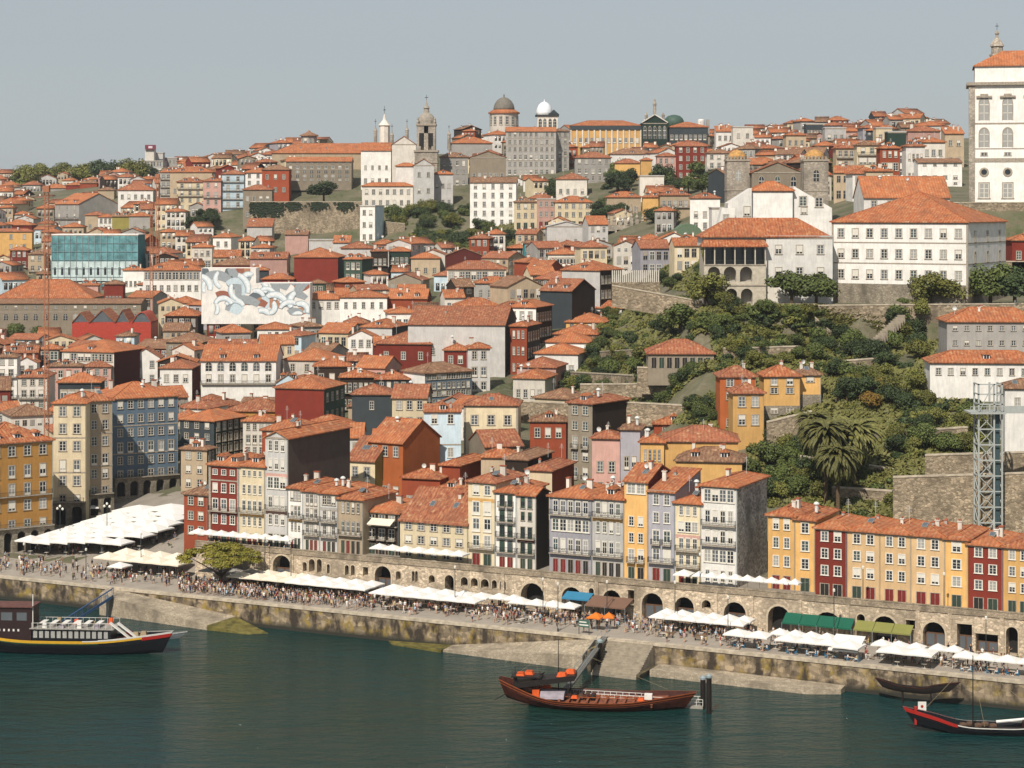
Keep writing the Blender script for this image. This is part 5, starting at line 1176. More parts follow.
    # white picket-like railing above the gardens
    a = P(612, 276, KY*350); c = P(660, 273, KY*352); root = empty('terrace_railing', (a.x, a.y, a.z-1), math.atan2(c.y-a.y, c.x-a.x)); L = (c-a).length; b = MB(); b.box(0, L, 0, .3, -4, -.6, 0); b.build('base', masonry('terrace_rubble', '#9A8A74', .8, .4), root); b = MB()
    for i in range(24): b.box(L*i/24, L*i/24+.28, .05, .2, -.6, 2.4); 
    b.build('balusters', plaster('offwhite'), root); tag(root, 'pale slatted railing at the head of the narrow street', 'railing')
    # stair path
    b = MB(); 
    for i in range(16):
        p = P(868+i*2.2, 345-i*2.0, KY*(322+i*.9)); b.box(p.x-.9, p.x+.9, p.y-.6, p.y+.6, p.z-2.2, p.z)
    o = b.build('garden_stairs', mat('step_stone', '#8C8171', .9, .2, 1)); tag(o, 'pale stone garden stairs climbing to the palace terrace wall', 'stairs')
def special():
    # stone exchange-like building lower left
    house(-30, 141, 303, Y=KY*520, rot=1, rows='saxx', cols=17, c='stone', roof='gx', pitch=10, dep=14, label='long grey-brown stone public building with tall arched windows', name='public_building', cat='building', yb=340, chim=0, rk=2, strings=(1,))
    house(-4, 92, 298, Y=KY*527, rot=1, rows='x', cols=2, c='stone', roof='hip', pitch=30, dep=22, label='broad orange hipped roof block on the stone public building', name='public_building', cat='building', yb=300, chim=0, rk=0)
    # iron market hall
    Y = KY*487; a = P(72, 332, Y); root = empty('market_hall', (a.x, Y, T(a.x, Y))); b = MB(); w = 27.5; zt = CZ-(322-HY)/F*Y-T(a.x, Y)
    b.box(0, w, 0, 14, -2, zt); b.build('wall', mat('red_iron', '#A03A2C', .6, .15), root)
    for i, (x0, x1, k) in enumerate([(0, 6, 3.4), (6, 15, 4.4), (15, 20, 4.2), (21, 27.5, 3.6)]):
        b = MB(); n = 8 if i in (3,) else 2
        for j in range(n):
            t0, t1 = j/n, (j+1)/n
            f = (lambda t: (x0+(x1-x0)*t, zt+k*math.sin(math.pi*t))) if n > 2 else (lambda t: (x0+(x1-x0)*t, zt+k*(1-abs(2*t-1))))
            (xa, za), (xb, zb) = f(t0), f(t1); b.add([(xa,-.4,za),(xb,-.4,zb),(xb,14,zb),(xa,14,za),(xa,-.4,za-.3),(xb,-.4,zb-.3),(xb,14,zb-.3),(xa,14,za-.3)], [(0,1,2,3),(4,7,6,5),(0,4,5,1),(1,5,6,2),(2,6,7,3),(3,7,4,0)])
            b.add([(xa,0,zt),(xb,0,zt),(xb,0,zb-.2),(xa,0,za-.2)], [(0,1,2,3)], 1)
        b.build('roof_vault', [roofmat(1) if i != 3 else mat('red_sheet', '#A34531', .6, .1), glassmat(1)], root)
    tag(root, 'red iron market hall with several gabled and arched roofs', 'market hall'); MANUAL.append((72, 152, 312, 330, Y)); FOOT.append((a.x+w/2, Y+7, 0, w/2, 7))
    # teal netted building with white roof
    root, W, D, H = house(52, 138, 235, Y=KY*590, rot=1, rows='xgwwtd', cols=14, c='teal', roof='flat', dep=18, label='large building wrapped in teal netting with a white flat roof', name='netted_building', cat='building', yb=280, roofcol='white', base=T((95-512)/F*590*KY, 590*KY)-1)
    b = MB(); b.box(-W/2-.2, W/2+.2, -.5, -.3, H*.55, H-.4, 0); b.build('netting', mat('teal_netting', '#578488', .7, .4, .3), root)
    b = MB(); b.box(-W/2-.2, W/2+.2, -.55, -.35, H*.22, H*.55, 0); [b.box(-W/2+W*(i+.3)/12, -W/2+W*(i+.62)/12, -.57, -.551, H*.32, H*.45, 1) for i in range(12)]; b.build('pale_netting', [mat('pale_netting', '#B2C0BE', .7, .2, .5), glassmat(0)], root)
    b = MB()
    for i in range(15): b.box(-W/2+W*i/14-.08, -W/2+W*i/14+.08, -.8, -.64, 0, H)
    for i in range(7): b.box(-W/2, W/2, -.8, -.66, H*i/7, H*i/7+.12)
    b.build('scaffold', METAL(), root)
    # mural
    Y = KY*470; a, c = P(201.5, 315, Y), P(310, 315, Y); W = c.x-a.x; zt = CZ-(268-HY)/F*Y; zb = a.z; root = empty('mural_wall', (a.x, Y, zb)); Ht = zt-zb
    b = MB(); k = (256-201.5)/(310-201.5); b.box(0, W*k, 0, 9, -3, Ht); b.box(W*k+.01, W, 0, 9, -3, Ht*(.68)); b.build('wall', plaster('white'), root)
    r = random.Random(4); cols_ = [mat('mural_'+n, x, .8, .1) for n, x in (('grey', '#8D9396'), ('brown', '#8E5A48'), ('pale_blue', '#B7C5CB'), ('dark', '#5B6468'), ('ochre', '#A5795F'), ('white', '#D5D8D8'))]
    lay = [0]
    def stroke(x, z, an, L, w, bend, m):
        hm = Ht if x < W*k else Ht*.68; b = MB(); n = 10; lf, rt = [], []; px_, pz_ = x, z
        for j in range(n+1):
            ww = w*(.72+.28*math.sin(math.pi*j/n)); nx, nz = -math.sin(an), math.cos(an); lf.append((px_+nx*ww, pz_+nz*ww)); rt.append((px_-nx*ww, pz_-nz*ww)); px_ += math.cos(an)*L/n; pz_ += math.sin(an)*L/n; an += bend/n
        lay[0] += 1; y = -.006-.0025*lay[0]
        cl = lambda p: (min(max(p[0], .15), W-.15), y, min(max(p[1], .1), (Ht if p[0] < W*k else Ht*.68)-.1))
        for j in range(n): b.poly([cl(rt[j]), cl(rt[j+1]), cl(lf[j+1]), cl(lf[j])])
        MURAL.append((b, m))
    for i in range(34): stroke(W*r.random(), r.uniform(0, Ht*.9), r.uniform(0, 3.1), r.uniform(4, 9), r.uniform(1.0, 1.9), r.uniform(-1.5, 1.5), cols_[r.choice([1, 0, 0, 4, 3, 2, 2])])
    for i in range(20):
        x = W*(i+.5)/20; hm = Ht if x < W*k else Ht*.68; z, an, L, bd = r.uniform(0, hm*.75), r.choice([.3, .9, 1.4, 2.0, 2.6]), r.uniform(4, 8), r.choice([-1, 1])*r.uniform(1.2, 2.6); w_ = r.uniform(.7, 1.2); stroke(x, z, an, L, w_, bd, cols_[0]); stroke(x+.1, z+.02, an, L, w_*.85, bd, cols_[2]); stroke(x+.15, z+.15, an, L, w_*.5, bd, cols_[5])
    bb = MB(); mm = []
    for b, m in MURAL:
        if m not in mm: mm.append(m)
        bb.add(b.v, b.f, mm.index(m))
    bb.build('painted_pattern', mm, root)
    tag(root, 'long white wall painted with grey and brown abstract looping shapes', 'mural'); MANUAL.append((201, 310, 266, 315, Y)); FOOT.append(((a.x+c.x)/2, Y+4.5, 0, W/2, 4.5))
    # cranes / hoist masts
    for px, y0, y1, Y, l in ((46.5, 192, 292, 500, 'orange lattice hoist mast left of the teal netted building'), (151.5, 208, 282, 520*KY, 'orange lattice hoist mast right of the teal netted building'), (157.5, 178, 240, 560*KY, 'tall thin orange hoist mast below the pale skyline blocks')):
        a = P(px, y1, Y); t = P(px, y0, Y); z0 = T(a.x, Y)-1; H = t.z-z0; root = empty('hoist_mast', (a.x, Y, z0)); b = MB(); s = .5
        for sx in (-s, s):
            for sy in (-s, s): b.box(sx-.05, sx+.05, sy-.05, sy+.05, 0, H)
        n = int(H/1.2)
        for i in range(n):
            z = H*i/n; b.bar((-s, -s, z), (s, -s, z+H/n), .06); b.bar((-s, -s, z), (s, -s, z), .06); b.bar((-s, -s, z), (-s, s, z+H/n), .06); b.bar((s, -s, z+H/n), (s, s, z), .06)
        b.build('lattice', mat('crane_orange', '#9A6448', .7, .1), root); b = MB(); b.box(-.8, .8, -.8, .8, H, H+1.6); b.build('head', mat('crane_orange', '#9A6448', .7, .1), root); tag(root, l, 'hoist mast', group='hoist masts'); PROT.append((px-3, px+3, y0, y1-20, Y))
    # radio pylon on the skyline
    p = P(762, 145, KY*800); root = empty('radio_pylon', p); b = MB()
    for s in (-1, 1): b.bar((s*2, 0, -6), (s*.3, 0, 12), .15); 
    for i in range(6): b.bar((-1.8+.25*i, 0, -4+2.7*i), (1.6-.25*i, 0, -2+2.7*i), .1)
    b.build('lattice', METAL(), root); b = MB(); b.box(-1.4, 1.4, -.5, .5, 6, 6.4); b.box(-1, 1, -.5, .5, 10, 10.5); b.build('platform', METAL(), root); tag(root, 'thin grey radio pylon on the skyline behind the cathedral', 'pylon')
    # rooftop sign of the pinkish tower
    p = P(145, 149.5, KY*904); root = empty('rooftop_sign', p); b = MB(); b.box(0, 7, 0, .5, 0, 3, 0); b.build('panel', mat('sign_red', '#6B2A3A', .6), root); b = MB(); b.box(2.2, 4.8, -.06, -.01, .8, 2.2); b.build('lettering', mat('sign_pale', '#C9B8BE', .6), root); tag(root, 'dark red rooftop sign on the far pinkish tower', 'sign')
    # lift tower
    Y = KY*262; p = P(978, 530, Y); x0 = p.x; W = (1003-978)/F*Y; z0 = TER; zt = CZ-(384-HY)/F*Y; root = empty('lift_tower', (x0, Y, z0)); H = zt-z0; m = mat('lift_steel', '#A5A8A4', .5, .06, metal=.2); d = 3.6; wf = W*.62
    b = MB()
    for x in (0, wf, W-.3):
        for y in (0, d): b.box(x, x+.3, y, y+.3, -1, H)
    b.build('columns', m, root)
    n = 10
    for i in range(n):
        za, zb = H*.84*i/n, H*.84*(i+1)/n; b = MB()
        b.box(.3, wf, 0, .24, zb-.12, zb+.12); b.box(0, .24, .3, d, zb-.12, zb+.12); b.box(wf+.3, W-.3, .05, .2, zb-.1, zb+.1); b.bar((.2, .12, za), (wf+.1, .12, zb), .1); b.bar((wf+.1, .12, za), (.2, .12, zb), .1); b.bar((.1, .2, za), (.1, d, zb), .09); b.bar((W-.1, .2, za), (W-.1, d, zb), .09)
        b.build('truss_panel', m, root)
    b = MB(); b.box(wf+.5, W-.4, .8, d-.3, 0, H*.84); b.build('lift_shaft', mat('dark_glass_shaft', '#3A4B4F', .3, .1), root)
    b = MB(); b.box(-1.6, W+.4, -1, d+1, H*.84, H*.84+.3); b.build('platform', m, root)
    b = MB()
    for x in [-1.6+.5*i for i in range(int((W+2)/.5)+1)]: b.box(x-.04, x+.04, -1, -.93, H*.84+.3, H*.84+1.4)
    b.box(-1.6, W+.4, -1.02, -.9, H*.84+1.35, H*.84+1.45); b.build('railing', m, root)
    b = MB()
    for k_ in range(3): zt_ = H*.84+(H*.16)*(k_+1)/3-.2; b.box(0, W, 0, .22, zt_, zt_+.22); b.box(0, .22, 0, d, zt_, zt_+.22); b.box(W-.3, W-.08, 0, d, zt_, zt_+.22)
    b.bar((.2, .1, H*.85), (wf, .1, H), .09); b.bar((wf, .1, H*.85), (W-.2, .1, H), .09); b.build('upper_frame', m, root)
    b = MB(); b.box(W, W+14, .5, 3.0, H*.84, H*.84+.3); b.box(W+.4, W+14, .5, .6, H*.84+.3, H*.84+1.4); b.build('footbridge', m, root)
    tag(root, 'grey steel lattice lift tower with a platform at the right', 'lift tower')
MURAL = []
# ---------------------------------------------------------------- vegetation
def leafball(name, n, lumps, R, leaf, seed, m, hole=.0):
    """many leaf-clump faces spread through the volume of a few overlapping lumps"""
    r = random.Random(seed); b = MB(); L = []
    for i in range(lumps):
        a = r.uniform(0, 2*math.pi); q = r.uniform(.15, .75); L.append((R[0]*q*math.cos(a), R[1]*q*math.sin(a), R[2]*r.uniform(.25, 1.35), r.uniform(.35, .62)))
    L.append((0, 0, R[2]*.9, .6))
    for i in range(n):
        cx, cy, cz, k = r.choice(L)
        d = Vector((r.gauss(0, 1), r.gauss(0, 1), r.gauss(0, 1))).normalized(); q = r.random()**.35
        p = Vector((cx+d.x*R[0]*k*q, cy+d.y*R[1]*k*q, cz+d.z*R[2]*k*q))
        if p.z < .05: p.z = r.uniform(.05, .5)
        nrm = (d*1.2+Vector((r.gauss(0, .6), r.gauss(0, .6), r.gauss(.5, .6)))).normalized()
        t = nrm.orthogonal().normalized(); s = nrm.cross(t); a = r.uniform(0, 6.28); t2 = t*math.cos(a)+s*math.sin(a); s2 = nrm.cross(t2); ls = leaf*r.uniform(.6, 1.4)
        b.poly([p-t2*ls*.9, p+s2*ls*.55, p+t2*ls*.9, p-s2*ls*.55])
    return b.mesh(name, [m])
VG = {}; BUSH = []
def crowns():
    olive = leafmat('foliage_olive', '#5F602A', '#3B4520', '#6E6A32'); deep = leafmat('foliage_deep', '#2E3A20', '#1F2B18', '#3F4A28'); mid = leafmat('foliage_mid', '#465528', '#303F1F', '#5C6030'); autumn = leafmat('foliage_autumn', '#8A6A30', '#5A5A2A', '#93702F'); lime = leafmat('foliage_lime', '#6A6A2C', '#4B5528', '#767432')
    for nm, m in (('olive', olive), ('deep', deep), ('mid', mid), ('autumn', autumn), ('lime', lime)):
        VG[nm] = [leafball('crown', 3200, 14, (3.3, 3.3, 2.5), .26, 10+i, m) for i in range(3)]
        VG[nm+'_b'] = [leafball('foliage', 900, 8, (1.6, 1.6, .8), .2, 40+i, m) for i in range(3)]
    t = MB(); t.bar((0, 0, -1), (.1, 0, 2.2), .28, n=7, r2=.2); 
    for a in range(5): t.bar((.1, 0, 2.0), (1.9*math.cos(a*1.26), 1.9*math.sin(a*1.26), 4.4), .14, n=5, r2=.05)
    VG['trunk'] = t.mesh('trunk', [mat('bark', '#4B3D30', .95, .3, 4)])
CATN = {'olive': 'olive green', 'deep': 'dark green', 'mid': 'mid green', 'autumn': 'rust-tinged', 'lime': 'yellow green'}
def tree(p, kind, s, rnd, label=None, tall=1.0, group='trees on the hill'):
    root = empty('tree', p, rnd.uniform(0, 6.28)); sx = s/3.6
    c = link('crown', rnd.choice(VG[kind]), root, (0, 0, 1.6*sx*tall), 0, (sx*rnd.uniform(.9, 1.15), sx*rnd.uniform(.9, 1.15), sx*tall*rnd.uniform(.9, 1.1)))
    link('trunk', VG['trunk'], root, (0, 0, 0), 0, (sx, sx, sx*tall))
    if label: tag(root, label, 'tree')
    else: tag(root, f'{CATN[kind]} leafy tree on the slope', 'tree', group, auto='town', pt=Vector(p)+Vector((0, 0, s)))
    return root
def bush(p, kind, s, rnd):
    o = link('bush', rnd.choice(VG[kind+'_b']), None, p, rnd.uniform(0, 6.28), (s/1.7*rnd.uniform(.8, 1.3), s/1.7*rnd.uniform(.8, 1.3), s/1.7*rnd.uniform(.8, 1.3)))
    BUSH.append((s/p.y, o))
    tag(o, f'{CATN[kind]} bush on the slope', 'bush', 'bushes on the garden slopes', auto='town', pt=p)
def hit(px, py, y0=262*KY, y1=1100*KY):
    Y = solveY(px, py, 0, y0, y1); x = (px-512)/F*Y; return Vector((x, Y, T(x, Y)))
def inpoly(x, y, pg):
    c = False; n = len(pg)
    for i in range(n):
        (x0, y0), (x1, y1) = pg[i], pg[(i+1) % n]
        if (y0 > y) != (y1 > y) and x < (x1-x0)*(y-y0)/(y1-y0)+x0: c = not c
    return c
def free(p, rad=1.0):
    for fx, fy, a, hw, hd in FOOT:
        dx, dy = p.x-fx, p.y-fy; c, s = math.cos(a), math.sin(a)
        if abs(c*dx+s*dy) < hw+rad and abs(-s*dx+c*dy) < hd+rad: return False
    return True
def greens():
    crowns(); r = random.Random(3)
    ZT = [  # polygon in view, kind weights, n trees, size, n bushes, bush size
     ([(600, 306), (700, 304), (830, 308), (835, 345), (720, 348), (600, 345)], 'olive mid mid deep', 32, (1.9, 2.9), 84, (1.8, 2.8)),
     ([(590, 345), (650, 345), (650, 395), (540, 395), (540, 380)], 'deep mid olive', 26, (2.2, 3.4), 50, (1.4, 2.4)),
     ([(515, 380), (590, 380), (590, 402), (515, 402)], 'mid olive lime', 9, (1.8, 2.6), 26, (1.4, 2.2)),
     ([(650, 372), (720, 365), (720, 415), (650, 415)], 'deep mid olive', 14, (2, 3), 36, (1.4, 2.2)),
     ([(640, 392), (745, 372), (745, 440), (715, 430), (690, 412), (640, 412)], 'deep mid olive', 10, (1.8, 2.6), 34, (1.4, 2.2)),
     ([(650, 268), (700, 250), (703, 292), (655, 284)], 'deep mid', 5, (2, 3), 16, (1.6, 2.4)),
     ([(815, 335), (870, 330), (850, 380), (825, 378)], 'deep mid olive', 5, (2, 3), 24, (1.4, 2.4)),
     ([(722, 345), (830, 345), (830, 372), (722, 370)], 'mid olive deep', 16, (2, 3), 40, (1.4, 2.4)),
     ([(748, 442), (810, 425), (830, 470), (820, 500), (770, 503), (748, 480)], 'mid deep olive mid', 30, (2.6, 3.6), 30, (1.8, 2.8)),
     ([(845, 345), (868, 322), (925, 318), (935, 395), (905, 410), (845, 400)], 'deep deep mid olive', 24, (2.8, 4.0), 16, (1.8, 2.4)),
     ([(845, 380), (905, 378), (905, 408), (850, 408)], 'autumn mid olive', 6, (2, 3), 5, (1.2, 1.8)),
     ([(905, 400), (930, 388), (978, 388), (978, 452), (880, 455)], 'deep mid olive', 18, (2.2, 3.2), 60, (1.8, 2.8)),
     ([(945, 405), (978, 405), (978, 455), (945, 455)], 'lime lime', 0, (1, 2), 14, (1.6, 2.4)),
     ([(815, 470), (895, 470), (950, 512), (860, 515)], 'olive mid', 7, (1.8, 2.6), 44, (1.4, 2.2)),
     ([(935, 465), (975, 465), (975, 475), (935, 475)], 'mid olive', 1, (2, 2.6), 5, (1.2, 1.6)),
     ([(1004, 440), (1030, 440), (1030, 500), (1004, 500)], 'deep mid', 4, (2, 3), 6, (1.2, 2)),
     ([(385, 208), (470, 208), (480, 225), (512, 232), (512, 255), (470, 262), (385, 255)], 'deep deep mid olive', 52, (3.2, 5.2), 70, (2.4, 4.0)),
     ([(165, 214), (215, 214), (215, 226), (165, 226)], 'deep', 9, (3, 4.5), 6, (2, 3)),
     ([(590, 174), (622, 172), (640, 190), (610, 195)], 'deep mid', 6, (5, 7), 2, (3, 4)),
     ([(650, 174), (722, 176), (722, 192), (655, 190)], 'deep mid', 9, (5, 7), 4, (3, 4)),
     ([(594, 200), (622, 200), (620, 226), (595, 226)], 'deep mid', 6, (4, 6), 2, (3, 4)),
     ([(650, 212), (668, 212), (668, 226), (650, 226)], 'deep mid', 3, (3, 5), 1, (3, 4)),
     ([(540, 186), (562, 186), (562, 196), (540, 196)], 'deep mid', 3, (4, 5), 1, (3, 4)),
     ([(828, 165), (850, 165), (850, 188), (828, 188)], 'mid olive', 3, (3, 5), 3, (2, 3)),
     ([(5, 322), (48, 320), (55, 345), (5, 350)], 'olive mid', 5, (3, 4.4), 3, (2, 3)),
     ([(288, 325), (326, 325), (328, 338), (290, 338)], 'lime olive', 4, (3, 4), 4, (2, 3)),
     ([(354, 316), (366, 314), (366, 334), (354, 334)], 'lime mid', 2, (2, 3), 3, (1.5, 2)),
     ([(0, 328), (30, 330), (30, 345), (0, 345)], 'mid', 1, (3, 4), 1, (2, 3))]
    for pg, kinds, nt_, ts, nb, bs in ZT:
        ks = kinds.split(); xs = [q[0] for q in pg]; ys = [q[1] for q in pg]
        for n_, sz, fn in ((nt_, ts, 't'), (nb, bs, 'b')):
            k = 0; tries = 0
            while k < n_ and tries < n_*30:
                tries += 1; x, y = r.uniform(min(xs), max(xs)), r.uniform(min(ys), max(ys))
                if not inpoly(x, y, pg): continue
                p = hit(x, y+4); s = r.uniform(*sz)
                if not free(p, s*.35): continue
                p.z -= .3
                if fn == 't': tree(p, r.choice(ks), s, r)
                else: bush(p, r.choice(ks), s, r)
                k += 1
    BUSH.sort(key=lambda q: -q[0]); bake([o for _, o in BUSH[285:]], 'undergrowth', 'low leafy undergrowth between the trees of the garden slopes', 'undergrowth')
    # skyline tree line upper left
    for i in range(22):
        px = -8+i*7.2+r.uniform(-2, 2); py = {0: 192}.get(0); base = 199 if px < 20 else (193 if px < 50 else 190); Y = KY*(880+r.uniform(-15, 25)); x = (px-512)/F*Y
        tall = 10 if 22 < px else 8
        tree(Vector((x, Y, CZ-(base-HY)/F*Y)), r.choice(['deep', 'mid', 'olive']), tall*r.uniform(.8, 1.1), r, tall=1.1, group='trees along the far left skyline')
    # palace forecourt trees
    for px, y, Y, s, k, l in ((655, 297, 343, 3.6, 'olive', 'flat-crowned olive green tree left on the palace forecourt'), (680, 299, 342, 4.2, 'mid', 'broad tree in the middle of the palace forecourt'), (706, 300, 342, 4.0, 'olive', 'leafy tree directly left of the stone loggia'),
        (720, 303, 342, 2.6, 'deep', 'small dark tree at the foot of the stone loggia'), (792, 302, 341.5, 4.3, 'mid', 'round tree before the white palace wing'), (816, 303, 341.5, 4.3, 'mid', 'round tree touching the left corner of the white palace'),
        (903, 305, 341.5, 1.7, 'mid', 'small round topiary tree before the white palace'), (930, 304, 341.5, 4.0, 'olive', 'broad olive green tree before the right half of the white palace'), (952, 304, 341.5, 3.8, 'olive', 'low spreading tree near the right corner of the white palace'),
        (990, 303, 341.5, 5.0, 'mid', 'large tree right of the white palace corner'), (1015, 303, 341.5, 5.0, 'deep', 'large dark tree at the right edge of the palace terrace'), (324, 201, 640, 7.2, 'deep', 'single round dark tree on the monastery terrace')):
        far = Y > 400; Y *= KY; x = (px-512)/F*Y; s *= (1.45 if s > 3 and not far else 1); tree(Vector((x, Y, T(x, Y) if not far else CZ-(y-HY)/F*Y)), k, s, r, label=l, tall=.85)
    # umbrella-crowned tree on the quay
    u, v = u_of(220, 8), 8; p = UV(u, v, QZ); root = empty('umbrella_tree', p); m = leafmat('foliage_umbrella', '#7E7626', '#565A20', '#8A7E2C'); rr = random.Random(9); b = MB(); R = 8.4
    lumps = []
    while len(lumps) < 60:
        lx, ly = rr.uniform(-1, 1), rr.uniform(-1, 1); q = math.hypot(lx, ly)
        if q < 1: lumps.append((lx*R*.9, ly*R*.78, 5.2+2.6*(1-q**2)+rr.uniform(-.35, .35)))
    for i in range(15000):
        lx, ly, lz = rr.choice(lumps); d = Vector((rr.gauss(0, 1), rr.gauss(0, 1), abs(rr.gauss(0, 1))*.8-.15)).normalized()
        q = Vector((lx, ly, lz))+Vector((d.x*1.35, d.y*1.35, d.z*.8))*rr.random()**.4; n_ = (d+Vector((0, 0, .5))+Vector((rr.gauss(0, .4), rr.gauss(0, .4), 0))).normalized(); t = n_.orthogonal().normalized(); s = n_.cross(t); ls = rr.uniform(.12, .28)
        b.poly([q-t*ls, q+s*ls*.7, q+t*ls, q-s*ls*.7])
    b.build('crown', m, root)
    b = MB(); b.bar((0, 0, -.1), (.2, 0, 2.0), .38, n=8, r2=.32)
    for a in range(8):
        e = (5.6*math.cos(a*.785), 4.4*math.sin(a*.785), 5.4); mid_ = (1.5*math.cos(a*.785), 1.2*math.sin(a*.785), 3.1); b.bar((.2, 0, 1.9), mid_, .22, n=6, r2=.15); b.bar(mid_, e, .15, n=5, r2=.05)
    b.build('trunk', mat('bark', '#4B3D30', .95, .3, 4), root); tag(root, 'wide umbrella-shaped yellow green tree on the quay', 'tree')
    # palms
    pm = [leafmat('palm_green', '#525630', '#333B1E', '#746C3A')]
    def palm(px, py, Y, R, seed, label, trunk):
        Y *= KY
        x = (px-512)/F*Y; z = CZ-(py-HY)/F*Y; g = T(x, Y); root = empty('palm_tree', (x, Y, g)); rr = random.Random(seed); b = MB(); zc = z-g
        for i in range(230):
            az = rr.uniform(0, 6.28); el = rr.uniform(-1.1, 1.45); L = R*rr.uniform(.8, 1.1); n = 7; pr = None; d0 = Vector((math.cos(az), math.sin(az), 0)); side = Vector((-d0.y, d0.x, 0)); pos = Vector((0, 0, zc)); e = el
            for j in range(n):
                nx = pos+(d0*math.cos(e)+Vector((0, 0, math.sin(e))))*L/n; w0 = .32*R/4*math.sin(math.pi*(j+.6)/(n+1)); w1 = .32*R/4*math.sin(math.pi*(j+1.6)/(n+1)) if j < n-1 else .02
                up = Vector((0, 0, .22*R/4)); 
                b.poly([pos-side*w0-up*.6, nx-side*w1-up*.6, nx, pos]); b.poly([pos, nx, nx+side*w1-up*.6, pos+side*w0-up*.6]); pos = nx; e -= .28
        b.build('fronds', pm, root); t = MB(); t.bar((0, 0, -1), (0, 0, zc), .42, n=8, r2=.36); t.build('trunk', mat('palm_bark', '#5A4936', .95, .3, 4), root); tag(root, label, 'palm tree')
    palm(826, 436, 276, 6.6, 1, 'left palm of the pair with tall arching fronds', 1); palm(854, 436, 279, 7.0, 2, 'right and larger palm of the pair above the garden wall', 1); palm(838, 458, 272, 5.6, 3, 'lower dark palm in front of the pair of palms', 1); palm(812, 424, 286, 5.0, 4, 'pale green palm behind the pair, beside the orange houses', 1)
    # ground cover
    b = MB(); rr = random.Random(8); mats_ = [leafmat('ground_cover', '#5F602E', '#424B24', '#726A3C')]
    zones = [([(600, 306), (830, 306), (830, 372), (720, 420), (745, 440), (690, 425), (590, 420), (540, 400), (515, 405), (515, 378)], 27000), ([(745, 430), (835, 400), (900, 320), (940, 330), (980, 385), (980, 520), (830, 515), (750, 505)], 30000), ([(800, 312), (945, 312), (945, 345), (900, 400), (800, 400)], 9000), ([(640, 262), (704, 235), (704, 295), (640, 285)], 4000), ([(385, 205), (515, 215), (515, 262), (385, 258)], 9000), ([(250, 206), (360, 206), (360, 216), (250, 214)], 0)]
    for pg, n in zones:
        xs = [q[0] for q in pg]; ys = [q[1] for q in pg]; k = 0
        while k < n:
            x, y = rr.uniform(min(xs), max(xs)), rr.uniform(min(ys), max(ys))
            if not inpoly(x, y, pg): k += .3; continue
            k += 1
            if noise.noise((x*.04, y*.04, 3)) < -.45: continue
            p = hit(x, y); 
            if not free(p, -.1): continue
            p.z += rr.uniform(.0, .7); s = rr.uniform(.35, .9); n_ = Vector((rr.gauss(0, .7), rr.gauss(-.5, .6), 1)).normalized(); t = n_.orthogonal().normalized(); q = n_.cross(t); b.poly([p-t*s, p+q*s*.6, p+t*s, p-q*s*.6])
    o = b.build('ground_cover', mats_); o['kind'] = 'stuff'; o['label'] = 'low scrub and ivy covering the garden slopes'; o['category'] = 'ground cover'
    # ivy on the monastery retaining wall
    b = MB()
    for i in range(1500):
        cx = rr.choice([256, 263, 270, 275, 293, 318, 345]); px = cx+rr.gauss(0, 4); py = 203+abs(rr.gauss(0, 6))*(1 if cx < 280 else .5); Y = 630.9*KY-rr.uniform(0, .6); p = P(min(max(px, 250), 362), min(py, 228), Y); s = rr.uniform(.3, .7); b.poly([p+Vector((-s, 0, 0)), p+Vector((0, -.1, -s)), p+Vector((s, 0, 0)), p+Vector((0, -.2, s))])
    o = b.build('ivy', leafmat('ivy_dark', '#2E3A20', '#1F2B18')); o['kind'] = 'stuff'; o['label'] = 'dark ivy hanging over the monastery retaining wall'; o['category'] = 'ivy'
# ---------------------------------------------------------------- parasols, tables, people, lamps, boats
def parasolmesh(kind):
    k = ('ps', kind)
    if k in CH: return CH[k]
    w = 1.9; b = MB(); z0, z1 = 2.35, 3.15
    n = 4
    e = [(-w,-w),(0,-w),(w,-w),(w,0),(w,w),(0,w),(-w,w),(-w,0)]
    for i in range(8):
        (xa, ya), (xb, yb) = e[i], e[(i+1) % 8]; za = z0+(.06 if i % 2 else 0); zb = z0+(.06 if (i+1) % 2 else 0)
        b.add([(xa,ya,za),(xb,yb,zb),(0,0,z1),(xa,ya,za-.22),(xb,yb,zb-.22),(0,0,z1-.04)], [(0,1,2),(3,5,4),(0,3,4,1)])
    c = {'white': '#D2CEC8', 'cream': '#D6CAB6', 'grey': '#8F8A84', 'orange': '#C46A22', 'green': '#12523F', 'olive': '#77763F', 'brown': '#6E5344', 'blue': '#2F6F8E', 'black': '#2A2A2A'}[kind]
    can = b.mesh('canopy', [mat('canvas_'+kind, c, .85, .05, .6)])
    p = MB(); p.bar((0, 0, 0), (0, 0, z1+.15), .035, n=6); p.box(-.35, .35, -.35, .35, 0, .09)
    for i in range(4): p.bar((0, 0, 2.2), (e[2*i][0]*.95, e[2*i][1]*.95, z0), .02)
    CH[k] = (can, p.mesh('pole', [METAL()])); return CH[k]
def parasol(p, kind, s, rz, label=None, group='parasols along the quay', hgt=1.0):
    can, pole = parasolmesh(kind); root = empty('parasol', p, rz); link('canopy', can, root, (0, 0, 0), 0, (s, s, hgt)); link('pole', pole, root, (0, 0, 0), 0, (1, 1, hgt))
    if label: tag(root, label, 'parasol', group)
    else: tag(root, f'{kind} square parasol', 'parasol', group, auto='quay', pt=Vector(p)+Vector((0, 0, 2.6)))
    return root
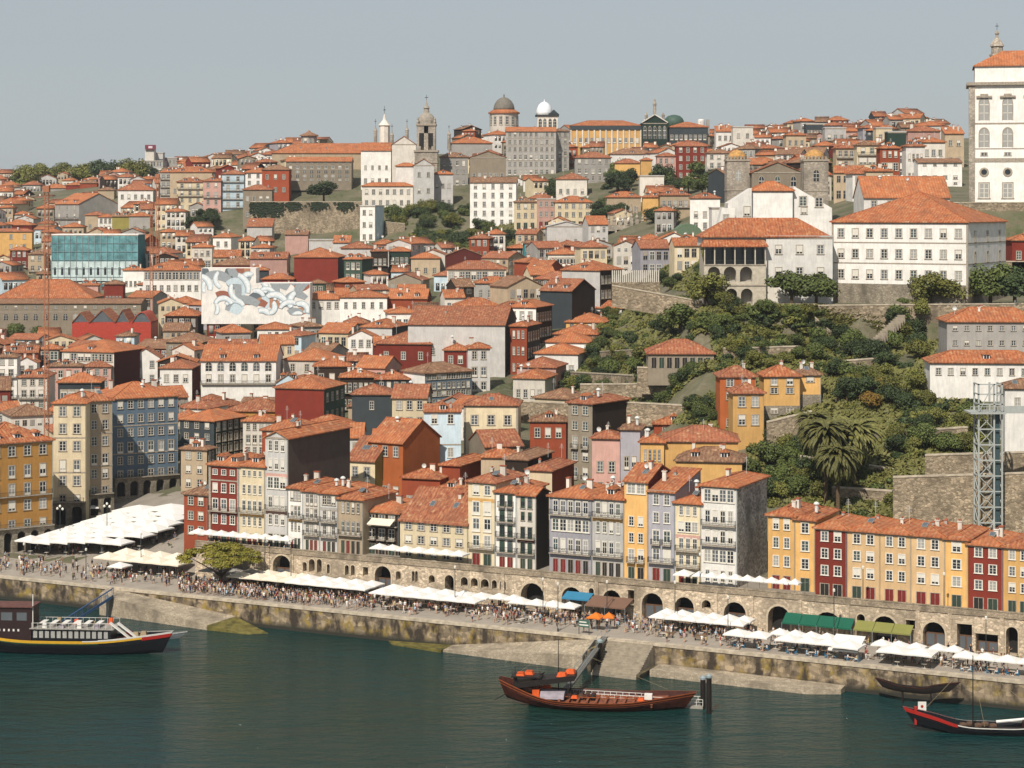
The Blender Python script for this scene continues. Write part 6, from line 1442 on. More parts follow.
def furniture():
    b = MB(); b.box(-.4, .4, -.4, .4, .70, .74); b.bar((0, 0, .03), (0, 0, .70), .04, n=6); b.box(-.25, .25, -.25, .25, 0, .04)
    CH['table'] = b.mesh('cafe_table', [mat('table_top', '#B8AFA2', .6)])
    b.v = []; b.f = []; b.m = []
    b.box(-.21, .21, -.21, .21, .42, .46); b.box(-.21, .21, .18, .21, .5, .88)
    for sx in (-.19, .16):
        b.box(sx, sx+.03, -.2, -.17, 0, .42); b.box(sx, sx+.03, .18, .21, 0, .5)
    for n_, c in (('dark', '#2B2A29'), ('blue', '#2C7EA6'), ('wood', '#6E5138')): CH['chair_'+n_] = b.mesh('cafe_chair', [mat('chair_'+n_, c, .6)])
def make_people():
    """continuous skinned bodies, several poses; slots: 0 skin 1 top 2 bottoms 3 hair 4 shoes"""
    out = []
    def build(J, E, R, zones, name):
        me = bpy.data.meshes.new('skel'); me.from_pydata(J, E, []); o = bpy.data.objects.new('skel', me); col.objects.link(o)
        m = o.modifiers.new('s', 'SKIN'); m.use_smooth_shade = True
        sv = me.skin_vertices[0].data
        for i, r_ in enumerate(R): sv[i].radius = r_ if isinstance(r_, tuple) else (r_, r_)
        sv[0].use_root = True
        s2 = o.modifiers.new('d', 'SUBSURF'); s2.levels = 1; s2.render_levels = 1
        dg = bpy.context.evaluated_depsgraph_get(); me2 = bpy.data.meshes.new_from_object(o.evaluated_get(dg)); me2.name = 'body'
        me2.materials.clear()
        for x in (SKIN[0], TOPS[0], BOT[0], HAIR[0], mat('shoe', '#2A2522')): me2.materials.append(x)
        for p in me2.polygons: p.material_index = zones(p.center, p.normal); p.use_smooth = True
        bpy.data.objects.remove(o, do_unlink=True); bpy.data.meshes.remove(me); return me2
    def pose(kind):
        hip, J, E, R = .92, [], [], []
        def v(x, y, z, r, par=None):
            J.append((x, y, z)); R.append(r); i = len(J)-1
            if par is not None: E.append((par, i))
            return i
        sit = kind.startswith('sit'); hz = .48 if sit else .92
        st = {'stand': (0, 0), 'walk': (.26, -.24), 'walk2': (-.2, .22), 'arms': (.03, -.03), 'sit': (0, 0), 'sit2': (0, 0)}[kind]
        pel = v(0, 0, hz, (.15, .11)); ch = v(0, -.01, hz+.3, (.165, .115), pel); nk0 = v(0, 0, hz+.50, (.12, .085), ch); nk = v(0, -.01, hz+.58, .055, nk0)
        h0 = v(0, -.02, hz+.66, (.075, .09), nk); h1 = v(0, -.02, hz+.76, (.085, .1), h0); h2 = v(0, -.01, hz+.83, (.06, .07), h1); v(0, -.125, hz+.70, .016, h0)
        for s, k in ((-1, 0), (1, 1)):
            f = st[k]; hp = v(s*.09, 0, hz-.04, .095, pel)
            if sit: kn = v(s*.12, -.42, hz+.02, .065, hp); an = v(s*.12, -.44, .08, .042, kn)
            else: kn = v(s*.1, -abs(f)*.35-.02 if f < 0 else -.12*f/.26-.02, .48, .062, hp); kn = len(J)-1; J[kn] = (s*.1, -f*.55-.03, .48+abs(f)*.03); an = v(s*.1, -f, .08 if f <= 0.05 else .09, .04, kn)
            v(J[an][0], J[an][1]-.17, .035, (.035, .03), an)
            sh = v(s*.19, 0, hz+.47, .062, nk0); a = -st[1-k]*.8
            if kind == 'arms' and s > 0: el = v(s*.27, -.16, hz+.30, .043, sh); wr = v(s*.18, -.34, hz+.46, .03, el)
            elif sit: el = v(s*.26, -.08, hz+.22, .043, sh); wr = v(s*.16, -.32, hz+.24, .03, el)
            else: el = v(s*.24, -st[k]*-.35, hz+.2, .043, sh); wr = v(s*.25, st[k]*.75-.06, hz-.03, .03, el)
            d = (Vector(J[wr])-Vector(J[el])).normalized(); side = Vector((s, 0, 0)) if abs(d.x) < .8 else Vector((0, 1, 0)); side = (Vector((0, 1, 0)) if not sit else Vector((1, 0, 0)))
            w = Vector(J[wr]); pm = v(*(w+d*.06), (.034, .02), wr)
            for q, L in ((-.028, .07), (-.010, .085), (.010, .08), (.028, .06)):
                m_ = v(*(w+d*.10+side*q), .0095, pm); v(*(w+d*(.10+L)+side*q+Vector((-s*.012, 0, 0))), .008, m_)
            v(*(w+d*.075-side*.05), .010, pm)
        short = kind in ('walk', 'sit', 'stand')
        def zones(c, n):
            z = c.z
            if z > hz+.60: return 3 if (z > hz+.78 or c.y > .0) else 0
            if z > hz+.555: return 0
            ax = abs(c.x)
            if sit:
                if z < .07: return 4
                if z > hz+.06 and c.y > -.17 and not (ax > .2 and z < hz+.3): return 1
                if z < hz+.12 and (c.y < -.5 or z < .3): return 0 if kind == 'sit' else 2
                if c.y < -.2 and z > hz+.1: return 0
                return 2 if z < hz+.12 else 0
            if z < .07: return 4
            if ax > .185 and z < hz+.34: return 0
            if kind == 'arms' and c.y < -.17 and z > hz: return 0
            if z > hz+.02: return 1
            return 2 if z > (.5 if short else .1) else 0
        return build(J, E, R, zones, kind)
    for k in ('stand', 'walk', 'walk2', 'arms', 'sit', 'sit2'): PEOPLE[k] = pose(k)
PEOPLE = {}; SKIN = []; TOPS = []; BOT = []; HAIR = []
def person(p, kind, rz, r, base=None):
    me = PEOPLE[kind]; o = link('person', me, None, p, rz); s = r.uniform(.94, 1.06); o.scale = (s, s, s)
    ti, bi = r.randrange(len(TOPS)), r.randrange(len(BOT))
    for i, m in ((0, r.choice(SKIN)), (1, TOPS[ti]), (2, BOT[bi]), (3, r.choice(HAIR))):
        o.material_slots[i].link = 'OBJECT'; o.material_slots[i].material = m
    w = {'sit': 'seated', 'sit2': 'seated', 'walk': 'walking', 'walk2': 'walking', 'stand': 'standing', 'arms': 'standing'}[kind]
    tag(o, f"{w} person, {TN[ti]} top, {BN[bi]} bottoms", 'person', 'people on the riverfront', auto='quay', pt=Vector(p)+Vector((0, 0, 1)))
TN = ['white', 'black', 'navy', 'red', 'pale blue', 'grey', 'beige', 'yellow', 'pink', 'olive']; BN = ['navy', 'black', 'beige', 'white', 'grey']
def quay_life():
    r = random.Random(21); furniture()
    SKIN.extend([mat('skin_light', '#C69678', .6, .03), mat('skin_tan', '#9A6B4E', .6, .03)])
    TOPS.extend([mat('cloth_'+n.replace(' ', '_'), c, .9, .05) for n, c in zip(TN, ['#D8D5D0', '#232325', '#26314A', '#85332E', '#9DB6C8', '#86868A', '#B9A98C', '#B8A878', '#B89A98', '#5E6142'])])
    BOT.extend([mat('trousers_'+n, c, .9, .05) for n, c in zip(BN, ['#2A3348', '#222224', '#A4957A', '#CCC8C0', '#6B6C70'])])
    HAIR.extend([mat('hair_dark', '#241B16', .7), mat('hair_brown', '#4A3323', .7), mat('hair_fair', '#9A7A4C', .7)])
    make_people()
    SPOT = []
    def sheltered(u, v, z, kind, s, n, hgt=1.0, chairs='dark', people=.6):
        parasol(UV(u, v, z), kind, s, A0+r.uniform(-.04, .04), hgt=hgt); SPOT.append((u, v, z, chairs, people))
    def row(p0, p1, v, n, kind, s, z=QZ, hgt=1.0, rows=1, dv=3.6, chairs='dark', people=.6):
        a, c = u_of(p0, v), u_of(p1, v)
        s = abs(c-a)/n/3.72
        for j in range(rows):
            for i in range(n): sheltered(a+(c-a)*(i+.5)/n, v+j*dv, z, kind, s, 1, hgt, chairs, people)
    # quay level
    row(290, 370, 8.0, 5, 'white', .95, rows=2, dv=2.9); row(374, 480, 6.6, 6, 'white', .92, rows=2, dv=3.2)
    row(232, 300, 8.4, 4, 'cream', 1.0, rows=2, dv=3.0); row(205, 262, 10.6, 3, 'grey', 1.0)
    row(492, 521, 10.4, 2, 'white', .8); row(512, 578, 9.0, 4, 'white', .85)
    row(652, 746, 8.2, 6, 'white', .74, rows=2, dv=2.6)
    row(727, 770, 2.6, 2, 'white', .62, chairs='blue'); 
    row(772, 835, 5.2, 4, 'white', .66, chairs='blue'); row(778, 860, 2.3, 4, 'white', .66, chairs='blue', people=.8)
    row(836, 862, 1.9, 1, 'white', .75, chairs='blue'); row(873, 925, 4.6, 3, 'white', .82); row(880, 935, 1.9, 2, 'white', .74); row(930, 962, 5.2, 2, 'white', .7); row(955, 1040, 2.7, 4, 'white', .68, chairs='blue', people=.8)
    u = u_of(596, 4); parasol(UV(u, 4, QZ), 'orange', .68, A0, label='single bright orange parasol on the open quay'); parasol(UV(u+2.0, 4.8, QZ), 'orange', .5, A0+.3, label='smaller orange parasol overlapping the bright orange one')
    u = u_of(120, 7); parasol(UV(u, 7, QZ), 'white', .95, A0, label='lone white parasol in the square near the boat ramp'); SPOT.append((u, 7, QZ, 'dark', .6))
    # wall-mounted awnings
    def awning(p0, p1, v, dv, z0, z1, kind, label):
        a, c = u_of(p0, v), u_of(p1, v); root = empty('awning', UV(a, v, 0), A0); b = MB(); L = c-a; n = max(1, int(L/3))
        for i in range(n):
            x0, x1 = L*i/n+.04, L*(i+1)/n-.04; b.add([(x0,-dv,z0),(x1,-dv,z0),(x1,0,z1),(x0,0,z1),(x0,-dv,z0-.25),(x1,-dv,z0-.25),(x1,0,z1-.08),(x0,0,z1-.08)], [(0,1,2,3),(7,6,5,4),(0,4,5,1),(0,3,7,4),(1,5,6,2)])
        b.build('canopy', parasolmesh(kind)[0].materials[0], root); b = MB()
        for i in range(n+1): b.bar((L*i/n, -dv, QZ if z0 < 10 else TER), (L*i/n, -dv, z0), .04, n=5)
        b.build('posts', METAL(), root); tag(root, label, 'awning')
        for i in range(n): SPOT.append((a+L*(i+.5)/n, v-dv*.5, QZ if z0 < 10 else TER, 'dark', .5))
    awning(786, 855, 12.8, 2.3, QZ+2.5, QZ+3.8, 'green', 'row of dark green awnings against the arcaded wall'); awning(857, 914, 12.8, 2.2, QZ+2.5, QZ+3.6, 'olive', 'olive green awning right of the dark green awnings'); awning(594, 634, 12.8, 4.2, QZ+2.7, QZ+3.7, 'brown', 'brown awning against the arcaded wall'); awning(567, 594, 12.8, 2.4, QZ+3.2, QZ+4.0, 'blue', 'blue awning left of the brown awning')
    awning(836, 866, 4.2, 4.6, QZ+1.8, QZ+3.4, 'white', 'white sloping canvas canopy at the quay edge above blue tables')
    a_, c_ = u_of(371, 18.8), u_of(392, 18.8); root = empty('awning', UV(u_of(372, 18.6), 18.6, 0), A0); b = MB(); b.add([(0,-2,TER+7.0),(5,-2,TER+7.0),(5,0,TER+7.8),(0,0,TER+7.8)], [(0,1,2,3),(3,2,1,0)]); 
    root2 = root; b = MB(); b.add([(0,-2,TER+6.2),(5.2,-2,TER+6.2),(5.2,0,TER+7.1),(0,0,TER+7.1),(0,-2,TER+6.05),(5.2,-2,TER+6.05),(5.2,0,TER+6.95),(0,0,TER+6.95)], [(0,1,2,3),(7,6,5,4),(0,4,5,1),(0,3,7,4),(1,5,6,2)]); b.build('canopy', parasolmesh('cream')[0].materials[0], root); tag(root, 'cream awning on the dark brown recessed house', 'awning')
    # upper street
    row(193, 262, 14.8, 6, 'white', .85, z=TER); row(260, 292, 15, 3, 'white', .75, z=TER); row(373, 466, 15, 7, 'white', .72, z=TER); row(676, 692, 14.8, 1, 'white', .72, z=TER); row(694, 790, 14.8, 8, 'white', .66, z=TER); row(790, 800, 15, 1, 'white', .6, z=TER)
    # square: big canopies
    CV = [(17.0+3.25*q, 22+q*17, [128, 150, 166, 176, 184, 186, 187][q], [6, 6, 5, 5, 4, 3, 2][q], 'white') for q in range(7)]+[(10.6, 100, 184, 5, 'cream'), (13.8, 118, 186, 4, 'cream')]
    for j, (vv, a0_, a1_, n, kd) in enumerate(CV):
        a, c = u_of(a0_, vv), u_of(a1_, vv)
        for i in range(n):
            uu = a+(c-a)*(i+.5)/n; p = UV(uu, vv); z = T(p.x, p.y) if vv > 13 else QZ; parasol(Vector((p.x, p.y, z)), kd, (c-a)/n/3.72, A0, hgt=1.25, group='big square canopies over the town square'); SPOT.append((uu, vv, z, 'dark', .35))
    u = u_of(88, 42); p = UV(u, 42); parasol(Vector((p.x, p.y, T(p.x, p.y))), 'white', 1.3, .2, label='separate white canopy beside the arcade of the cream building')
    # tables, chairs and seated people under them
    np_ = 0
    for (u, v, z, ch, pr) in SPOT:
        for k in range(1):
            tu, tv = u+r.uniform(-.5, .5)+.7, v+r.uniform(-.3, .3)-.6; o = link('cafe_table', CH['table'], None, UV(tu, tv, z+.004), A0); tag(o, 'small square cafe table', 'table', 'cafe tables on the riverfront', auto='quay', pt=UV(tu, tv, z))
            for s in (-1, 1):
                p = UV(tu+s*.75, tv, z+.004); rz = A0+(-math.pi/2 if s > 0 else math.pi/2); o = link('cafe_chair', CH['chair_'+ch], None, p, rz); tag(o, f'{ch} cafe chair', 'chair', 'cafe chairs on the riverfront', auto='quay', pt=p)
                if r.random() < pr and np_ < 115: person(p+Vector((0, 0, -.0)), r.choice(['sit', 'sit2']), rz, r); np_ += 1
    for i in range(26):                     # open-air tables
        u = u_of(r.choice([r.uniform(385, 480), r.uniform(500, 560), r.uniform(660, 740), r.uniform(775, 1010)]), 5); v = r.uniform(3, 6.5); z = QZ+.004
        o = link('cafe_table', CH['table'], None, UV(u, v, z), A0); tag(o, 'small square cafe table', 'table', 'cafe tables on the riverfront', auto='quay', pt=UV(u, v, z))
        for s in (-1, 1):
            p = UV(u+s*.75, v, z); rz = A0+(-math.pi/2 if s > 0 else math.pi/2); o = link('cafe_chair', CH['chair_'+r.choice(['dark', 'wood'])], None, p, rz); tag(o, 'dark or wooden cafe chair', 'chair', 'cafe chairs on the riverfront', auto='quay', pt=p)
    # strollers
    k = 0
    bands = [((20, 120), 1.5, 9, 30), ((180, 262), .9, 5, 38), ((262, 350), .9, 5, 42), ((350, 480), 1.5, 6, 20), ((480, 660), 1.5, 9, 40), ((660, 770), 1, 6, 16), ((770, 1020), .9, 6, 14)]
    used = []
    for (pa, pb), va, vb, n in bands:
        c = 0; tr = 0
        while c < n and tr < 600:
            tr += 1; v = r.uniform(va, vb); u = u_of(r.uniform(pa, pb), v)
            if any(abs(u-a)+abs(v-b) < .55 for a, b in used): continue
            used.append((u, v)); person(UV(u, v, QZ+.004), r.choice(['stand', 'walk', 'walk2', 'arms', 'stand', 'walk']), r.uniform(0, 6.28), r); c += 1; k += 1
    print('people', k+np_)
    crowd(r, used)
    # kiosk-like planters and benches
    for i, px in enumerate((370, 392, 402, 668, 700)):
        v = 4.0; o = empty('bench', UV(u_of(px, v), v, QZ+.004), A0); b = MB(); b.box(-1, 1, -.25, .25, .42, .48); b.build('seat', mat('bench_wood', '#6B5440'), o); b = MB(); b.box(-.9, -.8, -.2, .2, 0, .42); b.box(.8, .9, -.2, .2, 0, .42); b.build('legs', IRON(), o); b = MB(); b.box(-1, 1, .22, .28, .6, .95); b.build('backrest', mat('bench_wood', '#6B5440'), o); tag(o, 'low wooden bench facing the river', 'bench', 'benches on the quay', auto='quay', pt=UV(u_of(px, v), v, QZ))
    # lamps
    def lamp(px, v, H, two, z=QZ):
        p = UV(u_of(px, v), v); z = T(p.x, p.y) if v > 13 and px < 190 else z; root = empty('street_lamp', Vector((p.x, p.y, z)), A0); b = MB(); b.lathe([(.16, 0), (.16, .5), (.08, .6), (.06, H)], n=8); b.build('post', IRON(), root)
        if two:
            b = MB(); b.bar((-.7, 0, H-.4), (.7, 0, H-.4), .04); b.bar((0, 0, H-.4), (0, 0, H+.2), .04); b.build('arm', IRON(), root)
            for x, z_ in ((-.7, H-.15), (.7, H-.15), (0, H+.4)): b = MB(); b.lathe([(.05, -.28), (.24, -.12), (.27, .08), (.18, .26), (.03, .34)], x, 0, 8); l = b.build('globe', mat('lamp_globe', '#CFCBC0', .4), root, (0, 0, z_))
        else: b = MB(); b.lathe([(.08, 0), (.2, .1), (.22, .45), (.06, .6)], n=8); b.build('lantern', mat('lamp_globe', '#CFCBC0', .4), root, (0, 0, H))
        tag(root, ('three-globe' if two else 'slim dark')+' street lamp', 'street lamp', 'street lamps', auto='quay', pt=Vector((p.x, p.y, z+H/2)))
    for px, v, H, two in ((60, 22, 8.5, True), (107, 24, 8, True), (141, 10, 8, False), (86, 4, 5.5, False), (24, 2, 6, False), (291, 9, 9.5, False), (265, 11.5, 9, False), (455, 6, 8, False), (543, 7, 7, False), (607, 9, 7, False), (675, 9, 8, False), (728, 6, 7, False), (834, 9, 9, False), (986, 4, 8, False), (558, 1, 8, False)): lamp(px, v, H, two)
    for px in (700, 863, 944): lamp(px, 13.8, 6, False, TER)
# ---------------------------------------------------------------- boats
def hull(L, B, D, bow, stern, sheer=1.0, n=24, full=.85):
    """double-ended hull, x from -L/2 (stern) to L/2 (bow); returns (outside rows, deck edge)"""
    rows = []
    for i in range(n+1):
        t = i/n; x = -L/2+L*t; k = math.sin(math.pi*min(max(t*.975+.02, 0), 1))**full; hb = B/2*k*(1-max(0, t-.93)*5)+.04
        up = (bow*max(0, (t-.6)/.4)**2.2 + stern*max(0, (.35-t)/.35)**2.0)*sheer; keel = -.5+up*.55
        xx = x+(1.2 if t > .9 else 0)*((t-.9)/.1)
        rk = 1.8*(max(0, t-.82)/.18)**2-1.2*(max(0, .15-t)/.15)**2; rows.append([(xx+rk*h, s*hb*q, keel+(D+up-keel)*h) for s, q, h in ((-1, 1, 1), (-1, .93, .62), (-1, .7, .22), (-1, .25, .02), (1, .0, 0), (1, .25, .02), (1, .7, .22), (1, .93, .62), (1, 1, 1))])
    return rows
def hullmesh(rows, m_low, stripes):
    b = MB(); m = len(rows[0])
    for r0, r1 in zip(rows, rows[1:]):
        for j in range(m-1):
            b.add([r0[j], r1[j], r1[j+1], r0[j+1]], [(0, 1, 2, 3)], 0)
    for e in (0, -1): b.poly(rows[e], 0)
    return b
def strake(b, rows, f0, f1, out, m=0):
    for s in (0, -1):
        sg = -1 if s == 0 else 1; j = 0 if s == 0 else len(rows[0])-1; k = 1 if s == 0 else len(rows[0])-2
        for r0, r1 in zip(rows, rows[1:]):
            q = []
            for rr in (r0, r1):
                a, c = Vector(rr[j]), Vector(rr[k]); q.append((a.lerp(c, f0), a.lerp(c, f1)))
            o = Vector((0, sg*out, 0)); (a0, a1), (c0, c1) = q; b.add([a0+o, c0+o, c1+o, a1+o], [(0, 1, 2, 3)], m); b.add([a0, c0, c0+o, a0+o], [(0, 1, 2, 3)], m); b.add([a1, c1, c1+o, a1+o], [(0, 1, 2, 3)], m)
def deck(rows, i0, i1, dz, m=0, b=None, inset=.96):
    b = b or MB()
    for r0, r1 in zip(rows[i0:i1], rows[i0+1:i1+1]):
        b.add([(r0[0][0], r0[0][1]*inset, r0[0][2]-dz), (r1[0][0], r1[0][1]*inset, r1[0][2]-dz), (r1[-1][0], r1[-1][1]*inset, r1[-1][2]-dz), (r0[-1][0], r0[-1][1]*inset, r0[-1][2]-dz)], [(0, 1, 2, 3)], m)
    return b
def boats():
    wood = mat('red_brown_planking', '#3F1C12', .6, .35, 1.2); dk = mat('dark_tarred_wood', '#1E1815', .5, .2); blk = mat('black_hull_paint', '#15161A', .35, .1); wht = mat('white_boat_paint', '#CFCBC4', .5, .08); plank = mat('brown_deck_planks', '#7A4630', .8, .3, 3); grey = mat('grey_tarpaulin', '#8A828A', .8, .15, 1)
    org = mat('orange_life_jacket', '#C2501C', .7, .15); red = mat('red_boat_paint', '#9A231C', .5, .1); yel = mat('yellow_boat_paint', '#C99A2A', .5, .08); rope = mat('rope', '#8A7A60', .9)
    # ---- centre brown boat
    c = P(592, 712, 78*F/(708-210)); c.z = 0; rz = math.radians(-9); root = empty('wooden_river_boat', (c.x, c.y+1.5, 0), rz); L = 27; rows = hull(L, 9.4, 1.5, 1.3, 2.4, full=.6)
    hullmesh(rows, 0, 0).build('hull', wood, root); b = MB(); strake(b, rows, -.03, .14, .09); strake(b, rows, .45, .55, .07); b.build('rubbing_strake', mat('warm_wood_rail', '#8E4A26', .6, .2), root)
    b = deck(rows, 2, 22, .7); b.build('deck', plank, root)
    for i in range(11): b = MB(); x = -5+1.45*i; b.box(x, x+.35, -3.0, 3.0, 1.15, 1.3); b.box(x+.05, x+.3, -2.8, -2.6, .7, 1.15); b.box(x+.05, x+.3, 2.6, 2.8, .7, 1.15); b.build('thwart', plank, root)
    for sgn in (-1, 1): b = MB(); b.bar((-5, sgn*.6, 1.42), (10.5, sgn*.5, 1.42), .07); b.build('rail', mat('warm_wood_rail', '#8E4A26', .6, .2), root)
    b = MB(); n = 9
    for i in range(n): 
        t0, t1 = math.pi*i/n, math.pi*(i+1)/n; b.add([(-8, -1.9*math.cos(t0), 1.2+1.15*math.sin(t0)), (-8, -1.9*math.cos(t1), 1.2+1.15*math.sin(t1)), (-4.2, -1.9*math.cos(t1), 1.2+1.0*math.sin(t1)), (-4.2, -1.9*math.cos(t0), 1.2+1.0*math.sin(t0))], [(0, 1, 2, 3)])
        b.add([(-4.2, 0, 1.2), (-4.2, -1.9*math.cos(t0), 1.2+1.0*math.sin(t0)), (-4.2, -1.9*math.cos(t1), 1.2+1.0*math.sin(t1))], [(0, 1, 2)])
    b.build('tarpaulin', grey, root)
    b = MB(); b.box(-9.2, -8.1, -1.7, 1.7, 1.2, 2.5); b.build('orange_cover', org, root)
    b = MB(); b.box(-12.5, -10.8, -1.2, 1.2, 2.2, 2.5); b.box(-12.3, -12.0, -1.1, -.9, 1, 4.4); b.box(-12.3, -12, .9, 1.1, 1, 4.4); b.box(-8.6, -8.3, -1.3, -1.1, 1, 4.3); b.box(-8.6, -8.3, 1.1, 1.3, 1, 4.3); b.box(-12.6, -7.8, -1.5, 1.5, 4.3, 4.5); b.build('steering_platform', dk, root)
    b = MB(); b.bar((-12.4, -1.4, 4.5), (-12.4, -1.4, 5.4), .05); b.bar((-8, -1.4, 4.5), (-8, -1.4, 5.4), .05); b.bar((-12.4, -1.4, 5.4), (-8, -1.4, 5.4), .04); b.bar((-12.4, 1.4, 5.4), (-8, 1.4, 5.4), .04); b.bar((-12.4, 1.4, 4.5), (-12.4, 1.4, 5.4), .05); b.build('railing', dk, root)
    b = MB(); b.bar((-7.5, .3, 4.9), (-15.5, 0, .3), .12, n=6, r2=.08); b.build('steering_oar', dk, root)
    for (x, y, z, s) in ((-11.2, -.6, 4.5, 1), (-7.3, 1.2, 2.2, 1), (-2.6, -1, 1.3, .8), (7.9, -1.4, 1.4, .8), (-10, .4, 4.5, 1.1), (-4.6, -.8, 4.6, 1.2), (-3.4, .2, 4.9, 1.2)): b = MB(); b.prism([(-.7*s, -.4*s), (.6*s, -.5*s), (.75*s, .4*s), (-.5*s, .5*s)], z, z+.55*s, top=.7); b.build('life_jackets', org, root, (x, y, 0))
    b = MB(); b.bar((-5.3, .2, .9), (-5.3, .2, 10.2), .1, n=6, r2=.05); b.build('mast', dk, root)
    b = MB(); b.bar((12, 0, 3.0), (-5.3, .2, 9.5), .02); b.bar((-5.3, .2, 9.5), (-12, 0, 4.5), .02); b.build('rigging', rope, root)
    b = MB(); b.box(8.4, 9.6, -1.0, .1, 1.5, 2.3); b.build('white_box', wht, root)
    b = MB(); b.add([(-12, -2, 2.7), (-2.5, -1.8, 4.2), (-2.5, 1.8, 4.2), (-12, 2, 2.7), (-12, -2, 3.5), (-2.5, -1.8, 5.0), (-2.5, 1.8, 5.0), (-12, 2, 3.5)], [(0, 3, 2, 1), (4, 5, 6, 7), (0, 1, 5, 4), (1, 2, 6, 5), (2, 3, 7, 6), (3, 0, 4, 7)]); b.build('raked_cabin', dk, root)
    for sx in (-11, -3.5): b = MB(); b.bar((sx, -1.6, 1), (sx, -1.6, 3.6), .1); b.bar((sx, 1.6, 1), (sx, 1.6, 3.6), .1); b.build('cabin_post', dk, root)
    for i in range(14): b = MB(); b.lathe([(.34, 0), (.44, .35), (.44, .7), (.34, 1.0)], n=9); b.build('barrel', [wood, dk, mat('barrel_wood', '#4E3A2C', .8, .2)][i % 3], root, (-3.6+.95*(i % 5), .2+.95*(i//5), .75))
    tag(root, 'red-brown wooden river cargo boat with tarpaulin and raised steering platform in the centre', 'boat')
    # gangway, pontoon, piles
    g0 = UV(u_of(606, 0), .6, QZ+.1); g1 = Vector((c.x-3.4, c.y+3.5, 2.2)); root = empty('gangway', g0); d = g1-g0; b = MB(); b.bar((0, 0, 0), d, .1); s = Vector((d.y, -d.x, 0)).normalized()*1.1; b.add([Vector((0, 0, 0)), d, d+s, s, Vector((0, 0, -.25)), d+Vector((0, 0, -.25)), d+s+Vector((0, 0, -.25)), s+Vector((0, 0, -.25))], [(0, 1, 2, 3), (7, 6, 5, 4), (0, 4, 5, 1), (3, 2, 6, 7)]); b.build('deck', mat('gangway_deck', '#5C5A56', .7), root); b = MB()
    for off in (Vector((0, 0, 0)), s):
        b.bar(off+Vector((0, 0, 1.0)), off+d+Vector((0, 0, 1.0)), .04)
        for i in range(8): b.bar(off+d*(i/7), off+d*(i/7)+Vector((0, 0, 1)), .03)
    b.build('handrail', METAL(), root); tag(root, 'grey gangway sloping from the ramp down to the brown boat', 'gangway')
    root = empty('pontoon', (c.x-1, c.y+4.6, 0), math.radians(-13)); b = MB(); b.box(-3, 19, -1.1, 1.1, -.3, .45); b.build('float', mat('pontoon_deck', '#8B867C', .8), root); b = MB()
    for y in (-1.0, 1.0):
        b.bar((-3, y, 1.45), (19, y, 1.45), .05); b.bar((-3, y, 1.0), (19, y, 1.0), .03)
        for i in range(23): b.bar((-3+i, y, .45), (-3+i, y, 1.45), .05)
    b.build('railing', wht, root); tag(root, 'floating pontoon with white railings behind the brown boat', 'pontoon')
    for px, py, hh, l in ((709, 713, 6, 'dark pair-topped mooring pile at the bow of the brown boat'), (600, 672, 5.5, 'dark mooring pile beside the gangway'), (703, 708, 5.0, 'shorter mooring pile beside the pile at the bow')):
        Yp = 78*F/(py-210); p = P(px, py, Yp); root = empty('mooring_pile', (p.x, Yp, 0)); b = MB(); b.lathe([(.42, -2), (.42, hh-.5)], n=12); b.build('shaft', dk, root); b = MB(); b.lathe([(.52, hh-.5), (.52, hh-.2), (.15, hh+.1)], n=12); b.build('cap', METAL(), root); tag(root, l, 'mooring pile', 'mooring piles')
    # ---- left tour boat
    Yb = 78*F/(652-210); c = P(64, 652, Yb); root = empty('tour_boat', (c.x, Yb, 0), math.radians(-4)); L = 33; rows = hull(L, 6.2, 2.6, 1.3, 1.2, full=.45); hullmesh(rows, 0, 0).build('hull', blk, root)
    b = MB(); strake(b, rows, .02, .42, .08); b.build('yellow_band', yel, root); b = MB(); strake(b, rows[17:], -.08, .02, .12); strake(b, rows[15:], .0, .14, .10); b.build('white_gunwale', wht, root); b = MB(); strake(b, rows[:18], .42, .6, .07); b.build('green_band', mat('green_boat_paint', '#27452F', .5), root)
    b = deck(rows, 1, 23, .5); b.build('deck', plank, root)
    b = MB(); b.box(-5, 9.0, -2.3, 2.3, 2.0, 4.5); b.build('saloon', blk, root); b = MB()
    for i in range(13): x = -4.8+i*1.05; b.box(x, x+.7, -2.34, -2.3, 2.95, 4.2, 0); b.box(x, x+.7, 2.3, 2.34, 2.95, 4.2, 0)
    b.build('window_row', glassmat(2), root); b = MB(); b.box(-5.4, 9.6, -2.7, 2.7, 4.5, 4.65); b.build('saloon_roof', mat('deck_grey', '#8A857E', .8, .3), root)
    b = MB()
    for y in (-2.6, 2.6):
        b.bar((-5, y, 5.6), (9.4, y, 5.6), .04)
        for i in range(14): b.bar((-5+i*1.1, y, 4.65), (-5+i*1.1, y, 5.6), .03)
    b.build('railing', wht, root)
    b = MB(); b.box(-14.5, -5.2, -2.2, 2.2, 2.4, 8.2); b.build('wheelhouse', mat('maroon_wheelhouse', '#2A1A19', .5), root); b = MB(); b.box(-15, -4.9, -2.5, 2.5, 8.2, 8.4); b.build('wheelhouse_roof', mat('brown_roof', '#5B3A34', .8, .3), root)
    b = MB(); b.box(-13.4, -11.4, -2.23, -2.2, 5.9, 7.3); b.box(-10.6, -8.6, -2.23, -2.2, 5.9, 7.3); b.box(-7.8, -6, -2.23, -2.2, 5.9, 7.3); b.build('wheelhouse_window', glassmat(1), root)
    b = MB()
    for i in range(8): b.box(-13.6+i*.85, -13.3+i*.85, -2.26, -2.2, 4.0, 4.4)
    b.build('lettering', wht, root)
    for i in range(6): b = MB(); x = -4+i*2; b.box(x, x+.9, -1.4, 1.4, 5.3, 5.4); b.box(x+.3, x+.6, -.1, .1, 4.65, 5.3); b.build('deck_table', wht, root)
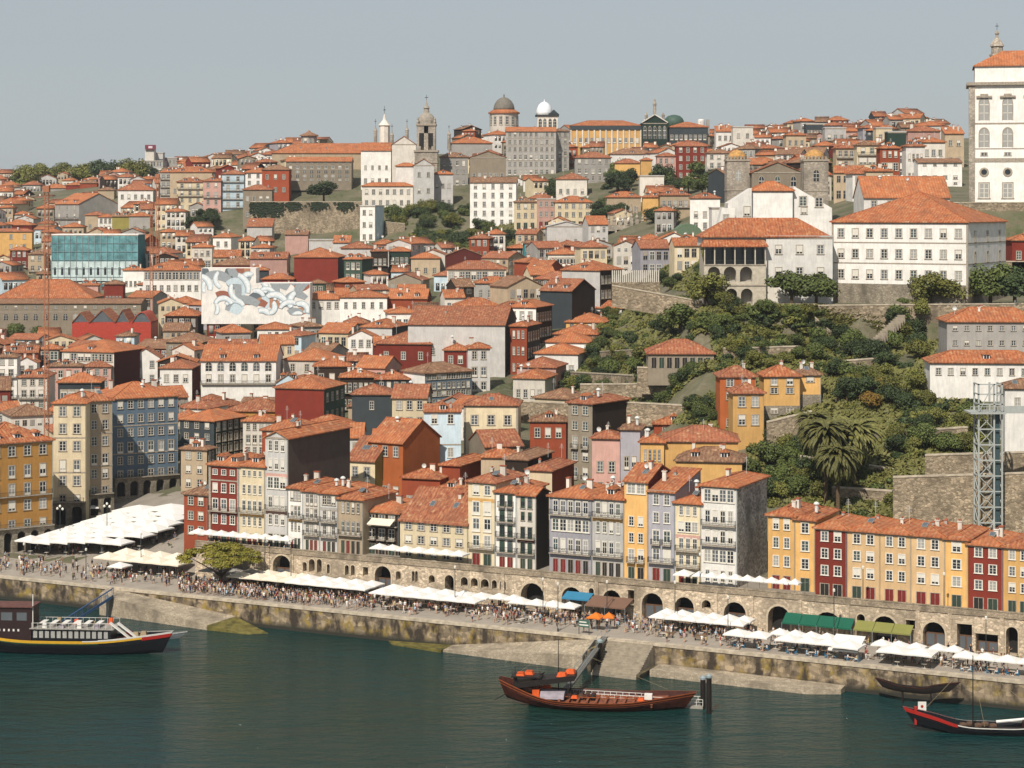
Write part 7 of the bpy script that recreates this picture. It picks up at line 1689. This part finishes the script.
    for i in range(9): b = MB(); b.prism([(-.4, -.3), (.4, -.3), (.4, .3), (-.4, .3)], 4.65, 5.2+.3*(i % 3), top=.8); b.build('deck_locker', [org, wht, rope, grey][i % 4], root, (-4.4+1.55*i, -1.9 if i % 2 else 1.6, 0))
    for k_, x in enumerate((8.6, 10.0)): b = MB(); b.add([(x, -1.6, 5.6), (x+3.6, -1.6, 2.9), (x+3.6, -.6, 2.9), (x, -.6, 5.6), (x, -1.6, 5.4), (x+3.6, -1.6, 2.7), (x+3.6, -.6, 2.7), (x, -.6, 5.4)], [(0, 1, 2, 3), (7, 6, 5, 4), (0, 4, 5, 1), (3, 2, 6, 7)]); b.build('white_steps', wht, root)
    b = MB(); b.bar((-5.0, -1.9, 4.5), (-5.0, -1.9, 10.5), .09); b.build('flagpole', wht, root); b = MB(); strake(b, rows[22:], .15, .6, .13); b.build('red_prow', red, root)
    for i, x in enumerate((11.6, 13, 14.2)): b = MB(); b.prism([(-.7, -.6), (.7, -.6), (.7, .6), (-.7, .6)], 2.4, 3.6, top=.6); b.build('rope_pile', rope if i else red, root, (x, .4*(-1)**i, .2))
    tag(root, 'black tour boat with yellow stripe, dark wheelhouse and red prow at the left', 'boat')
    # second blue gangway and small dinghy
    g0 = P(112, 596, 268*KY); g1 = P(62, 628, 262*KY); root = empty('gangway', g0); d = g1-g0; s = Vector((0, 1.4, 0)); b = MB(); b.add([Vector((0, 0, 0)), d, d+s, s, Vector((0, 0, -.5)), d+Vector((0, 0, -.5)), d+s+Vector((0, 0, -.5)), s+Vector((0, 0, -.5))], [(0, 1, 2, 3), (7, 6, 5, 4), (0, 4, 5, 1), (3, 2, 6, 7)]); b.build('deck', mat('blue_gangway', '#2C4668', .6), root); b = MB()
    for off in (Vector((0, 0, 0)), s):
        b.bar(off+Vector((0, 0, 1.3)), off+d+Vector((0, 0, 1.3)), .1)
        for i in range(9): b.bar(off+d*(i/8), off+d*(i/8)+Vector((0, 0, 1.3)), .05)
    b.build('handrail', mat('blue_gangway', '#2C4668', .6), root)
    b = MB(); b.bar(d+Vector((0, .5, 0)), Vector((d.x, d.y+.5, -g0.z-1)), .25); b.bar(Vector((-1, .5, 0)), Vector((-1, .5, -g0.z-1)), .25); b.build('support', METAL(), root); tag(root, 'steep blue gangway from the square down to the tour boat', 'gangway')
    def dinghy(px, py, L, rz, hc, ic, label, cat='boat'):
        Yd = 78*F/(py-210); c = P(px, py, Yd); root = empty('small_boat', (c.x, Yd, 0), rz); rows = hull(L, L*.32, .75, .35, .1, full=.5, n=12); hullmesh(rows, 0, 0).build('hull', hc, root); b = MB(); strake(b, rows, -.05, .12, .06); b.build('gunwale', ic, root); deck(rows, 1, 11, .45).build('deck', plank, root)
        for x in (-.2, .2): b = MB(); b.box(L*x-.15, L*x+.15, -L*.12, L*.12, .5, .6); b.build('thwart', ic, root)
        b = MB(); b.box(-L*.1, L*.08, -.6, .6, .3, 1.4); b.build('console', ic, root); b = MB(); b.box(-L*.46, -L*.42, -.2, .2, .2, 1.3); b.build('outboard', IRON(), root); tag(root, label, cat)
    dinghy(153, 640, 6.5, math.radians(20), mat('grey_boat', '#7C8082', .5), wht, 'small grey boat moored at the tip of the tour boat')
    # ---- right boat
    Yr = 78*F/(733-210); c = P(990, 733, Yr); root = empty('wooden_river_boat', (c.x, Yr, 0), math.radians(180-7)); L = 19.5; rows = hull(L, 4.3, 1.2, 2.3, 1.0, full=.55); hullmesh(rows, 0, 0).build('hull', blk, root); b = MB(); strake(b, rows, -.05, .16, .1); b.build('white_gunwale', wht, root); b = MB(); strake(b, rows[18:], -.1, .55, .13); b.box(rows[-1][4][0]-.2, rows[-1][4][0]+.14, -.35, .35, rows[-1][4][2]+.2, rows[-1][0][2]+.1); b.build('red_prow', red, root)
    deck(rows, 1, 22, .6).build('deck', dk, root); b = MB(); b.bar((2.5, 0, .5), (2.5, 0, 11.5), .12, n=6, r2=.06); b.build('mast', dk, root)
    b = MB(); b.bar((9.4, 0, 3.5), (2.5, 0, 11), .025); b.bar((2.5, 0, 11), (-8, 0, 2.2), .025); b.bar((2.5, 0, 10), (1, 2, 1.4), .025); b.build('rigging', rope, root)
    for i in range(5): b = MB(); b.lathe([(.34, -.5), (.44, -.2), (.44, .2), (.34, .5)], n=10); o = b.build('barrel', mat('barrel_wood', '#4E3A2C', .8, .2), root, (4-i*1.1, .4*(-1)**i, 1.15)); o.rotation_euler = (0, math.pi/2, 0)
    b = MB(); b.bar((-1, -.8, 1.5), (-8.5, -.9, 2.4), .22, n=7); b.build('furled_sail', wht, root)
    b = MB(); b.box(-8.5, -4.8, -1.2, 1.2, .8, 2.0); b.build('cabin_box', wood, root)
    tag(root, 'black and white wooden river boat with red prow at the lower right', 'boat')
    p0 = UV(u_of(912, -2.5), -2.5, 2.6); root = empty('moored_prow', p0, A0); rows = hull(9.5, 1.1, .5, 1.5, .8, full=.6, n=14); hullmesh(rows, 0, 0).build('hull', dk, root, (0, 0, -.4)); b = MB(); strake(b, rows, -.05, .15, .07); b.build('gunwale', wood, root, (0, 0, -.4)); b = MB(); b.bar((-1.5, 0, .2), (-1.5, 0, -3.4), .18); b.bar((3, 0, .2), (3, 0, -3.4), .18); b.build('support', dk, root); tag(root, 'slim dark wooden hull propped against the quay wall at the right', 'boat')
    pq = P(922, 705, 78*F/(722-210)); root = empty('white_flag', pq); b = MB(); b.box(-.65, .65, 0, .05, -.9, .5); b.build('cloth', wht, root); b = MB(); b.lathe([(.22, 0), (.22, .02)], n=12); o = b.build('emblem', red, root, (0, -.03, -.2)); o.rotation_euler = (math.pi/2, 0, 0); b = MB(); b.bar((-.66, 0, .6), (-.66, 0, -2.8), .04); b.build('staff', dk, root); tag(root, 'square white flag with a round mark at the red prow', 'flag')
    root = empty('notice_board', UV(u_of(584, 1), 1, QZ), A0); b = MB(); b.box(-1, 1, -.05, .05, 1.2, 2.5); b.build('panel', mat('board_green', '#3E5A4E', .6), root); b = MB(); b.box(-.85, .85, -.07, -.051, 1.5, 1.7); b.box(-.85, .5, -.07, -.051, 2.0, 2.2); b.build('lettering', wht, root); b = MB(); b.box(-1, -.9, -.05, .05, 0, 1.2); b.box(.9, 1, -.05, .05, 0, 1.2); b.build('posts', IRON(), root); tag(root, 'green notice board at the head of the gangway', 'sign')

def crowd(r, used):
    import numpy as np
    mats = [*SKIN, *TOPS, *BOT, *HAIR, mat('shoe', '#2A2522')]; V = []; Lp = []; Lt = []; Mi = []; nv = 0; src = {}
    for k, me in PEOPLE.items():
        a = np.empty(len(me.vertices)*3, 'f'); me.vertices.foreach_get('co', a); l = np.empty(len(me.loops), 'i'); me.loops.foreach_get('vertex_index', l); t = np.empty(len(me.polygons), 'i'); me.polygons.foreach_get('loop_total', t); mi = np.empty(len(me.polygons), 'i'); me.polygons.foreach_get('material_index', mi); src[k] = (a.reshape(-1, 3), l, t, mi)
    spots = []
    for (pa, pb), va, vb, n in [((-10, 125), 2, 12, 110), ((125, 190), 4, 12, 40), ((178, 262), 1.2, 9, 150), ((262, 372), 1.2, 10, 130), ((372, 482), 4, 12, 60), ((482, 660), 4, 12, 120), ((655, 770), 5, 12, 60), ((770, 1030), 5, 12, 80), ((30, 180), 16, 34, 60)]:
        c = 0; tr = 0
        while c < n and tr < 3000:
            tr += 1; v = r.uniform(va, vb); u = u_of(r.uniform(pa, pb), v)
            if any(abs(u-a)+abs(v-b) < .42 for a, b in used): continue
            used.append((u, v)); p = UV(u, v); z = T(p.x, p.y) if v > 13 else QZ; spots.append((p.x, p.y, z+.004)); c += 1
    ns, nt_, nb = len(SKIN), len(TOPS), len(BOT)
    for x, y, z in spots:
        a, l, t, mi = src[r.choice(['stand', 'walk', 'walk2', 'arms', 'sit2'])]; th = r.uniform(0, 6.28); s = r.uniform(.93, 1.06); c, s_ = math.cos(th)*s, math.sin(th)*s
        R = np.array([[c, -s_, 0], [s_, c, 0], [0, 0, s]], 'f'); mm = np.array([r.randrange(ns), ns+r.choice([0, 0, 0, 1, 1, 1, 1, 2, 2, 2, 3, 4, 5, 5, 5, 6, 8, 9]), ns+nt_+r.choice([0, 0, 1, 1, 1, 2, 3, 4]), ns+nt_+nb+r.randrange(3), len(mats)-1])
        V.append(a @ R.T+np.array([x, y, z], 'f')); Lp.append(l+nv); Lt.append(t); Mi.append(mm[mi]); nv += len(a)
    V = np.concatenate(V).astype('f'); Lp = np.concatenate(Lp); Lt = np.concatenate(Lt); Mi = np.concatenate(Mi)
    me = bpy.data.meshes.new('crowd'); me.vertices.add(len(V)); me.vertices.foreach_set('co', V.ravel()); me.loops.add(len(Lp)); me.loops.foreach_set('vertex_index', Lp); me.polygons.add(len(Lt)); me.polygons.foreach_set('loop_start', np.concatenate([[0], np.cumsum(Lt)[:-1]]).astype('i')); me.polygons.foreach_set('loop_total', Lt)
    for m in mats: me.materials.append(m)
    me.polygons.foreach_set('material_index', Mi.astype('i')); me.update(calc_edges=True); o = link('crowd', me); o['kind'] = 'stuff'; o['category'] = 'crowd'; o['label'] = 'dense crowd of people along the riverfront promenade and square'; print('crowd', len(spots), len(Lt))
# ---------------------------------------------------------------- labels that single out each thing
LM = {'town': [('the blue building', 145, 430), ('the cream corner building', 70, 430), ('the mural', 250, 292), ('the netted building', 95, 250), ('the market hall', 110, 322), ('the white hotel', 235, 375), ('the bell tower', 426, 150),
   ('the retaining wall', 300, 218), ('the white cube house', 368, 220), ('the green cliff', 450, 235), ('the white block', 493, 200), ('the rotunda', 504, 118), ('the domed pavilion', 547, 115), ('the yellow palace', 605, 135), ('the stone gate', 632, 228),
   ('the left cathedral tower', 738, 178), ('the right cathedral tower', 816, 178), ('the baroque tower block', 995, 130), ('the white palace', 900, 265), ('the loggia', 735, 270), ('the pavilion roof', 682, 350), ('the hillside orange houses', 770, 395),
   ('the palms', 845, 440), ('the lift tower', 990, 450), ('the pale blue house', 443, 432), ('the red roller-window house', 403, 350), ('the warehouse wall', 457, 345), ('the black-sided house', 598, 430), ('the stepped roofs', 560, 350), ('the monastery', 320, 175), ('the skyline tower block', 150, 155), ('the hoist mast', 46, 240), ('the deep red wall', 316, 270)],
  'quay': [('the tour boat', 75, 625), ('the umbrella tree', 220, 565), ('the boat ramp', 160, 605), ('the first big arch', 283, 570), ('the second big arch', 383, 580), ('the orange parasol', 596, 628), ('the brown boat', 590, 690), ('the stone stairs', 627, 655), ('the blue awning', 580, 605), ('the open right arch', 779, 615),
   ('the green awnings', 820, 630), ('the olive awning', 886, 636), ('the flag', 922, 705), ('the lift tower', 990, 530), ('the end house', 719, 560), ('the wide cream house', 434, 540), ('the blue building', 145, 510), ('the red and white house', 224, 510), ('the white gallery row', 425, 590), ('the white canvas canopy', 851, 652)]}
ORD = ['nearest', 'second nearest', 'third nearest', 'fourth nearest', 'fifth nearest', 'sixth nearest', 'seventh nearest', 'eighth nearest', 'ninth nearest', 'tenth nearest']
def finalize_labels():
    B = {}
    for o, txt, pt, ls in LAB:
        x, y = proj(pt); best = min(LM[ls], key=lambda l: math.hypot(x-l[1], (y-l[2])*1.2)); dx, dy = x-best[1], y-best[2]
        if abs(dx) > abs(dy)*1.5: d = 'left of' if dx < 0 else 'right of'
        elif abs(dy) > abs(dx)*1.5: d = 'above' if dy < 0 else 'below'
        else: d = ('above left of' if dx < 0 else 'above right of') if dy < 0 else ('below left of' if dx < 0 else 'below right of')
        B.setdefault((txt, d, best[0]), []).append((math.hypot(dx, dy), o))
    for (txt, d, l), L in B.items():
        L.sort(key=lambda q: q[0])
        for i, (_, o) in enumerate(L):
            n = '' if len(L) == 1 else (ORD[i] if i < 10 else f'{i+1}th nearest' if (i+1) % 10 not in (1, 2, 3) or 10 < i+1 < 14 else f"{i+1}{ {1:'st',2:'nd',3:'rd'}[(i+1)%10] } nearest")+' '
            o['label'] = f"{txt}, {n}{d} {l}"
def world_and_camera():
    w = bpy.data.worlds.new('World'); scene.world = w; w.use_nodes = True; nt = w.node_tree; bg = nt.nodes['Background']
    sky = nt.nodes.new('ShaderNodeTexSky'); sky.sky_type = 'NISHITA'; sky.sun_disc = False
    el, az = math.radians(46), math.radians(AZ)          # azimuth measured from +X towards +Y of the direction to the sun
    sky.sun_elevation = el; sky.sun_rotation = math.radians(90-AZ); sky.air_density = 1.0; sky.dust_density = 1.0; sky.ozone_density = 1.0; sky.altitude = 0
    hs = nt.nodes.new('ShaderNodeHueSaturation'); hs.inputs['Saturation'].default_value = .6; nt.links.new(sky.outputs[0], hs.inputs['Color'])
    nt.links.new(mixrgb(nt, hs.outputs[0], (6.3, 7.05, 7.6), .6), bg.inputs[0]); bg.inputs[1].default_value = SKYS
    s = bpy.data.lights.new('sun', 'SUN'); s.energy = SUNS; s.angle = math.radians(.55); s.color = (1, .94, .84); o = bpy.data.objects.new('sun', s); col.objects.link(o)
    d = Vector((math.cos(el)*math.cos(az), math.cos(el)*math.sin(az), math.sin(el))); o.rotation_euler = d.to_track_quat('Z', 'Y').to_euler(); o.location = (0, 0, 300)
    cam = bpy.data.cameras.new('camera'); cam.sensor_width = 36; cam.lens = 36*F/1024; cam.shift_y = (HY-384)/1024; cam.clip_end = 12000; cam.clip_start = 1
    c = bpy.data.objects.new('camera', cam); c.location = (0, 0, CZ); c.rotation_euler = (math.pi/2, 0, 0); col.objects.link(c); scene.camera = c
    v = scene.view_settings; v.view_transform = 'Standard'; v.look = 'None'; v.exposure = EXPO; v.gamma = 1; v.use_curve_mapping = False
    scene.cycles.max_bounces = 4; scene.cycles.diffuse_bounces = 2; scene.cycles.glossy_bounces = 2; scene.cycles.volume_bounces = 0; scene.cycles.use_denoising = True
def haze():
    b = MB(); b.box(-1400, 1400, -30, 4300, -3, 215); m = bpy.data.materials.new('air_haze'); m.use_nodes = True; nt = m.node_tree
    for n in list(nt.nodes):
        if n.type == 'BSDF_PRINCIPLED': nt.nodes.remove(n)
    pv = nt.nodes.new('ShaderNodeVolumePrincipled'); pv.inputs['Density'].default_value = HAZE; pv.inputs['Color'].default_value = (.86, .9, .95, 1); pv.inputs['Anisotropy'].default_value = .2
    nt.links.new(pv.outputs[0], nt.nodes['Material Output'].inputs['Volume']); o = b.build('haze', m); o['kind'] = 'stuff'; o['label'] = 'thin pale summer haze over the town'
AZ, SKYS, SUNS, EXPO, HAZE = -111, .067, 5.0, .14, .00006
import time
t0 = time.time()
setting(); quay_and_wall(); riverfront(); town(); palace(); church(); stoneworks(); special()
print('marks', time.time()-t0)
filler(); print('filler', time.time()-t0)
bake_houses(); print('baked', time.time()-t0)
greens(); print('green', time.time()-t0)
quay_life(); boats(); print('quay', time.time()-t0)
finalize_labels(); world_and_camera()
if HAZE: haze()
for o in scene.objects:
    for k in ('_W', '_D', '_H'):
        if k in o: del o[k]
print('objects', len(scene.objects), time.time()-t0)
